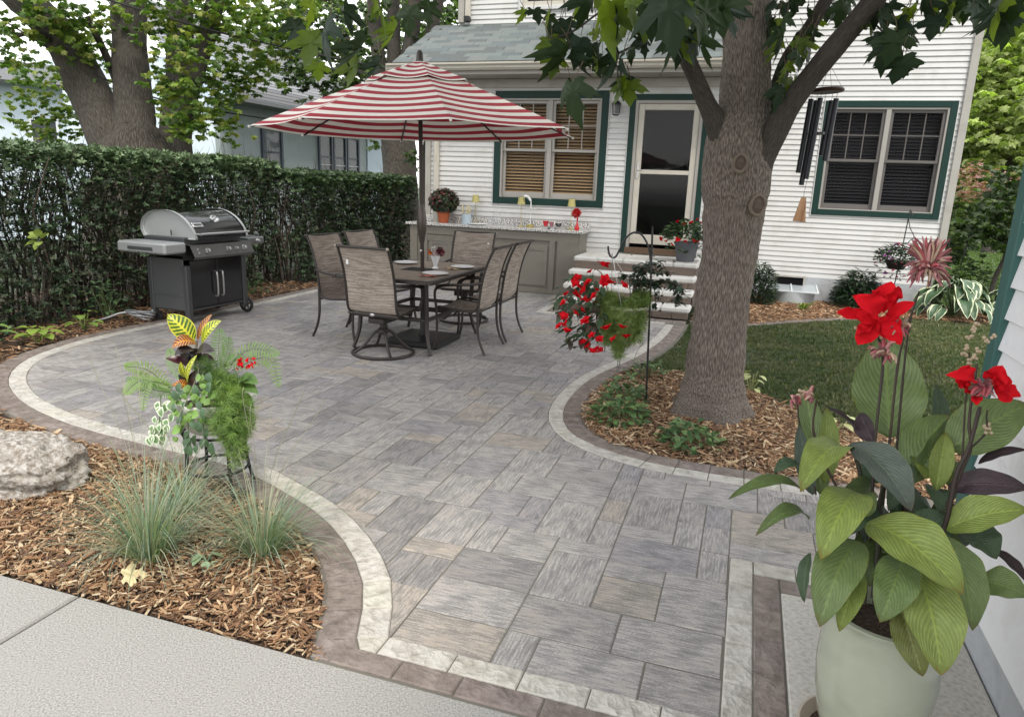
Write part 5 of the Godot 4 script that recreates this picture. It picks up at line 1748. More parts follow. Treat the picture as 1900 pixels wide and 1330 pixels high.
func grill():
	var g = thing("gas_grill", "grey gas grill with a black hood and two side shelves by the hedge", "grill", Vector3(-5.86, 0, -6.50), 1.52)
	g.scale = Vector3(1.22, .985, 1.22)
	var toX = Basis(Vector3(0, 0, 1), Vector3(1, 0, 0), Vector3(0, 1, 0))
	var b
	# cart
	for sx in [-1.0, 1.0]:
		for sz in [-1.0, 1.0]:
			bx(g, "leg", Vector3(sx * .345, .40, .0 + sz * .20), Vector3(.055, .64 if sx < 0 and sz > 0 else .62, .05), K.darkmetal, .006).position.y = -.075 if sx < 0 and sz > 0 else 0.0
		b = MB.new()
		b.box(Vector3(sx * .352, .43, 0), Vector3(.018, .56, .36), Basis(), .004)
		b.box(Vector3(sx * .362, .31, 0), Vector3(.012, .02, .355), Basis(), .004)
		obj("side_panel", b, mat(Color(.115, .118, .12), .5, {"metal": .4}), g)
	bx(g, "back_panel", Vector3(0, .43, -.20), Vector3(.66, .56, .01), K.darkmetal)
	bx(g, "bottom_shelf", Vector3(0, .15, 0), Vector3(.70, .025, .42), K.darkmetal, .004)
	for s in [-1.0, 1.0]:
		var d = bx(g, "door", Vector3(s * .157, .43, .205), Vector3(.308, .52, .018), K.enamel, .004)
		b = MB.new()
		b.tube(smooth3([Vector3(s * .035, .27, .215), Vector3(s * .035, .28, .245), Vector3(s * .035, .42, .25), Vector3(s * .035, .54, .245), Vector3(s * .035, .55, .215)], 3), .0085, 8)
		obj("handle", b, K.steel, d)
	# wheels on the right, castors on the left
	for sz in [-1.0, 1.0]:
		var w = Node3D.new()
		w.name = "wheel"; g.add_child(w, true)
		w.position = Vector3(.385, .099, sz * .19)
		w.scale = Vector3(.9, 1, .82)
		b = MB.new()
		var pts = []
		for k in 25: pts.append(Vector3(0, cos(TAU * k / 24) * .080, sin(TAU * k / 24) * .080))
		b.tube(pts, .018, 8, false)
		obj("tyre", b, K.rubber, w)
		b = MB.new()
		for k in 5:
			var a = TAU * k / 5
			b.bar(Vector3(0, 0, 0), Vector3(0, cos(a) * .07, sin(a) * .07), .02, .018, .003, Vector3.RIGHT)
		b.lathe([Vector2(0, -.02), Vector2(.022, -.018), Vector2(.022, .018), Vector2(0, .022)], 12, Transform3D(Basis(Vector3.BACK, -PI / 2), Vector3.ZERO))
		obj("rim", b, K.darkmetal, w)
		b = MB.new()
		b.lathe([Vector2(0, -.014), Vector2(.036, -.014), Vector2(.04, 0), Vector2(.036, .014), Vector2(0, .014)], 16, Transform3D(Basis(Vector3.BACK, PI / 2), Vector3(-.335, .042, sz * .17)))
		b.box(Vector3(-.335, .085, sz * .17), Vector3(.03, .04, .05))
		if sz < 0: obj("castor", b, K.rubber, g)
	# firebox, control panel, shelves
	bx(g, "firebox", Vector3(0, .84, -.03), Vector3(.70, .20, .46), K.darkmetal, .01)
	b = MB.new()
	b.prism(PackedVector2Array([Vector2(.20, .70), Vector2(.315, .715), Vector2(.335, .745), Vector2(.285, .865), Vector2(.20, .875)]), -.37, .37, .004)
	var cp = MB.new()
	cp.app(b, Transform3D(toX, Vector3.ZERO))
	obj("control_panel", cp, mat(Color(.15, .148, .145), .38, {"metal": .6}), g)
	var kn = MB.new()
	kn.lathe([Vector2(.03, 0), Vector2(.03, .008), Vector2(.022, .012), Vector2(.019, .034), Vector2(0, .037)], 16)
	var km = kn.mesh()
	for x in [-.20, .05, .155, .25]:
		var o = obj("knob", km, K.steel, g)
		o.transform = Transform3D((Basis.from_scale(Vector3(.82, 1, .9)) * Basis(Vector3.RIGHT, 1.18)).scaled(Vector3.ONE * (.75 if x == .155 else 1.0)), Vector3(x, .80, .313))
	for k in 2: bx(g, "igniter", Vector3(-.30, .785 + k * .035, .318 - k * .014), Vector3(.018, .024, .01), K.steel, .003)
	b = MB.new()
	b.box(Vector3(-.505, .845, .0), Vector3(.24, .115, .54), Basis(), .018)
	var sh = obj("side_shelf", b, K.greymetal, g)
	b = MB.new()
	b.box(Vector3(-.627, .84, .0), Vector3(.008, .035, .28), Basis(), .003)
	obj("shelf_grip", b, K.darkmetal, sh)
	for k in 3:
		b = MB.new()
		b.tube([Vector3(-.627, .80, -.02 + k * .1), Vector3(-.641, .795, -.02 + k * .1), Vector3(-.645, .775, -.02 + k * .1), Vector3(-.635, .765, -.02 + k * .1)], .004, 6)
		obj("tool_hook", b, K.black, sh)
	b = MB.new()
	b.box(Vector3(.485, .86, .02), Vector3(.22, .085, .50), Basis(), .014)
	b.box(Vector3(.485, .905, .0), Vector3(.17, .012, .36), Basis(), .004)
	var rs = obj("side_burner_shelf", b, mat(Color(.17, .17, .17), .4, {"metal": .6}), g)
	var o = obj("knob", km, K.steel, rs)
	o.transform = Transform3D(Basis(Vector3.RIGHT, PI / 2).scaled(Vector3.ONE * .9), Vector3(.49, .86, .268))
	# hood
	var pf = smooth3([Vector3(0, .925, -.27), Vector3(0, 1.0, -.30), Vector3(0, 1.10, -.285), Vector3(0, 1.185, -.20), Vector3(0, 1.215, -.08), Vector3(0, 1.205, .06), Vector3(0, 1.14, .18), Vector3(0, 1.04, .265), Vector3(0, .95, .30), Vector3(0, .925, .30)], 4)
	var p = []
	for q in pf:
		for x in [-.295, 0.0, .295]: p.append(q + Vector3(x, 0, 0))
	b = MB.new()
	b.sheet(p, 2, pf.size() - 1, true)
	var hood = obj("hood", b, K.enamel, g)
	for s in [-1.0, 1.0]:
		var poly = PackedVector2Array()
		for q in pf: poly.append(Vector2(q.z * 1.03, .92 + (q.y - .92) * 1.03))
		b = MB.new()
		b.prism(poly, s * .310 - .018, s * .310 + .018, .008)
		var e = MB.new()
		e.app(b, Transform3D(toX, Vector3.ZERO))
		obj("hood_end_cap", e, mat(Color(.46, .475, .465), .38, {"metal": .3}), hood)
		b = MB.new()
		b.box(Vector3(s * .3295, .985, .045), Vector3(.006, .06, .014), Basis(), .003)
		obj("vent_slot", b, K.black, hood)
	b = MB.new()
	b.tube([Vector3(-.29, .985, .345), Vector3(.29, .985, .345)], .013, 10)
	for s in [-1.0, 1.0]: b.tube([Vector3(s * .30, .985, .345), Vector3(s * .30, .985, .285)], .009, 8)
	obj("hood_handle", b, K.steel, hood)
	var tz = Vector3(0, .55, .83).normalized()
	var tb = Basis(Vector3.RIGHT, tz, Vector3.RIGHT.cross(tz))
	b = MB.new()
	b.lathe([Vector2(.046, 0), Vector2(.046, .012), Vector2(.036, .018), Vector2(.03, .012), Vector2(0, .012)], 20, Transform3D(tb, Vector3(.02, 1.125, .195)))
	b.tube([Vector3(-.03, 1.115, .215), Vector3(.03, 1.14, .20)], .012, 6)
	obj("thermometer", b, K.steel, hood)
	b = MB.new()
	b.box(Vector3(-.23, 1.075, .247), Vector3(.115, .055, .008), Basis(Vector3.RIGHT, -.65), .002)
	var bd = obj("badge", b, K.steel, hood)
	var tx = TextMesh.new()
	tx.text = "WEBER"; tx.font_size = 32; tx.pixel_size = .00085; tx.depth = .002
	var sf = SystemFont.new()
	sf.font_names = ["Droid Sans"]
	tx.font = sf
	var lo = obj("lettering", tx, K.black, bd)
	lo.transform = Transform3D(Basis(Vector3.RIGHT, -.65), Vector3(-.23, 1.0785, .2525))
	# garden hose bundle beside the grill
	b = MB.new()
	var hp = []
	for k in 60:
		var a = k * .42
		hp.append(Vector3(cos(a) * (.14 + .03 * sin(k * .9)), .02 + .06 * absf(sin(k * .23)) + k * .0009, sin(a) * (.11 + .03 * cos(k * .7))))
	b.tube(smooth3(hp, 3), .010, 6)
	var ho = thing("wire_coil", "tangled grey cable lying in the mulch beside the grill", "cable", Vector3(-6.22, .0, -5.98))
	obj("coil", b, mat(Color(.28, .29, .30), .4, {"metal": .4}), ho)
	b = MB.new()
	b.tube(smooth3([Vector3(.05, .05, 0), Vector3(-.10, .10, .12), Vector3(-.22, .05, .24), Vector3(-.34, .01, .30)], 5), .012, 6)
	obj("cable_end", b, mat(Color(.34, .35, .36), .4, {"metal": .4}), ho)
func frond(par, pts: Array, w: float, col: Color, n = 34):
	# one fern frond: arching midrib with paired leaflets
	var ps = smooth3(pts, 8)
	var b = MB.new()
	b.tube(ps, .0022, 5, false)
	var m = ps.size()
	for k in n:
		var f = (k + 1.0) / (n + 1.0)
		var i0 = clampi(int(f * (m - 1)), 0, m - 2)
		var p = ps[i0].lerp(ps[i0 + 1], f * (m - 1) - i0)
		var d = (ps[i0 + 1] - ps[i0]).normalized()
		var sd = d.cross(Vector3(.22, .55, .8)).normalized()
		var l = w * pow(sin(PI * clampf(.10 + f * .88, 0, 1)), .7)
		for s in [-1.0, 1.0]:
			var tip = p + sd * s * l + d * l * .35 + Vector3(0, -.12 * l, 0)
			b.leaf(p, tip, w * .16, Vector3(.22, .55, .8), .05, .1, 2, 3)
	obj("frond", b, mat(col, .5, {"back": Color(.4, .45, .2)}), par)

func bloom(par, nm: String, p: Vector3, r: float, m, n = 5):
	var key = "bloom%d" % n
	if not K.has(key):
		K[key] = []
		for q in 3:
			var b = MB.new()
			for k in n:
				var a = TAU * k / n + rf(-.2, .2)
				b.leaf(Vector3(), Vector3(cos(a), rf(.1, .7), sin(a)), rf(.8, 1.0), Vector3.UP, .12, .25, 2, 4)
			for k in 3:
				var a = TAU * k / 3
				b.leaf(Vector3(0, .1, 0), Vector3(cos(a) * .4, .6, sin(a) * .4), .6, Vector3.UP, .1, .2, 2, 3)
			K[key].append(b.mesh())
	var o = obj(nm, K[key][rng.randi() % 3], m, par)
	o.transform = Transform3D(Basis.from_euler(Vector3(rf(-.9, 1.2), rf(0, TAU), rf(-.7, .7))).scaled(Vector3.ONE * r), p)

func bush(par, c: Vector3, r: Vector3, count: int, size: float, pal: Array, kind = "oval", nm = "foliage"):
	var xs = []
	var cs = []
	for k in count:
		var d = rv().normalized()
		d.y = absf(d.y) * 1.0 if rng.randf() < .8 else d.y
		var p = c + d * r * pow(rf(.25, 1.0), .45)
		var yaw = atan2(d.x, d.z) + rf(-.9, .9)
		xs.append(Transform3D((Basis(Vector3.UP, yaw) * Basis(Vector3.RIGHT, rf(-.5, .7)) * Basis(Vector3.BACK, rf(-.5, .5))).scaled(Vector3.ONE * size * rf(.65, 1.3)), p))
		cs.append(pal[rng.randi() % pal.size()] * rf(.75, 1.25))
	return scatter(nm, leafmesh(kind), K.leafd, xs, cs, par)

func hanging():
	var h = thing("shepherd_hook", "tall black shepherd's hook standing in the mulch island", "garden hook", Vector3(-.61, 0, -5.34))
	var b = MB.new()
	b.tube([Vector3(0, -.1, 0), Vector3(-.03, .65, 0), Vector3(-.062, 1.30, 0), Vector3(-.064, 1.34, 0)], [.0085, .008, .008, .004], 8)
	obj("pole", b, K.black, h)
	b = MB.new()
	b.tube(smooth3([Vector3(-.045, 1.0, .012), Vector3(-.062, 1.12, .012), Vector3(-.085, 1.20, .01), Vector3(-.14, 1.275, .005), Vector3(-.20, 1.285, 0), Vector3(-.255, 1.24, 0), Vector3(-.295, 1.15, 0), Vector3(-.325, 1.095, 0), Vector3(-.36, 1.10, 0), Vector3(-.378, 1.14, 0), Vector3(-.382, 1.175, 0)], 4), .0075, 8)
	obj("crook", b, K.black, h)
	b = MB.new()
	for k in 3: b.box(Vector3(-.055 + .002 * k, 1.05 + .06 * k, .004), Vector3(.012, .02, .034))
	obj("weld_collar", b, K.black, h)
	# the basket
	var k0 = thing("hanging_basket", "hanging basket of red begonias, feathery fern and dark glossy leaves on the shepherd's hook", "hanging basket", Vector3(-.93, .58, -5.32))
	b = MB.new()
	b.lathe([Vector2(0, 0), Vector2(.10, 0), Vector2(.125, .06), Vector2(.155, .20), Vector2(.165, .205), Vector2(.165, .225), Vector2(.15, .225), Vector2(.14, .19), Vector2(0, .185)], 26, Transform3D(Basis(), Vector3(.11, -.06, 0)))
	obj("pot", b, mat(Color(.52, .50, .40), .6), k0)
	b = MB.new()
	for q in [Vector3(.10, .165, .15), Vector3(-.02, .165, -.06), Vector3(.24, .165, -.04)]: b.tube([Vector3(-.025, .525, -.02), q], .0022, 5)
	b.tube([Vector3(-.025, .51, -.02), Vector3(-.03, .54, -.02), Vector3(-.02, .54, -.02)], .006, 6)
	obj("hanger", b, K.steel, k0)
	# feathery foliage
	ball(k0, "feathery_foliage", Vector3(.10, .12, .06), Vector3(.17, .11, .15), 1900, .050, [Color(.19, .28, .06), Color(.25, .34, .09), Color(.13, .21, .045), Color(.30, .37, .14)], .1, "needle", K.leafv)
	ball(k0, "feathery_foliage", Vector3(.13, -.02, .10), Vector3(.12, .12, .10), 800, .050, [Color(.21, .30, .08), Color(.26, .34, .11), Color(.31, .35, .15)], .1, "needle", K.leafv)
	for q in [[Vector3(.22, .05, .08), Vector3(.06, .15, .06)], [Vector3(.0, -.02, .12), Vector3(.07, .13, .05)], [Vector3(.10, -.10, .14), Vector3(.05, .12, .05)], [Vector3(-.02, .2, .06), Vector3(.10, .07, .08)], [Vector3(.22, .22, .0), Vector3(.08, .07, .08)]]: ball(k0, "trailing_sprays", q[0], q[1], 420, .052, [Color(.21, .30, .08), Color(.26, .34, .11), Color(.15, .23, .05)], .02, "needle", K.leafv)
	# dark glossy leaves at the back
	var st = MB.new()
	var xs = []
	var cs = []
	for k in 20:
		var a = rf(-.6, .9)
		var e = Vector3(.16 + rf(-.10, .34), rf(.28, .50), rf(-.25, .05))
		var s = Vector3(.14, .16, -.03)
		var pp = smooth3([s, s.lerp(e, .5) + Vector3(0, .09, 0), e, e + Vector3(rf(.0, .09), rf(-.16, -.02), 0)], 4)
		st.tube(pp, .0032, 5, false)
		for q in range(4, pp.size()):
			for z in 2:
				xs.append(Transform3D((Basis(Vector3.UP, rf(0, TAU)) * Basis(Vector3.RIGHT, rf(-.2, .9))).scaled(Vector3.ONE * rf(.05, .085)), pp[q]))
				cs.append(Color(.022, .045, .024) * rf(.7, 1.5))
	obj("stems", st, mat(Color(.06, .05, .03), .7), k0, "stuff")
	scatter("glossy_leaves", leafmesh("oval"), K.leafd, xs, cs, k0)
	# begonia leaves and blooms
	xs = []
	cs = []
	for k in 230:
		var p = Vector3(rf(-.42, -.02), rf(-.18, .42), rf(-.12, .2))
		var dd = Vector2((p.x + .22) / .20, (p.y - .12) / .30)
		if dd.length() > 1.0: continue
		xs.append(Transform3D((Basis(Vector3.UP, rf(-2.6, .6)) * Basis(Vector3.RIGHT, rf(.2, 1.3))).scaled(Vector3.ONE * rf(.07, .12)), p))
		cs.append([Color(.04, .075, .035), Color(.055, .085, .04), Color(.07, .05, .035)][rng.randi() % 3] * rf(.7, 1.3))
	scatter("begonia_leaves", leafmesh("oval"), K.leafd, xs, cs, k0)
	st = MB.new()
	for q in [[-.40, -.08], [-.34, .18], [-.25, .34], [-.12, .42], [-.16, -.22], [-.02, -.20], [-.28, -.16], [.10, -.22], [-.32, .05]]: st.tube(smooth3([Vector3(.02, .12, .02), Vector3(q[0] * .55, .5 * q[1] + .16, .07), Vector3(q[0], q[1], .06)], 4), .004, 5, false)
	obj("begonia_stems", st, mat(Color(.12, .07, .035), .6), k0, "stuff")
	var fl = [270, 495, 250, 550, 225, 540, 370, 550, 510, 380, 490, 550, 520, 520, 575, 540, 335, 615, 160, 655, 245, 660, 435, 670, 335, 700, 135, 735, 345, 720, 300, 795, 235, 835, 130, 860, 165, 915, 95, 955, 345, 910, 165, 1005, 545, 975, 680, 970, 725, 1060, 615, 1075, 475, 1080, 330, 1110, 370, 1145, 435, 1195, 490, 1185, 410, 1045, 440, 610, 390, 440, 690, 570, 265, 575, 405, 1200, 120, 945]
	for k in range(0, fl.size(), 2): bloom(k0, "begonia_bloom", at(1020 + fl[k] * .1954, 420 + fl[k + 1] * .1954, rf(5.08, 5.22)) - k0.position, rf(.034, .052), K.petal)
	var w = thing("plant_stake", "thin bent wire stake on the paving under the hanging basket", "plant stake", Vector3(-.98, 0, -6.1))
	b = MB.new()
	b.tube(smooth3([Vector3(0, 0, 0), Vector3(.01, .30, .0), Vector3(.02, .50, .02)], 4), .004, 6)
	b.tube(smooth3([Vector3(.0, 0, -.12), Vector3(.01, .30, -.1), Vector3(.02, .50, .02)], 4), .004, 6)
	b.tube(smooth3([Vector3(.25, .36, 0), Vector3(.16, .20, .02), Vector3(.16, .08, .02), Vector3(.24, .0, 0)], 4), .0025, 6)
	obj("wire", b, mat(Color(.25, .25, .25), .4, {"metal": .6}), w)
	# impatiens on the landing
	var im = thing("potted_impatiens", "grey pot of red impatiens on the top step by the door", "potted plant", Vector3(-.80, .642, -10.22))
	b = MB.new()
	b.lathe([Vector2(0, 0), Vector2(.12, 0), Vector2(.165, .24), Vector2(.175, .24), Vector2(.175, .27), Vector2(.15, .27), Vector2(.15, .25), Vector2(0, .25)], 22)
	obj("pot", b, mat(Color(.10, .105, .115), .6), im)
	bush(im, Vector3(0, .30, 0), Vector3(.34, .27, .30), 620, .075, [Color(.045, .085, .03), Color(.06, .11, .035), Color(.03, .06, .025)])
	for q in [[-.36, .26, .1], [-.26, .24, .2], [-.18, .20, .26], [-.10, .28, .28], [.0, .25, .3], [.10, .27, .28], [.17, .26, .25], [-.05, .47, .15], [.05, .50, .1], [.12, .54, 0], [.2, .50, .05], [.22, .53, -.05], [.26, .12, .18], [-.14, .50, .05], [.27, .4, .1]]: bloom(im, "bloom", Vector3(q[0], q[1] + .03, q[2]), .042, K.petal)

func side_bed():
	for q in [[Vector3(1.66, -.02, -11.62), Vector3(.36, .52, .30), "rounded dark yew bush under the large side window", 2600], [Vector3(.22, -.02, -11.25), Vector3(.28, .58, .26), "dark shrub half hidden behind the maple trunk", 2000]]:
		var o = thing("yew_bush", q[2], "shrub", q[0])
		bush(o, Vector3(0, .06, 0), q[1], q[3], .085, [Color(.025, .05, .022), Color(.035, .066, .026), Color(.018, .036, .018)], "long")
		var b = MB.new()
		for k in 7: b.tube([Vector3(rf(-.04, .04), 0, rf(-.04, .04)), Vector3(rf(-.25, .25), .4, rf(-.2, .2))], .008, 5)
		obj("stems", b, K.bark, o, "stuff")
	# basement window well
	var w = thing("window_well", "galvanised window well with a clear cover against the foundation", "window well", Vector3(.72, -.02, -11.88))
	var p = []
	for k in 13:
		var a = PI * k / 12
		for y in [0.0, .2]: p.append(Vector3(-cos(a) * .37, y, sin(a) * .46))
	var b = MB.new()
	b.sheet(p, 1, 12)
	obj("shell", b, mat(Color(.42, .45, .47), .4, {"metal": .4}), w)
	b = MB.new()
	b.box(Vector3(0, .225, .20), Vector3(.78, .012, .5), Basis(Vector3.RIGHT, .12), .003)
	obj("cover", b, mat(Color(.62, .68, .72), .2, {"alpha": .45}), w)
	b = MB.new()
	for x in [-.37, .0, .37]: b.bar(Vector3(x, .27, -.03), Vector3(x, .20, .45), .02, .012)
	b.bar(Vector3(-.38, .205, .45), Vector3(.38, .205, .45), .02, .02)
	obj("cover_frame", b, mat(Color(.60, .64, .66), .4), w)
	b = MB.new()
	ring(b, -.28, .20, .16, .40, .03, .0, .03)
	obj("basement_sash", b, K.trim, w)
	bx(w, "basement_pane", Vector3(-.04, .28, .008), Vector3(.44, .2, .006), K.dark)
	# small lime plant, hostas
	var l = thing("lime_plant", "tiny lime-green spiky plant in the house bed", "plant", Vector3(.86, -.02, -10.9))
	for k in 26:
		var a = rf(0, TAU)
		b = MB.new()
		b.leaf(Vector3(cos(a) * .02, 0, sin(a) * .02), Vector3(cos(a) * rf(.1, .22), rf(.04, .16), sin(a) * rf(.1, .22)), .03, Vector3.UP, .2, .2, 2, 4)
		obj("leaf", b, mat(Color(.16, .24, .04), .5, {"back": Color(.3, .35, .1)}), l)
	for q in [[Vector3(2.88, -.02, -11.45), 1.0, 58, "large white-edged hosta at the house corner"], [Vector3(3.72, -.02, -11.9), .8, 34, "smaller white-edged hosta beside the staked young tree"]]:
		var h = thing("hosta", q[3], "hosta", q[0])
		for k in q[2]:
			var a = k * 2.399
			var f = float(k) / q[2]
			var r = lerpf(.62, .10, f) * q[1]
			var y = lerpf(.10, .48, f) * q[1]
			var d = Vector3(cos(a), 0, sin(a))
			b = MB.new()
			var s = rf(.75, 1.2) * q[1]
			a += rf(-.35, .35)
			d = Vector3(cos(a), 0, sin(a))
			y += rf(-.05, .05)
			var tw = Vector3(rf(-.35, .35), 1, rf(-.35, .35))
			b.leaf(d * (r * .6) + Vector3(0, y + .06, 0), d * (r * .6 + .27 * s) + Vector3(0, y + .06 - lerpf(.24, .02, f * rng.randf()) * s, 0), .16 * s, tw + d * .2, .22, .3, 6, 8, .75, .10, k)
			var sk = MB.new()
			sk.tube([Vector3(), d * (r * .3) + Vector3(0, y * .7, 0), d * (r * .6) + Vector3(0, y + .06, 0)], .005, 5, false)
			obj("stalk", sk, mat(Color(.10, .16, .06), .6), h)
			obj("leaf", b, K.hosta, h)
	# hook with fuchsia basket
	var k0 = thing("garden_hook", "slim black garden hook in front of the clapboard wall", "garden hook", Vector3(2.06, 0, -11.45))
	b = MB.new()
	b.tube(smooth3([Vector3(.0, -.1, 0), Vector3(.04, .6, 0), Vector3(.07, 1.38, 0), Vector3(.085, 1.43, .02), Vector3(.11, 1.38, .03)], 5), .008, 8)
	b.tube(smooth3([Vector3(.07, 1.34, 0), Vector3(.10, 1.22, .02), Vector3(.15, 1.13, .03), Vector3(.17, 1.08, .03), Vector3(.12, 1.02, .03), Vector3(.105, .98, .02)], 5), .006, 6)
	obj("pole", b, K.black, k0)
	var fb = thing("fuchsia_basket", "hanging basket of mixed pink and purple flowers by the clapboard wall", "hanging basket", Vector3(2.06, .62, -11.38))
	b = MB.new()
	b.lathe([Vector2(0, 0), Vector2(.10, .0), Vector2(.17, .13), Vector2(.15, .13), Vector2(0, .11)], 18)
	obj("pot", b, K.black, fb)
	bush(fb, Vector3(0, .10, 0), Vector3(.31, .27, .28), 700, .06, [Color(.03, .06, .03), Color(.045, .08, .035), Color(.03, .045, .03)])
	var pm = [mat(Color(.34, .03, .09), .6), mat(Color(.16, .03, .16), .6), mat(Color(.42, .08, .13), .6)]
	for k in 46:
		var d = rv().normalized()
		if d.z < -.2: d.z = -d.z
		bloom(fb, "bloom", Vector3(0, .12, 0) + d * Vector3(.31, .24, .28), rf(.02, .032), pm[rng.randi() % 3])
	# young tree with stakes
	var yt = thing("young_tree", "young leafy tree tied to stakes at the edge of the back lawn", "tree", Vector3.ZERO)
	var D = 13.2
	trunk(yt, "trunk", [at(1832, 585, D), at(1846, 520, D), at(1868, 470, D), at(1872, 430, D)], [.05, .042, .036, .03], K.bark, 12, .1, 50)
	for q in [[at(1857, 595, D - .4), at(1876, 440, D - .4)], [at(1890, 540, D + .5), at(1880, 450, D + .3)]]:
		b = MB.new()
		b.tube(q, .014, 8)
		obj("stake", b, mat(Color(.06, .09, .07), .6, {}), yt)
	blobs(yt, "crown", [[at(1850, 410, 13), .75, 70], [at(1890, 380, 13), .75, 80], [at(1880, 440, 12.8), .45, 40], [at(1825, 430, 13.2), .4, 26], [at(1915, 420, 13), .7, 60], [at(1880, 345, 13.4), .5, 40]], .10, [Color(.05, .085, .025), Color(.07, .115, .03), Color(.04, .07, .022)])
	var jp = thing("pink_shrub", "tall shrub topped with dusty pink flower heads behind the house corner", "shrub", Vector3.ZERO)
	blobs(jp, "foliage", [[at(1795, 395, 14.5), .5, 80], [at(1785, 445, 14.5), .3, 50], [at(1840, 390, 15), .55, 70], [at(1768, 470, 14.5), .25, 40], [at(1775, 420, 14), .3, 50]], .085, [Color(.08, .13, .04), Color(.05, .085, .03), Color(.13, .19, .05)], 1.0)
	blobs(jp, "flower_heads", [[at(1800, 330, 14.5), .42, 130], [at(1820, 352, 14.5), .3, 70], [at(1885, 345, 15), .35, 80], [at(1795, 362, 14.4), .2, 40]], .055, [Color(.50, .24, .27), Color(.58, .34, .34), Color(.42, .20, .22)], .8, "hedge")
	var db = thing("dark_bush", "low grassy bush between the hosta and the house corner", "shrub", Vector3.ZERO)
	blobs(db, "foliage", [[at(1785, 500, 13.5), .42, 130], [at(1770, 520, 13), .3, 80], [at(1820, 515, 13.8), .35, 70]], .085, [Color(.07, .115, .03), Color(.045, .08, .025), Color(.09, .14, .045)], .8, "hedge")
	var tr = thing("metal_trellis", "thin dark metal trellis standing beyond the house corner", "trellis", Vector3.ZERO)
	b = MB.new()
	b.tube([at(1782, 500, 13.6), at(1803, 425, 13.6)], .012, 6)
	b.tube([at(1757, 490, 13.6), at(1764, 440, 13.6)], .012, 6)
	b.tube([at(1754, 489, 13.6), at(1778, 490, 13.6)], .02, 6)
	b.tube([at(1770, 455, 13.6), at(1797, 448, 13.6)], .01, 6)
	obj("bars", b, K.black, tr)

func perennial(label: String, p: Vector3, r: float, h: float, n: int, pal: Array):
	var o = thing("perennial", label, "plant", p)
	bush(o, Vector3(0, .01, 0), Vector3(r, h, r), n, .062, pal)
	var b = MB.new()
	for k in 16: b.tube([Vector3(rf(-.03, .03), 0, rf(-.03, .03)), Vector3(rf(-1, 1) * r * .7, h * rf(.5, .85), rf(-1, 1) * r * .7)], .003, 5, false)
	obj("stems", b, mat(Color(.10, .14, .05), .6), o, "stuff")
	return o

func grass_clump(label: String, p: Vector3, n: int, len: float, stalks: int, lean: Vector3):
	var o = thing("blue_grass", label, "ornamental grass", p, 0, "")
	var b = MB.new()
	for k in n:
		var a = rf(0, TAU)
		var d = Vector3(cos(a), 0, sin(a))
		var l = len * rf(.5, 1.1)
		var base = d * rf(0, .075)
		var g = rf(.75, 1.25)
		b.col = [Color(.24, .335, .27), Color(.31, .40, .325), Color(.18, .265, .18), Color(.42, .42, .31)][mini(rng.randi() % 5, 3)] * g
		var sd = Vector3(-d.z, 0, d.x) * rf(.0013, .0026)
		var th = rf(.02, .95)
		var bend = rf(.2, 2.2)
		var q = base
		var prev = [base - sd, base + sd]
		var steps = 8
		for s in steps:
			var f = (s + 1.0) / steps
			var an = th + bend * f * f
			q += (Vector3.UP * cos(an) + d * sin(an) + lean * f) * (l / steps)
			q.y = maxf(q.y, .012)
			var ww = 1.0 - .92 * f * f
			b.quad(prev[0], prev[1], q + sd * ww, q - sd * ww)
			prev = [q - sd * ww, q + sd * ww]
	obj("blades", b, K.leafv, o, "stuff")
	for k in stalks:
		b = MB.new()
		var a = rf(0, TAU)
		var e = Vector3(cos(a) * .22, rf(.55, .85), sin(a) * .15) + lean * .6
		b.col = Color(.42, .40, .32)
		b.tube(smooth3([Vector3(0, 0, 0), e * Vector3(.3, .55, .3), e, e + Vector3(e.x * .1, .06, 0)], 5), .0014, 4, false)
		obj("flower_stalk", b, K.leafv, o)

func side_leafy(nm, label, p, n, L0, W, col, up0, up1):
	var o = thing(nm, label, "plant", p)
	for k in n:
		var a = k * 2.399 + rf(-.2, .2)
		var d = Vector3(cos(a), 0, sin(a))
		var b = MB.new()
		var r = rf(.6, 1.0)
		var s = MB.new()
		s.tube([Vector3(), d * L0 * r * .7 + Vector3(0, rf(up0, up1), 0)], .004, 5)
		var base = d * L0 * r * .7 + Vector3(0, rf(up0, up1), 0)
		b.leaf(base, base + d * W * 1.3 + Vector3(0, -.03, 0), W, Vector3.UP, .1, .15, 4, 6)
		var lf = obj("leaf", b, mat(col * rf(.85, 1.15), .5, {"back": Color(.4, .45, .1)}), o)
		obj("stalk", s, mat(col * .7, .6), lf)
	return o

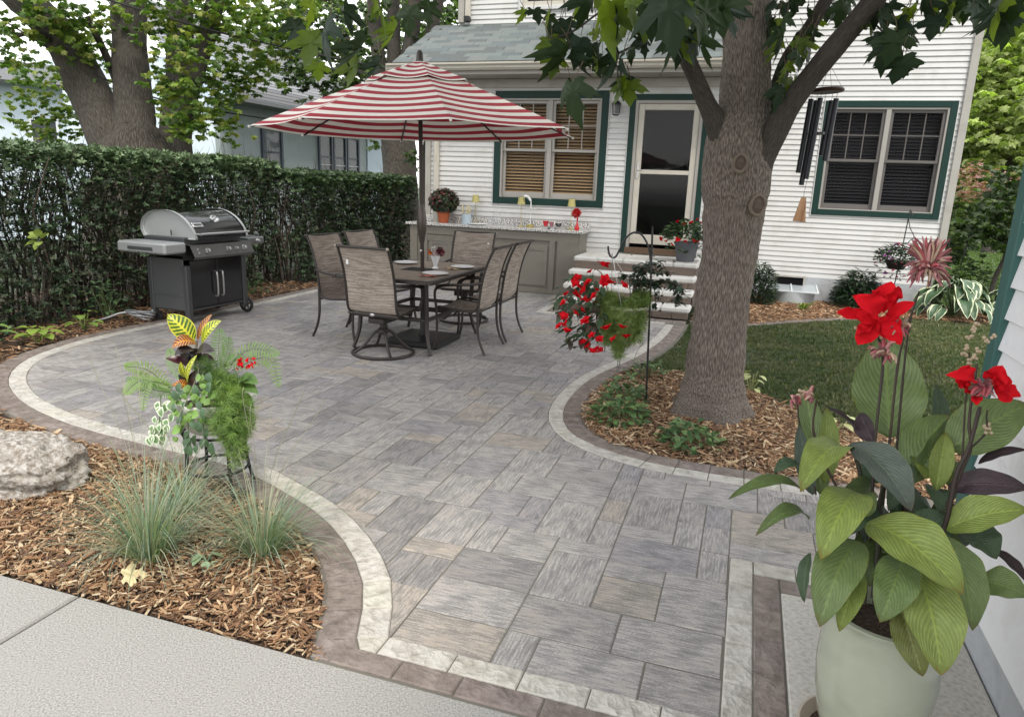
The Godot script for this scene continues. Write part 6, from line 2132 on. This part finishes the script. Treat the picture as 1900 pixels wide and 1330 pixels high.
func left_bed():
	# boulder
	var b = MB.new()
	var fn = FastNoiseLite.new()
	fn.seed = 8; fn.frequency = 1.9; fn.fractal_octaves = 4
	var nu = 110
	var nv = 56
	var p = []
	for j in nv + 1:
		for a in nu + 1:
			var th = TAU * a / nu
			var f = PI * j / nv
			var d = Vector3(cos(th) * sin(f), -cos(f), sin(th) * sin(f))
			var e = Vector3(signf(d.x) * pow(absf(d.x), .8) * .40, signf(d.y) * pow(absf(d.y), .85) * .165, signf(d.z) * pow(absf(d.z), .8) * .24)
			p.append(e * (1.0 + .20 * fn.get_noise_3dv(d * .9) + .06 * fn.get_noise_3dv(d * 4.0) + .02 * fn.get_noise_3dv(d * 14.0)))
	b.sheet(p, nu, nv, true)
	var o = obj("boulder", b, K.rock)
	tag(o, "pale lichen-grey boulder half sunk in the mulch", "boulder")
	o.position = Vector3(-3.50, .095, -2.44); o.rotation = Vector3(.05, .35, -.06); o.scale = Vector3.ONE * .92
	grass_clump("blue-green grass tuft beside the boulder, in front of the planter stand", Vector3(-2.28, -.01, -2.13), 420, .56, 6, Vector3(.02, 0, -.10))
	grass_clump("blue-green grass tuft next to the curved paver edging", Vector3(-1.86, -.01, -2.33), 340, .46, 5, Vector3(.10, 0, -.05))
	grass_clump("thin wispy grass tuft behind the other two, against the planter legs", Vector3(-2.46, -.01, -2.52), 170, .50, 3, Vector3(-.15, 0, -.05))
	# dry leaf and little weed
	b = maple_leaf(.12, .9)
	o = obj("dry_leaf", b, mat(Color(.62, .52, .30), .7))
	tag(o, "curled dry pale maple leaf on the mulch by the driveway", "leaf")
	o.transform = Transform3D((Basis(Vector3.UP, 2.4) * Basis(Vector3.BACK, .25)).scaled(Vector3.ONE * .10), Vector3(-2.22, .025, -1.93))
	side_leafy("sedum_sprig", "small grey-green sprig between the two blue grass tufts", Vector3(-2.02, 0, -2.17), 7, .04, .035, Color(.26, .36, .22), .01, .05)
	# the planter on its stand
	var S = Vector3(-2.48, 0, -2.79)
	var ps = thing("planter_stand", "black wrought-iron plant stand between the grasses and the patio edge", "plant stand", S)
	for k in 4:
		var a = k * PI / 2 + .5
		var d = Vector3(cos(a), 0, sin(a))
		b = MB.new()
		b.tube(smooth3([d * .19 + Vector3(0, -.02, 0), d * .155 + Vector3(0, .14, 0), d * .15 + Vector3(0, .30, 0), d * .17 + Vector3(0, .35, 0)], 4), .009, 6)
		obj("leg", b, K.black, ps)
	b = MB.new()
	for y in [[.13, .15], [.325, .155]]:
		var pts = []
		for k in 25: pts.append(Vector3(cos(TAU * k / 24) * y[1], y[0], sin(TAU * k / 24) * y[1]))
		b.tube(pts, .007, 6, false)
	obj("ring", b, K.black, ps)
	var c = thing("croton_planter", "white bowl planted with a yellow croton, ferns and trailing greenery", "planter", S + Vector3(0, .335, 0))
	var C0 = c.position
	b = MB.new()
	b.lathe([Vector2(0, 0), Vector2(.12, 0), Vector2(.165, .05), Vector2(.20, .13), Vector2(.21, .165), Vector2(.205, .175), Vector2(.19, .17), Vector2(.18, .13), Vector2(0, .13)], 30)
	obj("bowl", b, mat(Color(.66, .66, .62), .5, {"tex": T.blotch, "tri": 4.0, "bump": T.fine, "bs": .1}), c)
	b = MB.new()
	b.lathe([Vector2(.18, .128), Vector2(0, .14)], 20)
	obj("soil", b, K.soil, c)
	var g = func(x, y, d): return at(220 + x * .2331, 570 + y * .2331, d - .10) - C0
	var mr = mat(Color(.05, .012, .018), .35)
	var md = mat(Color(.022, .014, .012), .35)
	for q in [[600, 270, 385, 55, 175, 0, 3.72, .10], [660, 285, 815, 105, 130, 0, 3.70, .10], [625, 265, 742, 55, 85, 1, 3.80, .06], [615, 290, 420, 325, 130, 1, 3.62, .30], [600, 340, 440, 385, 95, 2, 3.60, .2], [570, 470, 368, 405, 80, 3, 3.62, .15], [540, 565, 490, 432, 62, 0, 3.58, .08], [545, 600, 622, 378, 62, 0, 3.56, .10], [620, 365, 765, 350, 110, 2, 3.66, .2], [560, 650, 420, 620, 95, 1, 3.56, .25], [600, 660, 615, 500, 90, 2, 3.58, .15], [640, 420, 560, 330, 100, 2, 3.7, .1], [600, 260, 395, 180, 80, 1, 3.8, .15], [590, 420, 470, 360, 120, 2, 3.70, .1], [620, 440, 760, 420, 110, 3, 3.72, .15], [600, 560, 700, 470, 110, 2, 3.66, .15], [560, 620, 470, 540, 110, 2, 3.64, .15], [600, 700, 690, 600, 100, 2, 3.62, .1], [580, 500, 590, 380, 120, 3, 3.74, .05]]:
		b = MB.new()
		b.leaf(g.call(q[0], q[1], q[6]), g.call(q[2], q[3], q[6] - .06), q[4] * .2331 / FOC * q[6] * .95, Vector3(.15, .75, .62), q[7], .22, 4, 10, .9)
		obj("croton_leaf", b, [K.croton, K.croton_red, md, mr][q[5]], c)
	b = MB.new()
	b.tube(smooth3([g.call(600, 720, 3.7), g.call(605, 480, 3.68), g.call(620, 270, 3.72)], 5), .006, 6)
	obj("croton_stem", b, mat(Color(.10, .08, .05), .7), c)
	var fc = [Color(.085, .165, .04), Color(.12, .215, .05), Color(.065, .13, .035), Color(.15, .24, .06)]
	for q in [[[420, 660, 3.7], [230, 500, 3.6], [40, 470, 3.5], 75, 3], [[420, 640, 3.68], [180, 580, 3.5], [40, 690, 3.45], 70, 3], [[400, 620, 3.6], [230, 600, 3.5], [190, 820, 3.45], 55, 3], [[760, 560, 3.8], [790, 370, 3.9], [800, 170, 3.95], 90, 0], [[800, 560, 3.85], [850, 400, 3.95], [875, 235, 4.0], 70, 0], [[840, 480, 3.7], [1050, 330, 3.7], [1280, 375, 3.65], 70, 1], [[900, 500, 3.72], [1180, 400, 3.7], [1275, 640, 3.66], 65, 1], [[500, 560, 3.8], [430, 440, 3.9], [400, 330, 3.95], 60, 1], [[420, 680, 3.6], [260, 650, 3.5], [60, 560, 3.48], 60, 0]]:
		frond(c, [g.call(q[0][0], q[0][1], q[0][2]), g.call(q[1][0], q[1][1], q[1][2]), g.call(q[2][0], q[2][1], q[2][2])], q[3] * .2331 / FOC * 4.0, fc[q[4]], 21)
	ball(c, "feathery_foliage", g.call(840, 620, 3.62), Vector3(.12, .06, .10), 800, .042, [Color(.17, .28, .06), Color(.22, .34, .08), Color(.12, .21, .05)], .1, "needle", K.leafv)
	ball(c, "feathery_foliage", g.call(900, 870, 3.50), Vector3(.118, .155, .10), 1300, .040, [Color(.19, .30, .07), Color(.25, .36, .09), Color(.14, .24, .05)], .1, "needle", K.leafv)
	ball(c, "feathery_foliage", g.call(935, 1110, 3.48), Vector3(.05, .12, .05), 380, .036, [Color(.16, .26, .06), Color(.21, .30, .08)], .1, "needle", K.leafv)
	ball(c, "feathery_foliage", g.call(690, 480, 3.62), Vector3(.06, .05, .05), 160, .042, [Color(.10, .19, .05), Color(.14, .23, .06)], .1, "needle", K.leafv)
	# broad lantana leaves and red head
	for q in [[850, 470, 930, 390, 90], [960, 560, 1110, 610, 110], [960, 600, 1110, 690, 100], [980, 690, 1075, 810, 80], [900, 460, 1000, 400, 80], [960, 640, 1030, 560, 90]]:
		b = MB.new()
		b.leaf(g.call(q[0], q[1], 3.66), g.call(q[2], q[3], 3.56), q[4] * .2331 / FOC * 3.6, Vector3(.1, .8, .6), .1, .15, 4, 8, .8, .08)
		obj("broad_leaf", b, mat(Color(.075, .15, .035) * rf(.85, 1.2), .5, {"back": Color(.35, .4, .15)}), c)
	for k in 26: bloom(c, "red_floret", g.call(1015 + rf(-75, 70), 460 + rf(-52, 52), 3.52 + rf(-.03, .03)), .011, K.petal)
	# trailing round leaves
	var vl = []
	for k in 34:
		var f = rng.randf()
		vl.append([lerpf(400, 300, f) + rf(-70, 60), lerpf(770, 1080, f), rf(48, 78)])
	for q in vl:
		b = MB.new()
		var e = g.call(q[0], q[1], 3.50 + rf(-.04, .04))
		var r = q[2] * .2331 / FOC * 3.6
		b.leaf(e + Vector3(rf(-.2, .2) * r, r * .55, 0), e + Vector3(rf(-.2, .2) * r, -r * .55, .01), r * 1.0, Vector3(rf(-.3, .3), .45, .9), .1, .15, 6, 8, .85, .05)
		obj("variegated_leaf", b, K.plectra, c)
	for q in [[530, 690, 80, 0], [610, 730, 75, 0], [590, 850, 95, 0], [480, 985, 100, 0], [660, 880, 75, 0], [545, 870, 80, 0], [690, 690, 60, 0], [670, 610, 65, 0], [520, 930, 60, 0], [560, 1130, 90, 1], [640, 950, 85, 1], [680, 850, 90, 1], [752, 1130, 105, 1], [610, 1060, 85, 1], [560, 1060, 70, 1], [670, 1090, 80, 1], [500, 860, 70, 1], [480, 900, 60, 1], [700, 1000, 70, 1], [540, 1020, 70, 1], [440, 800, 70, 1], [460, 840, 60, 0], [520, 780, 60, 1], [560, 780, 55, 0], [640, 780, 60, 1], [590, 930, 60, 1], [450, 1040, 55, 0], [620, 1130, 65, 1], [530, 1080, 60, 1], [700, 900, 60, 1], [700, 1080, 65, 1], [480, 760, 50, 0], [500, 700, 80, 1], [560, 660, 80, 0], [620, 660, 85, 1], [690, 740, 80, 0], [720, 640, 80, 1], [740, 700, 70, 0], [450, 700, 75, 1], [420, 740, 70, 0], [780, 690, 75, 0], [650, 560, 70, 0], [720, 560, 75, 1], [480, 640, 70, 1]]:
		for z in (3 if q[3] == 0 else 1):
			b = MB.new()
			var e = g.call(q[0], q[1], 3.48 + rf(-.04, .04))
			var r = q[2] * .2331 / FOC * 3.9
			var a = rf(0, TAU) if q[3] == 0 else rf(-.6, .6) - PI / 2
			var dir = Vector3(cos(a), sin(a), rf(-.1, .3)).normalized()
			b.leaf(e - dir * r * (.05 if q[3] == 0 else .5), e + dir * r * .55, r * .72, Vector3(rf(-.3, .3), .5, .9), .1, .2, 4, 7, .85)
			obj("trailing_leaf", b, mat((Color(.13, .24, .045) if q[3] == 0 else Color(.06, .115, .06)) * rf(.8, 1.2), .45, {"back": Color(.35, .4, .15)}), c)
	b = MB.new()
	for q in [[330, 760, 310, 1080], [540, 720, 560, 1130], [660, 720, 680, 1100], [900, 740, 935, 1180], [600, 720, 480, 990]]: b.tube(smooth3([g.call(q[0], q[1] - 60, 3.62), g.call(q[0], q[1], 3.50), g.call(q[2], q[3], 3.50)], 4), .003, 5, false)
	obj("trailing_stems", b, mat(Color(.10, .15, .06), .6), c, "stuff")
	# plants at the hedge's foot
	side_leafy("lime_hosta", "lime-green round-leaved plant at the hedge foot nearest the patio curve", Vector3(-6.22, -.02, -4.78), 10, .16, .105, Color(.19, .28, .04), .05, .16)
	side_leafy("lime_hosta", "smaller lime-green plant midway along the hedge foot toward the grill", Vector3(-6.40, -.02, -5.42), 8, .13, .085, Color(.17, .26, .05), .06, .19)
	for q in [[Vector3(-6.6, 0, -5.9), "leafy dark weeds between the lime plants and the grill", .22, .42], [Vector3(-6.45, 0, -8.1), "dark green weeds at the hedge foot behind the grill", .30, .28], [Vector3(-6.75, 0, -4.6), "broad dark foliage low in the hedge behind the strappy leaves", .25, .35]]: perennial(q[1], q[0], q[2], q[3], 150, [Color(.035, .075, .03), Color(.05, .10, .04), Color(.07, .13, .045)])
	var dl = thing("daylily", "arching strap-leaved plant at the hedge foot by the patio curve", "plant", Vector3(-6.40, 0, -4.42))
	for q in [[.0, .30, .28, .62], [-.12, .34, .12, .66], [.30, .05, .22, .35], [-.25, .12, .30, .5], [.18, -.12, .12, .42], [-.3, -.1, .1, .4], [.22, .22, .24, .2]]:
		b = MB.new()
		b.leaf(Vector3(q[0] * .1, 0, q[1] * .1), Vector3(q[0] + .12, q[2], q[1]), .085, Vector3(0, 1, .1), .45 * q[3] + .1, .3, 4, 12, .5)
		obj("leaf", b, mat(Color(.13, .21, .05) * rf(.8, 1.2), .5, {"back": Color(.4, .45, .15)}), dl)
	var d2 = thing("bed_plant", "dark arching leaves at the very edge of the paver curve", "plant", Vector3(-4.95, 0, -3.2))
	for k in 12:
		var a = rf(0, TAU)
		b = MB.new()
		b.leaf(Vector3(), Vector3(cos(a) * rf(.12, .24), rf(.05, .18), sin(a) * rf(.12, .24)), .05, Vector3.UP, .3, .2, 4, 8)
		obj("leaf", b, mat(Color(.06, .12, .045) * rf(.8, 1.2), .5, {"back": Color(.3, .35, .1)}), d2)
	# island perennials
	var pp = [Color(.075, .15, .05), Color(.10, .19, .06), Color(.055, .115, .04), Color(.13, .20, .07)]
	perennial("leafy green perennial beside the shepherd's hook pole", Vector3(-.74, -.02, -4.82), .21, .17, 260, pp)
	perennial("leafy green perennial touching the first clump behind the hook pole", Vector3(-.78, -.02, -5.3), .17, .22, 170, pp)
	perennial("leafy green perennial at the maple's front foot", Vector3(-.22, -.02, -4.52), .21, .15, 240, pp)
	perennial("small dark perennial at the island's back edge beside the lawn", Vector3(-.72, -.02, -6.15), .16, .16, 110, pp)
	side_leafy("variegated_plant", "small yellow-white variegated plant behind the maple's base", Vector3(.16, -.02, -6.05), 9, .09, .05, Color(.42, .45, .20), .03, .19)
	side_leafy("variegated_plant", "pale variegated sprig on the mulch behind the canna leaves", Vector3(.72, -.02, -5.2), 8, .12, .06, Color(.45, .48, .22), .04, .14)

func canna():
	var P0 = Vector3(.487, .004, -2.03)
	var sa = thing("pot_saucer", "terracotta-brown saucer under the large celadon pot", "saucer", P0)
	var b = MB.new()
	b.lathe([Vector2(0, 0), Vector2(.155, 0), Vector2(.185, .045), Vector2(.178, .048), Vector2(.150, .012), Vector2(0, .012)], 36)
	obj("dish", b, mat(Color(.36, .30, .24), .5), sa)
	b = MB.new()
	b.lathe([Vector2(.165, .018), Vector2(0, .02)], 24)
	obj("leaf_litter", b, K.soil, sa)
	var c = thing("canna_pot", "tall pale-green glazed pot of red cannas beside the garage wall", "potted plant", P0 + Vector3(0, .021, 0))
	var C0 = c.position
	b = MB.new()
	b.lathe([Vector2(0, 0), Vector2(.108, .0), Vector2(.116, .012), Vector2(.138, .09), Vector2(.155, .18), Vector2(.161, .27), Vector2(.157, .35), Vector2(.150, .41), Vector2(.152, .43), Vector2(.160, .438), Vector2(.160, .446), Vector2(.148, .448), Vector2(.138, .43), Vector2(.140, .39), Vector2(0, .385)], 56)
	obj("pot", b, K.celadon, c)
	b = MB.new()
	b.lathe([Vector2(.140, .388), Vector2(0, .398)], 24)
	obj("soil", b, K.soil, c)
	var s = .5639
	var g = func(x, y, d): return at(1340 + x * s, 580 + y * s, d) - C0
	var gl = Color(.215, .28, .06)
	var gm = Color(.135, .195, .06)
	var gd = Color(.065, .11, .055)
	var gg = Color(.085, .11, .085)
	var mr = Color(.055, .035, .04)
	var mc = {}
	# base x, y, depth; tip x, y, depth; width; colour; up; arch; cup
	var V = Vector3(0, .55, .83)
	var lv = [
		[555, 412, 2.22, 540, 78, 2.34, 205, gm, Vector3(.0, .25, 1), -.03, .16],
		[600, 560, 2.12, 742, 335, 2.2, 145, gm, Vector3(-.35, .5, .8), .06, .18],
		[610, 560, 2.10, 752, 345, 2.16, 80, gm, Vector3(.5, .3, .8), .04, .2],
		[705, 585, 2.05, 738, 395, 2.1, 66, gl, Vector3(-.2, .2, 1), .05, .5],
		[745, 450, 2.1, 1010, 300, 2.05, 170, gm, Vector3(-.25, .65, .75), .06, .14],
		[745, 575, 2.02, 1012, 580, 1.92, 95, mr, Vector3(0, .75, .65), .10, .2],
		[845, 498, 2.05, 1010, 452, 1.98, 42, mr, Vector3(0, .9, .4), .08, .3],
		[700, 470, 2.3, 705, 235, 2.4, 70, gd, Vector3(.4, .2, .9), .03, .3],
		[462, 420, 2.2, 335, 310, 2.15, 44, mr, Vector3(0, .95, .3), .06, .3],
		[500, 425, 2.12, 455, 330, 2.2, 62, mr, Vector3(-.6, .3, .7), .05, .3],
		[330, 600, 2.16, 275, 238, 2.24, 88, gm, Vector3(-.1, .15, 1), .0, .2],
		[335, 560, 2.12, 345, 310, 2.14, 82, gl, Vector3(.5, .2, .85), .02, .2],
		[300, 600, 2.14, 255, 365, 2.1, 60, gg, Vector3(-.5, .3, .8), .02, .25],
		[415, 448, 2.02, 258, 592, 1.86, 125, gl, Vector3(-.25, .85, .5), .16, .22],
		[425, 430, 2.0, 625, 655, 1.84, 140, gg, Vector3(.15, .75, .62), .12, .22],
		[445, 592, 1.98, 325, 815, 1.80, 150, gl, Vector3(-.2, .7, .7), .14, .2],
		[270, 590, 2.06, 20, 615, 1.98, 56, gm, Vector3(0, .95, .3), .14, .3],
		[285, 680, 2.02, 110, 735, 1.94, 58, gm, Vector3(0, .95, .35), .22, .3],
		[255, 500, 2.1, 170, 530, 2.08, 50, gd, Vector3(0, .95, .3), .14, .3],
		[480, 690, 1.92, 795, 928, 1.72, 195, gl, Vector3(.05, .78, .6), .13, .2],
		[735, 712, 1.96, 1012, 648, 1.86, 130, gl, Vector3(-.05, .85, .5), .10, .18],
		[720, 730, 1.92, 825, 1048, 1.78, 135, gm, Vector3(.4, .45, .8), .10, .22],
		[640, 845, 1.86, 722, 1195, 1.72, 185, gl, Vector3(.1, .5, .85), .10, .18],
		[600, 800, 1.86, 520, 1020, 1.76, 135, gm, Vector3(-.1, .5, .85), .08, .2],
		[590, 960, 1.84, 662, 1198, 1.76, 108, Color(.15, .17, .045), Vector3(-.2, .4, .9), .06, .22],
		[445, 750, 1.94, 322, 1036, 1.80, 150, gm, Vector3(-.35, .5, .8), .12, .24],
		[442, 838, 1.90, 386, 1050, 1.80, 86, gl, Vector3(-.1, .5, .85), .10, .24],
		[290, 790, 1.98, 272, 955, 1.9, 52, gd, Vector3(-.7, .3, .6), .05, .2],
		[845, 885, 1.92, 1012, 935, 1.84, 112, gm, Vector3(-.05, .8, .6), .14, .2],
		[800, 710, 2.0, 905, 812, 1.92, 120, gd, Vector3(.3, .6, .7), .1, .2],
		[895, 780, 2.04, 1012, 895, 1.98, 46, mr, Vector3(.1, .9, .4), .05, .3],
		[440, 660, 2.06, 505, 590, 2.02, 66, gm, Vector3(.2, .6, .7), .1, .2],
		[470, 620, 2.12, 400, 740, 2.02, 110, gd, Vector3(-.2, .5, .8), .1, .2],
		[560, 680, 2.1, 650, 590, 2.16, 120, gd, Vector3(.2, .4, .9), .08, .2],
		[620, 760, 2.0, 740, 660, 2.0, 130, gd, Vector3(.2, .6, .8), .10, .2],
		[520, 560, 2.16, 470, 480, 2.2, 90, gd, Vector3(-.2, .4, .9), .05, .2]]
	var k = 0
	for q in lv:
		b = MB.new()
		b.col = q[7] * 1.12 * rf(.92, 1.08)
		b.leaf(g.call(q[0], q[1], q[2]), g.call(q[3], q[4], q[5]), q[6] * s / FOC * q[5] * 1.06, q[8].normalized(), q[9] * 1.3, q[10] * 1.5, 10, 20, .82, .075, k * 1.7)
		obj("leaf", b, K.canna, c)
		k += 1
	for j in 20:   # the crowded inner leaves
		var bx0 = rf(430, 730)
		var by0 = rf(470, 800)
		var dx = rf(-150, 150)
		b = MB.new()
		b.col = [gm, gd, gm, gl][rng.randi() % 4] * rf(.85, 1.1)
		b.leaf(g.call(bx0, by0, rf(2.06, 2.2)), g.call(bx0 + dx, by0 + rf(40, 200) - absf(dx) * .5, rf(1.96, 2.1)), rf(80, 130) * s / FOC * 2.1, Vector3(-dx * .002, .7, .65), .14, .22, 10, 16, .82, .06, j)
		obj("leaf", b, K.canna, c)
	# stalks
	var sc = [Color(.17, .115, .095), Color(.25, .18, .14), Color(.13, .16, .06)]
	var st = [
		[[470, 960, 2.02], [490, 700, 2.06], [505, 420, 2.08], [530, 170, 2.1], [515, 80, 2.1], 10, 0], [[500, 960, 2.05], [530, 640, 2.12], [555, 400, 2.14], [585, 140, 2.16], [640, -40, 2.2], 9, 1], [[530, 960, 2.08], [566, 560, 2.14], [600, 180, 2.18], [622, 20, 2.2], [650, -70, 2.22], 8, 0],
		[[650, 900, 1.98], [735, 700, 1.96], [770, 540, 1.96], [815, 440, 1.96], [850, 310, 1.97], 15, 0], [[740, 640, 1.98], [790, 520, 1.98], [820, 440, 1.98], [815, 350, 2.0], [840, 170, 2.02], 11, 1], [[815, 450, 1.98], [870, 395, 1.98], [872, 350, 1.98], [873, 330, 1.98], [874, 320, 1.98], 6, 0],
		[[420, 900, 2.06], [400, 640, 2.08], [330, 480, 2.1], [300, 380, 2.1], [312, 290, 2.1], 9, 1], [[440, 900, 2.1], [455, 640, 2.12], [460, 560, 2.14], [440, 470, 2.16], [420, 440, 2.1], 16, 2], [[500, 940, 2.0], [515, 780, 2.02], [520, 640, 2.04], [535, 560, 2.08], [540, 480, 2.1], 18, 2], [[600, 930, 2.05], [600, 760, 2.08], [605, 620, 2.1], [600, 540, 2.12], [600, 520, 2.12], 16, 0], [[310, 600, 2.12], [290, 480, 2.12], [255, 360, 2.1], [250, 310, 2.1], [240, 290, 2.1], 6, 0], [[760, 600, 2.0], [790, 480, 2.02], [800, 330, 2.05], [812, 180, 2.06], [815, 130, 2.06], 6, 1]]
	for q in st:
		b = MB.new()
		b.col = sc[q[6]]
		var pts = []
		for j in 5: pts.append(g.call(q[j][0], q[j][1], q[j][2]))
		var r = q[5] * s / FOC * 2.05 * .5
		b.tube(smooth3(pts, 5), [r * 1.1, r * 1.08, r, r, r * 1.12, r, r, r, r, r * 1.15, r * .95, r * .9, r * .9, r * .9, r * 1.05, r * .85, r * .8, r * .8, r * .8, r * .9, r * .7], 9)
		obj("stalk", b, K.stem, c)
	# red blooms (full-picture pixels)
	var F = func(u, v, d): return at(u, v, d) - C0
	var pet = [[1628, 585, 1582, 548, 52], [1630, 590, 1552, 580, 34], [1625, 592, 1592, 640, 50], [1628, 595, 1590, 622, 30], [1630, 590, 1668, 620, 60], [1640, 592, 1672, 640, 40], [1640, 580, 1655, 522, 48], [1640, 578, 1618, 540, 40], [1645, 585, 1698, 560, 30], [1642, 590, 1672, 585, 34], [1646, 575, 1668, 530, 36], [1628, 600, 1578, 578, 36], [1622, 598, 1600, 560, 46]]
	for q in pet:
		b = MB.new()
		b.col = Color(1, 1, 1) * rf(.85, 1.2)
		b.leaf(F.call(q[0], q[1], 2.1), F.call(q[2], q[3], 2.06 + rf(-.04, .04)), q[4] / FOC * 2.1 * .78, Vector3(rf(-.7, .7), .5, .9), rf(-.08, .26), rf(.1, .6), 8, 14, 1.2, .30, k)
		obj("petal", b, K.petal, c)
		k += 1
	for q in [[1805, 710, 1755, 696, 26], [1802, 708, 1778, 686, 38], [1800, 716, 1772, 706, 26], [1815, 730, 1790, 728, 16], [1815, 735, 1812, 752, 18], [1838, 712, 1862, 678, 40], [1838, 716, 1896, 735, 26], [1840, 712, 1880, 708, 34], [1845, 718, 1878, 745, 24], [1838, 712, 1850, 690, 30]]:
		b = MB.new()
		b.col = Color(1, 1, 1) * rf(.85, 1.2)
		b.leaf(F.call(q[0], q[1], 1.97), F.call(q[2], q[3], 1.94 + rf(-.03, .03)), q[4] / FOC * 2.0 * 1.0, Vector3(rf(-.7, .7), .6, .8), rf(-.05, .26), rf(.1, .6), 8, 14, 1.15, .30, k)
		obj("petal", b, K.petal, c)
		k += 1
	# withered heads: many thin curled strips
	var wc = [Color(.30, .10, .11), Color(.46, .24, .22), Color(.20, .07, .075), Color(.42, .30, .21), Color(.45, .10, .11)]
	for q in [[1722, 485, 2.22, 44, 52, 130], [1640, 650, 2.08, 26, 28, 34], [1825, 718, 1.96, 26, 22, 36], [1500, 735, 2.1, 12, 22, 14], [1478, 748, 2.1, 9, 14, 10], [1672, 608, 2.09, 22, 18, 18]]:
		b = MB.new()
		for j in q[5]:
			b.col = wc[rng.randi() % 5] * rf(.7, 1.3)
			var a = rf(0, TAU)
			var up = rng.randf() < .28
			var cc = F.call(q[0], q[1] + (q[4] * .3 if q[4] > 20 else 0.0), q[2])
			var e = F.call(q[0] + cos(a) * q[3] * rf(.5, 1.15), q[1] + (-q[4] * rf(.3, .9) if up else q[4] * rf(-.2, 1.0)), q[2] + rf(-.05, .05))
			var mid = cc.lerp(e, .55) + Vector3(rf(-.01, .01), .012, rf(-.01, .01))
			b.tube(smooth3([cc, mid, e], 3), [.0046, .0050, .0056, .0052, .0042, .003, .0014], 5, false)
		obj("withered_head", b, mat(Color(1, 1, 1), .7, {"vc": true}), c)
	for q in [[1808, 612, 2.06], [1800, 628, 2.06], [1795, 645, 2.06], [1812, 604, 2.06], [1830, 630, 2.02], [1842, 626, 2.02], [1815, 650, 2.02], [1812, 662, 2.02], [1790, 660, 2.06], [1835, 800, 1.98], [1832, 790, 1.98], [1800, 672, 2.06], [1488, 728, 2.1], [1482, 738, 2.1], [1640, 622, 2.08], [1592, 612, 2.1]]:
		b = MB.new()
		for j in 4:
			var d = rv().normalized()
			b.lathe([Vector2(0, -.5), Vector2(.35, -.3), Vector2(.5, .1), Vector2(.3, .45), Vector2(0, .5)], 7, Transform3D(Basis.looking_at(d, Vector3(.3, 1, .2)).scaled(Vector3.ONE * .011), F.call(q[0] + rf(-5, 5), q[1] + rf(-5, 5), q[2])))
		obj("seed_pod", b, mat(Color(.42, .33, .22), .8), c)

func chime():
	var D = 4.72
	var c = thing("wind_chime", "wind chime with dark tubes and a wooden sail hanging from the maple limb", "wind chime")
	var top = at(1535, 168, D)
	var bs = Basis(Vector3.BACK, .06)
	var b = MB.new()
	b.lathe([Vector2(0, -.012), Vector2(.104, -.012), Vector2(.110, 0), Vector2(.104, .012), Vector2(0, .012)], 28, Transform3D(bs, top))
	obj("disc", b, mat(Color(.115, .06, .032), .5, {"tex": T.rwood, "tri": 3.0}), c)
	b = MB.new()
	var hk = at(1540, 118, D + .1)
	for k in 4: b.tube([hk, top + bs * Vector3(cos(k * PI / 2 + .4) * .095, .012, sin(k * PI / 2 + .4) * .095)], .0016, 4)
	b.tube([hk + Vector3(-.02, .05, .02), hk], .003, 5)
	var L5 = [[-.088, .48, .02], [-.035, .52, .075], [.065, .40, .045], [.045, .36, -.06], [-.05, .56, -.06]]
	for q in L5: b.tube([top + Vector3(q[0], -.01, q[2]), top + Vector3(q[0] - .004, -.06, q[2])], .0014, 4)
	b.tube([top, top + Vector3(-.06, -.70, .0)], .0014, 4)
	obj("cords", b, K.black, c)
	for q in L5:
		b = MB.new()
		var a = top + Vector3(q[0] - .004, -.055, q[2])
		b.tube([a, a + Vector3(-.045 * q[1], -q[1], 0)], .0175, 14)
		obj("tube", b, mat(Color(.022, .023, .027), .35, {"metal": .6}), c)
	b = MB.new()
	b.lathe([Vector2(0, -.008), Vector2(.045, -.008), Vector2(.045, .008), Vector2(0, .008)], 20, Transform3D(bs, top + Vector3(-.025, -.275, .01)))
	obj("striker", b, K.black, c)
	var e = at(1487, 390, D)
	b = MB.new()
	b.prism(PackedVector2Array([Vector2(-.014, -.085), Vector2(.016, -.085), Vector2(.042, .075), Vector2(-.040, .075)]), -.006, .006, .002)
	var sl = obj("sail", b, K.rwood, c)
	sl.transform = Transform3D(Basis(Vector3.BACK, -.06) * Basis(Vector3.RIGHT, PI / 2), e)
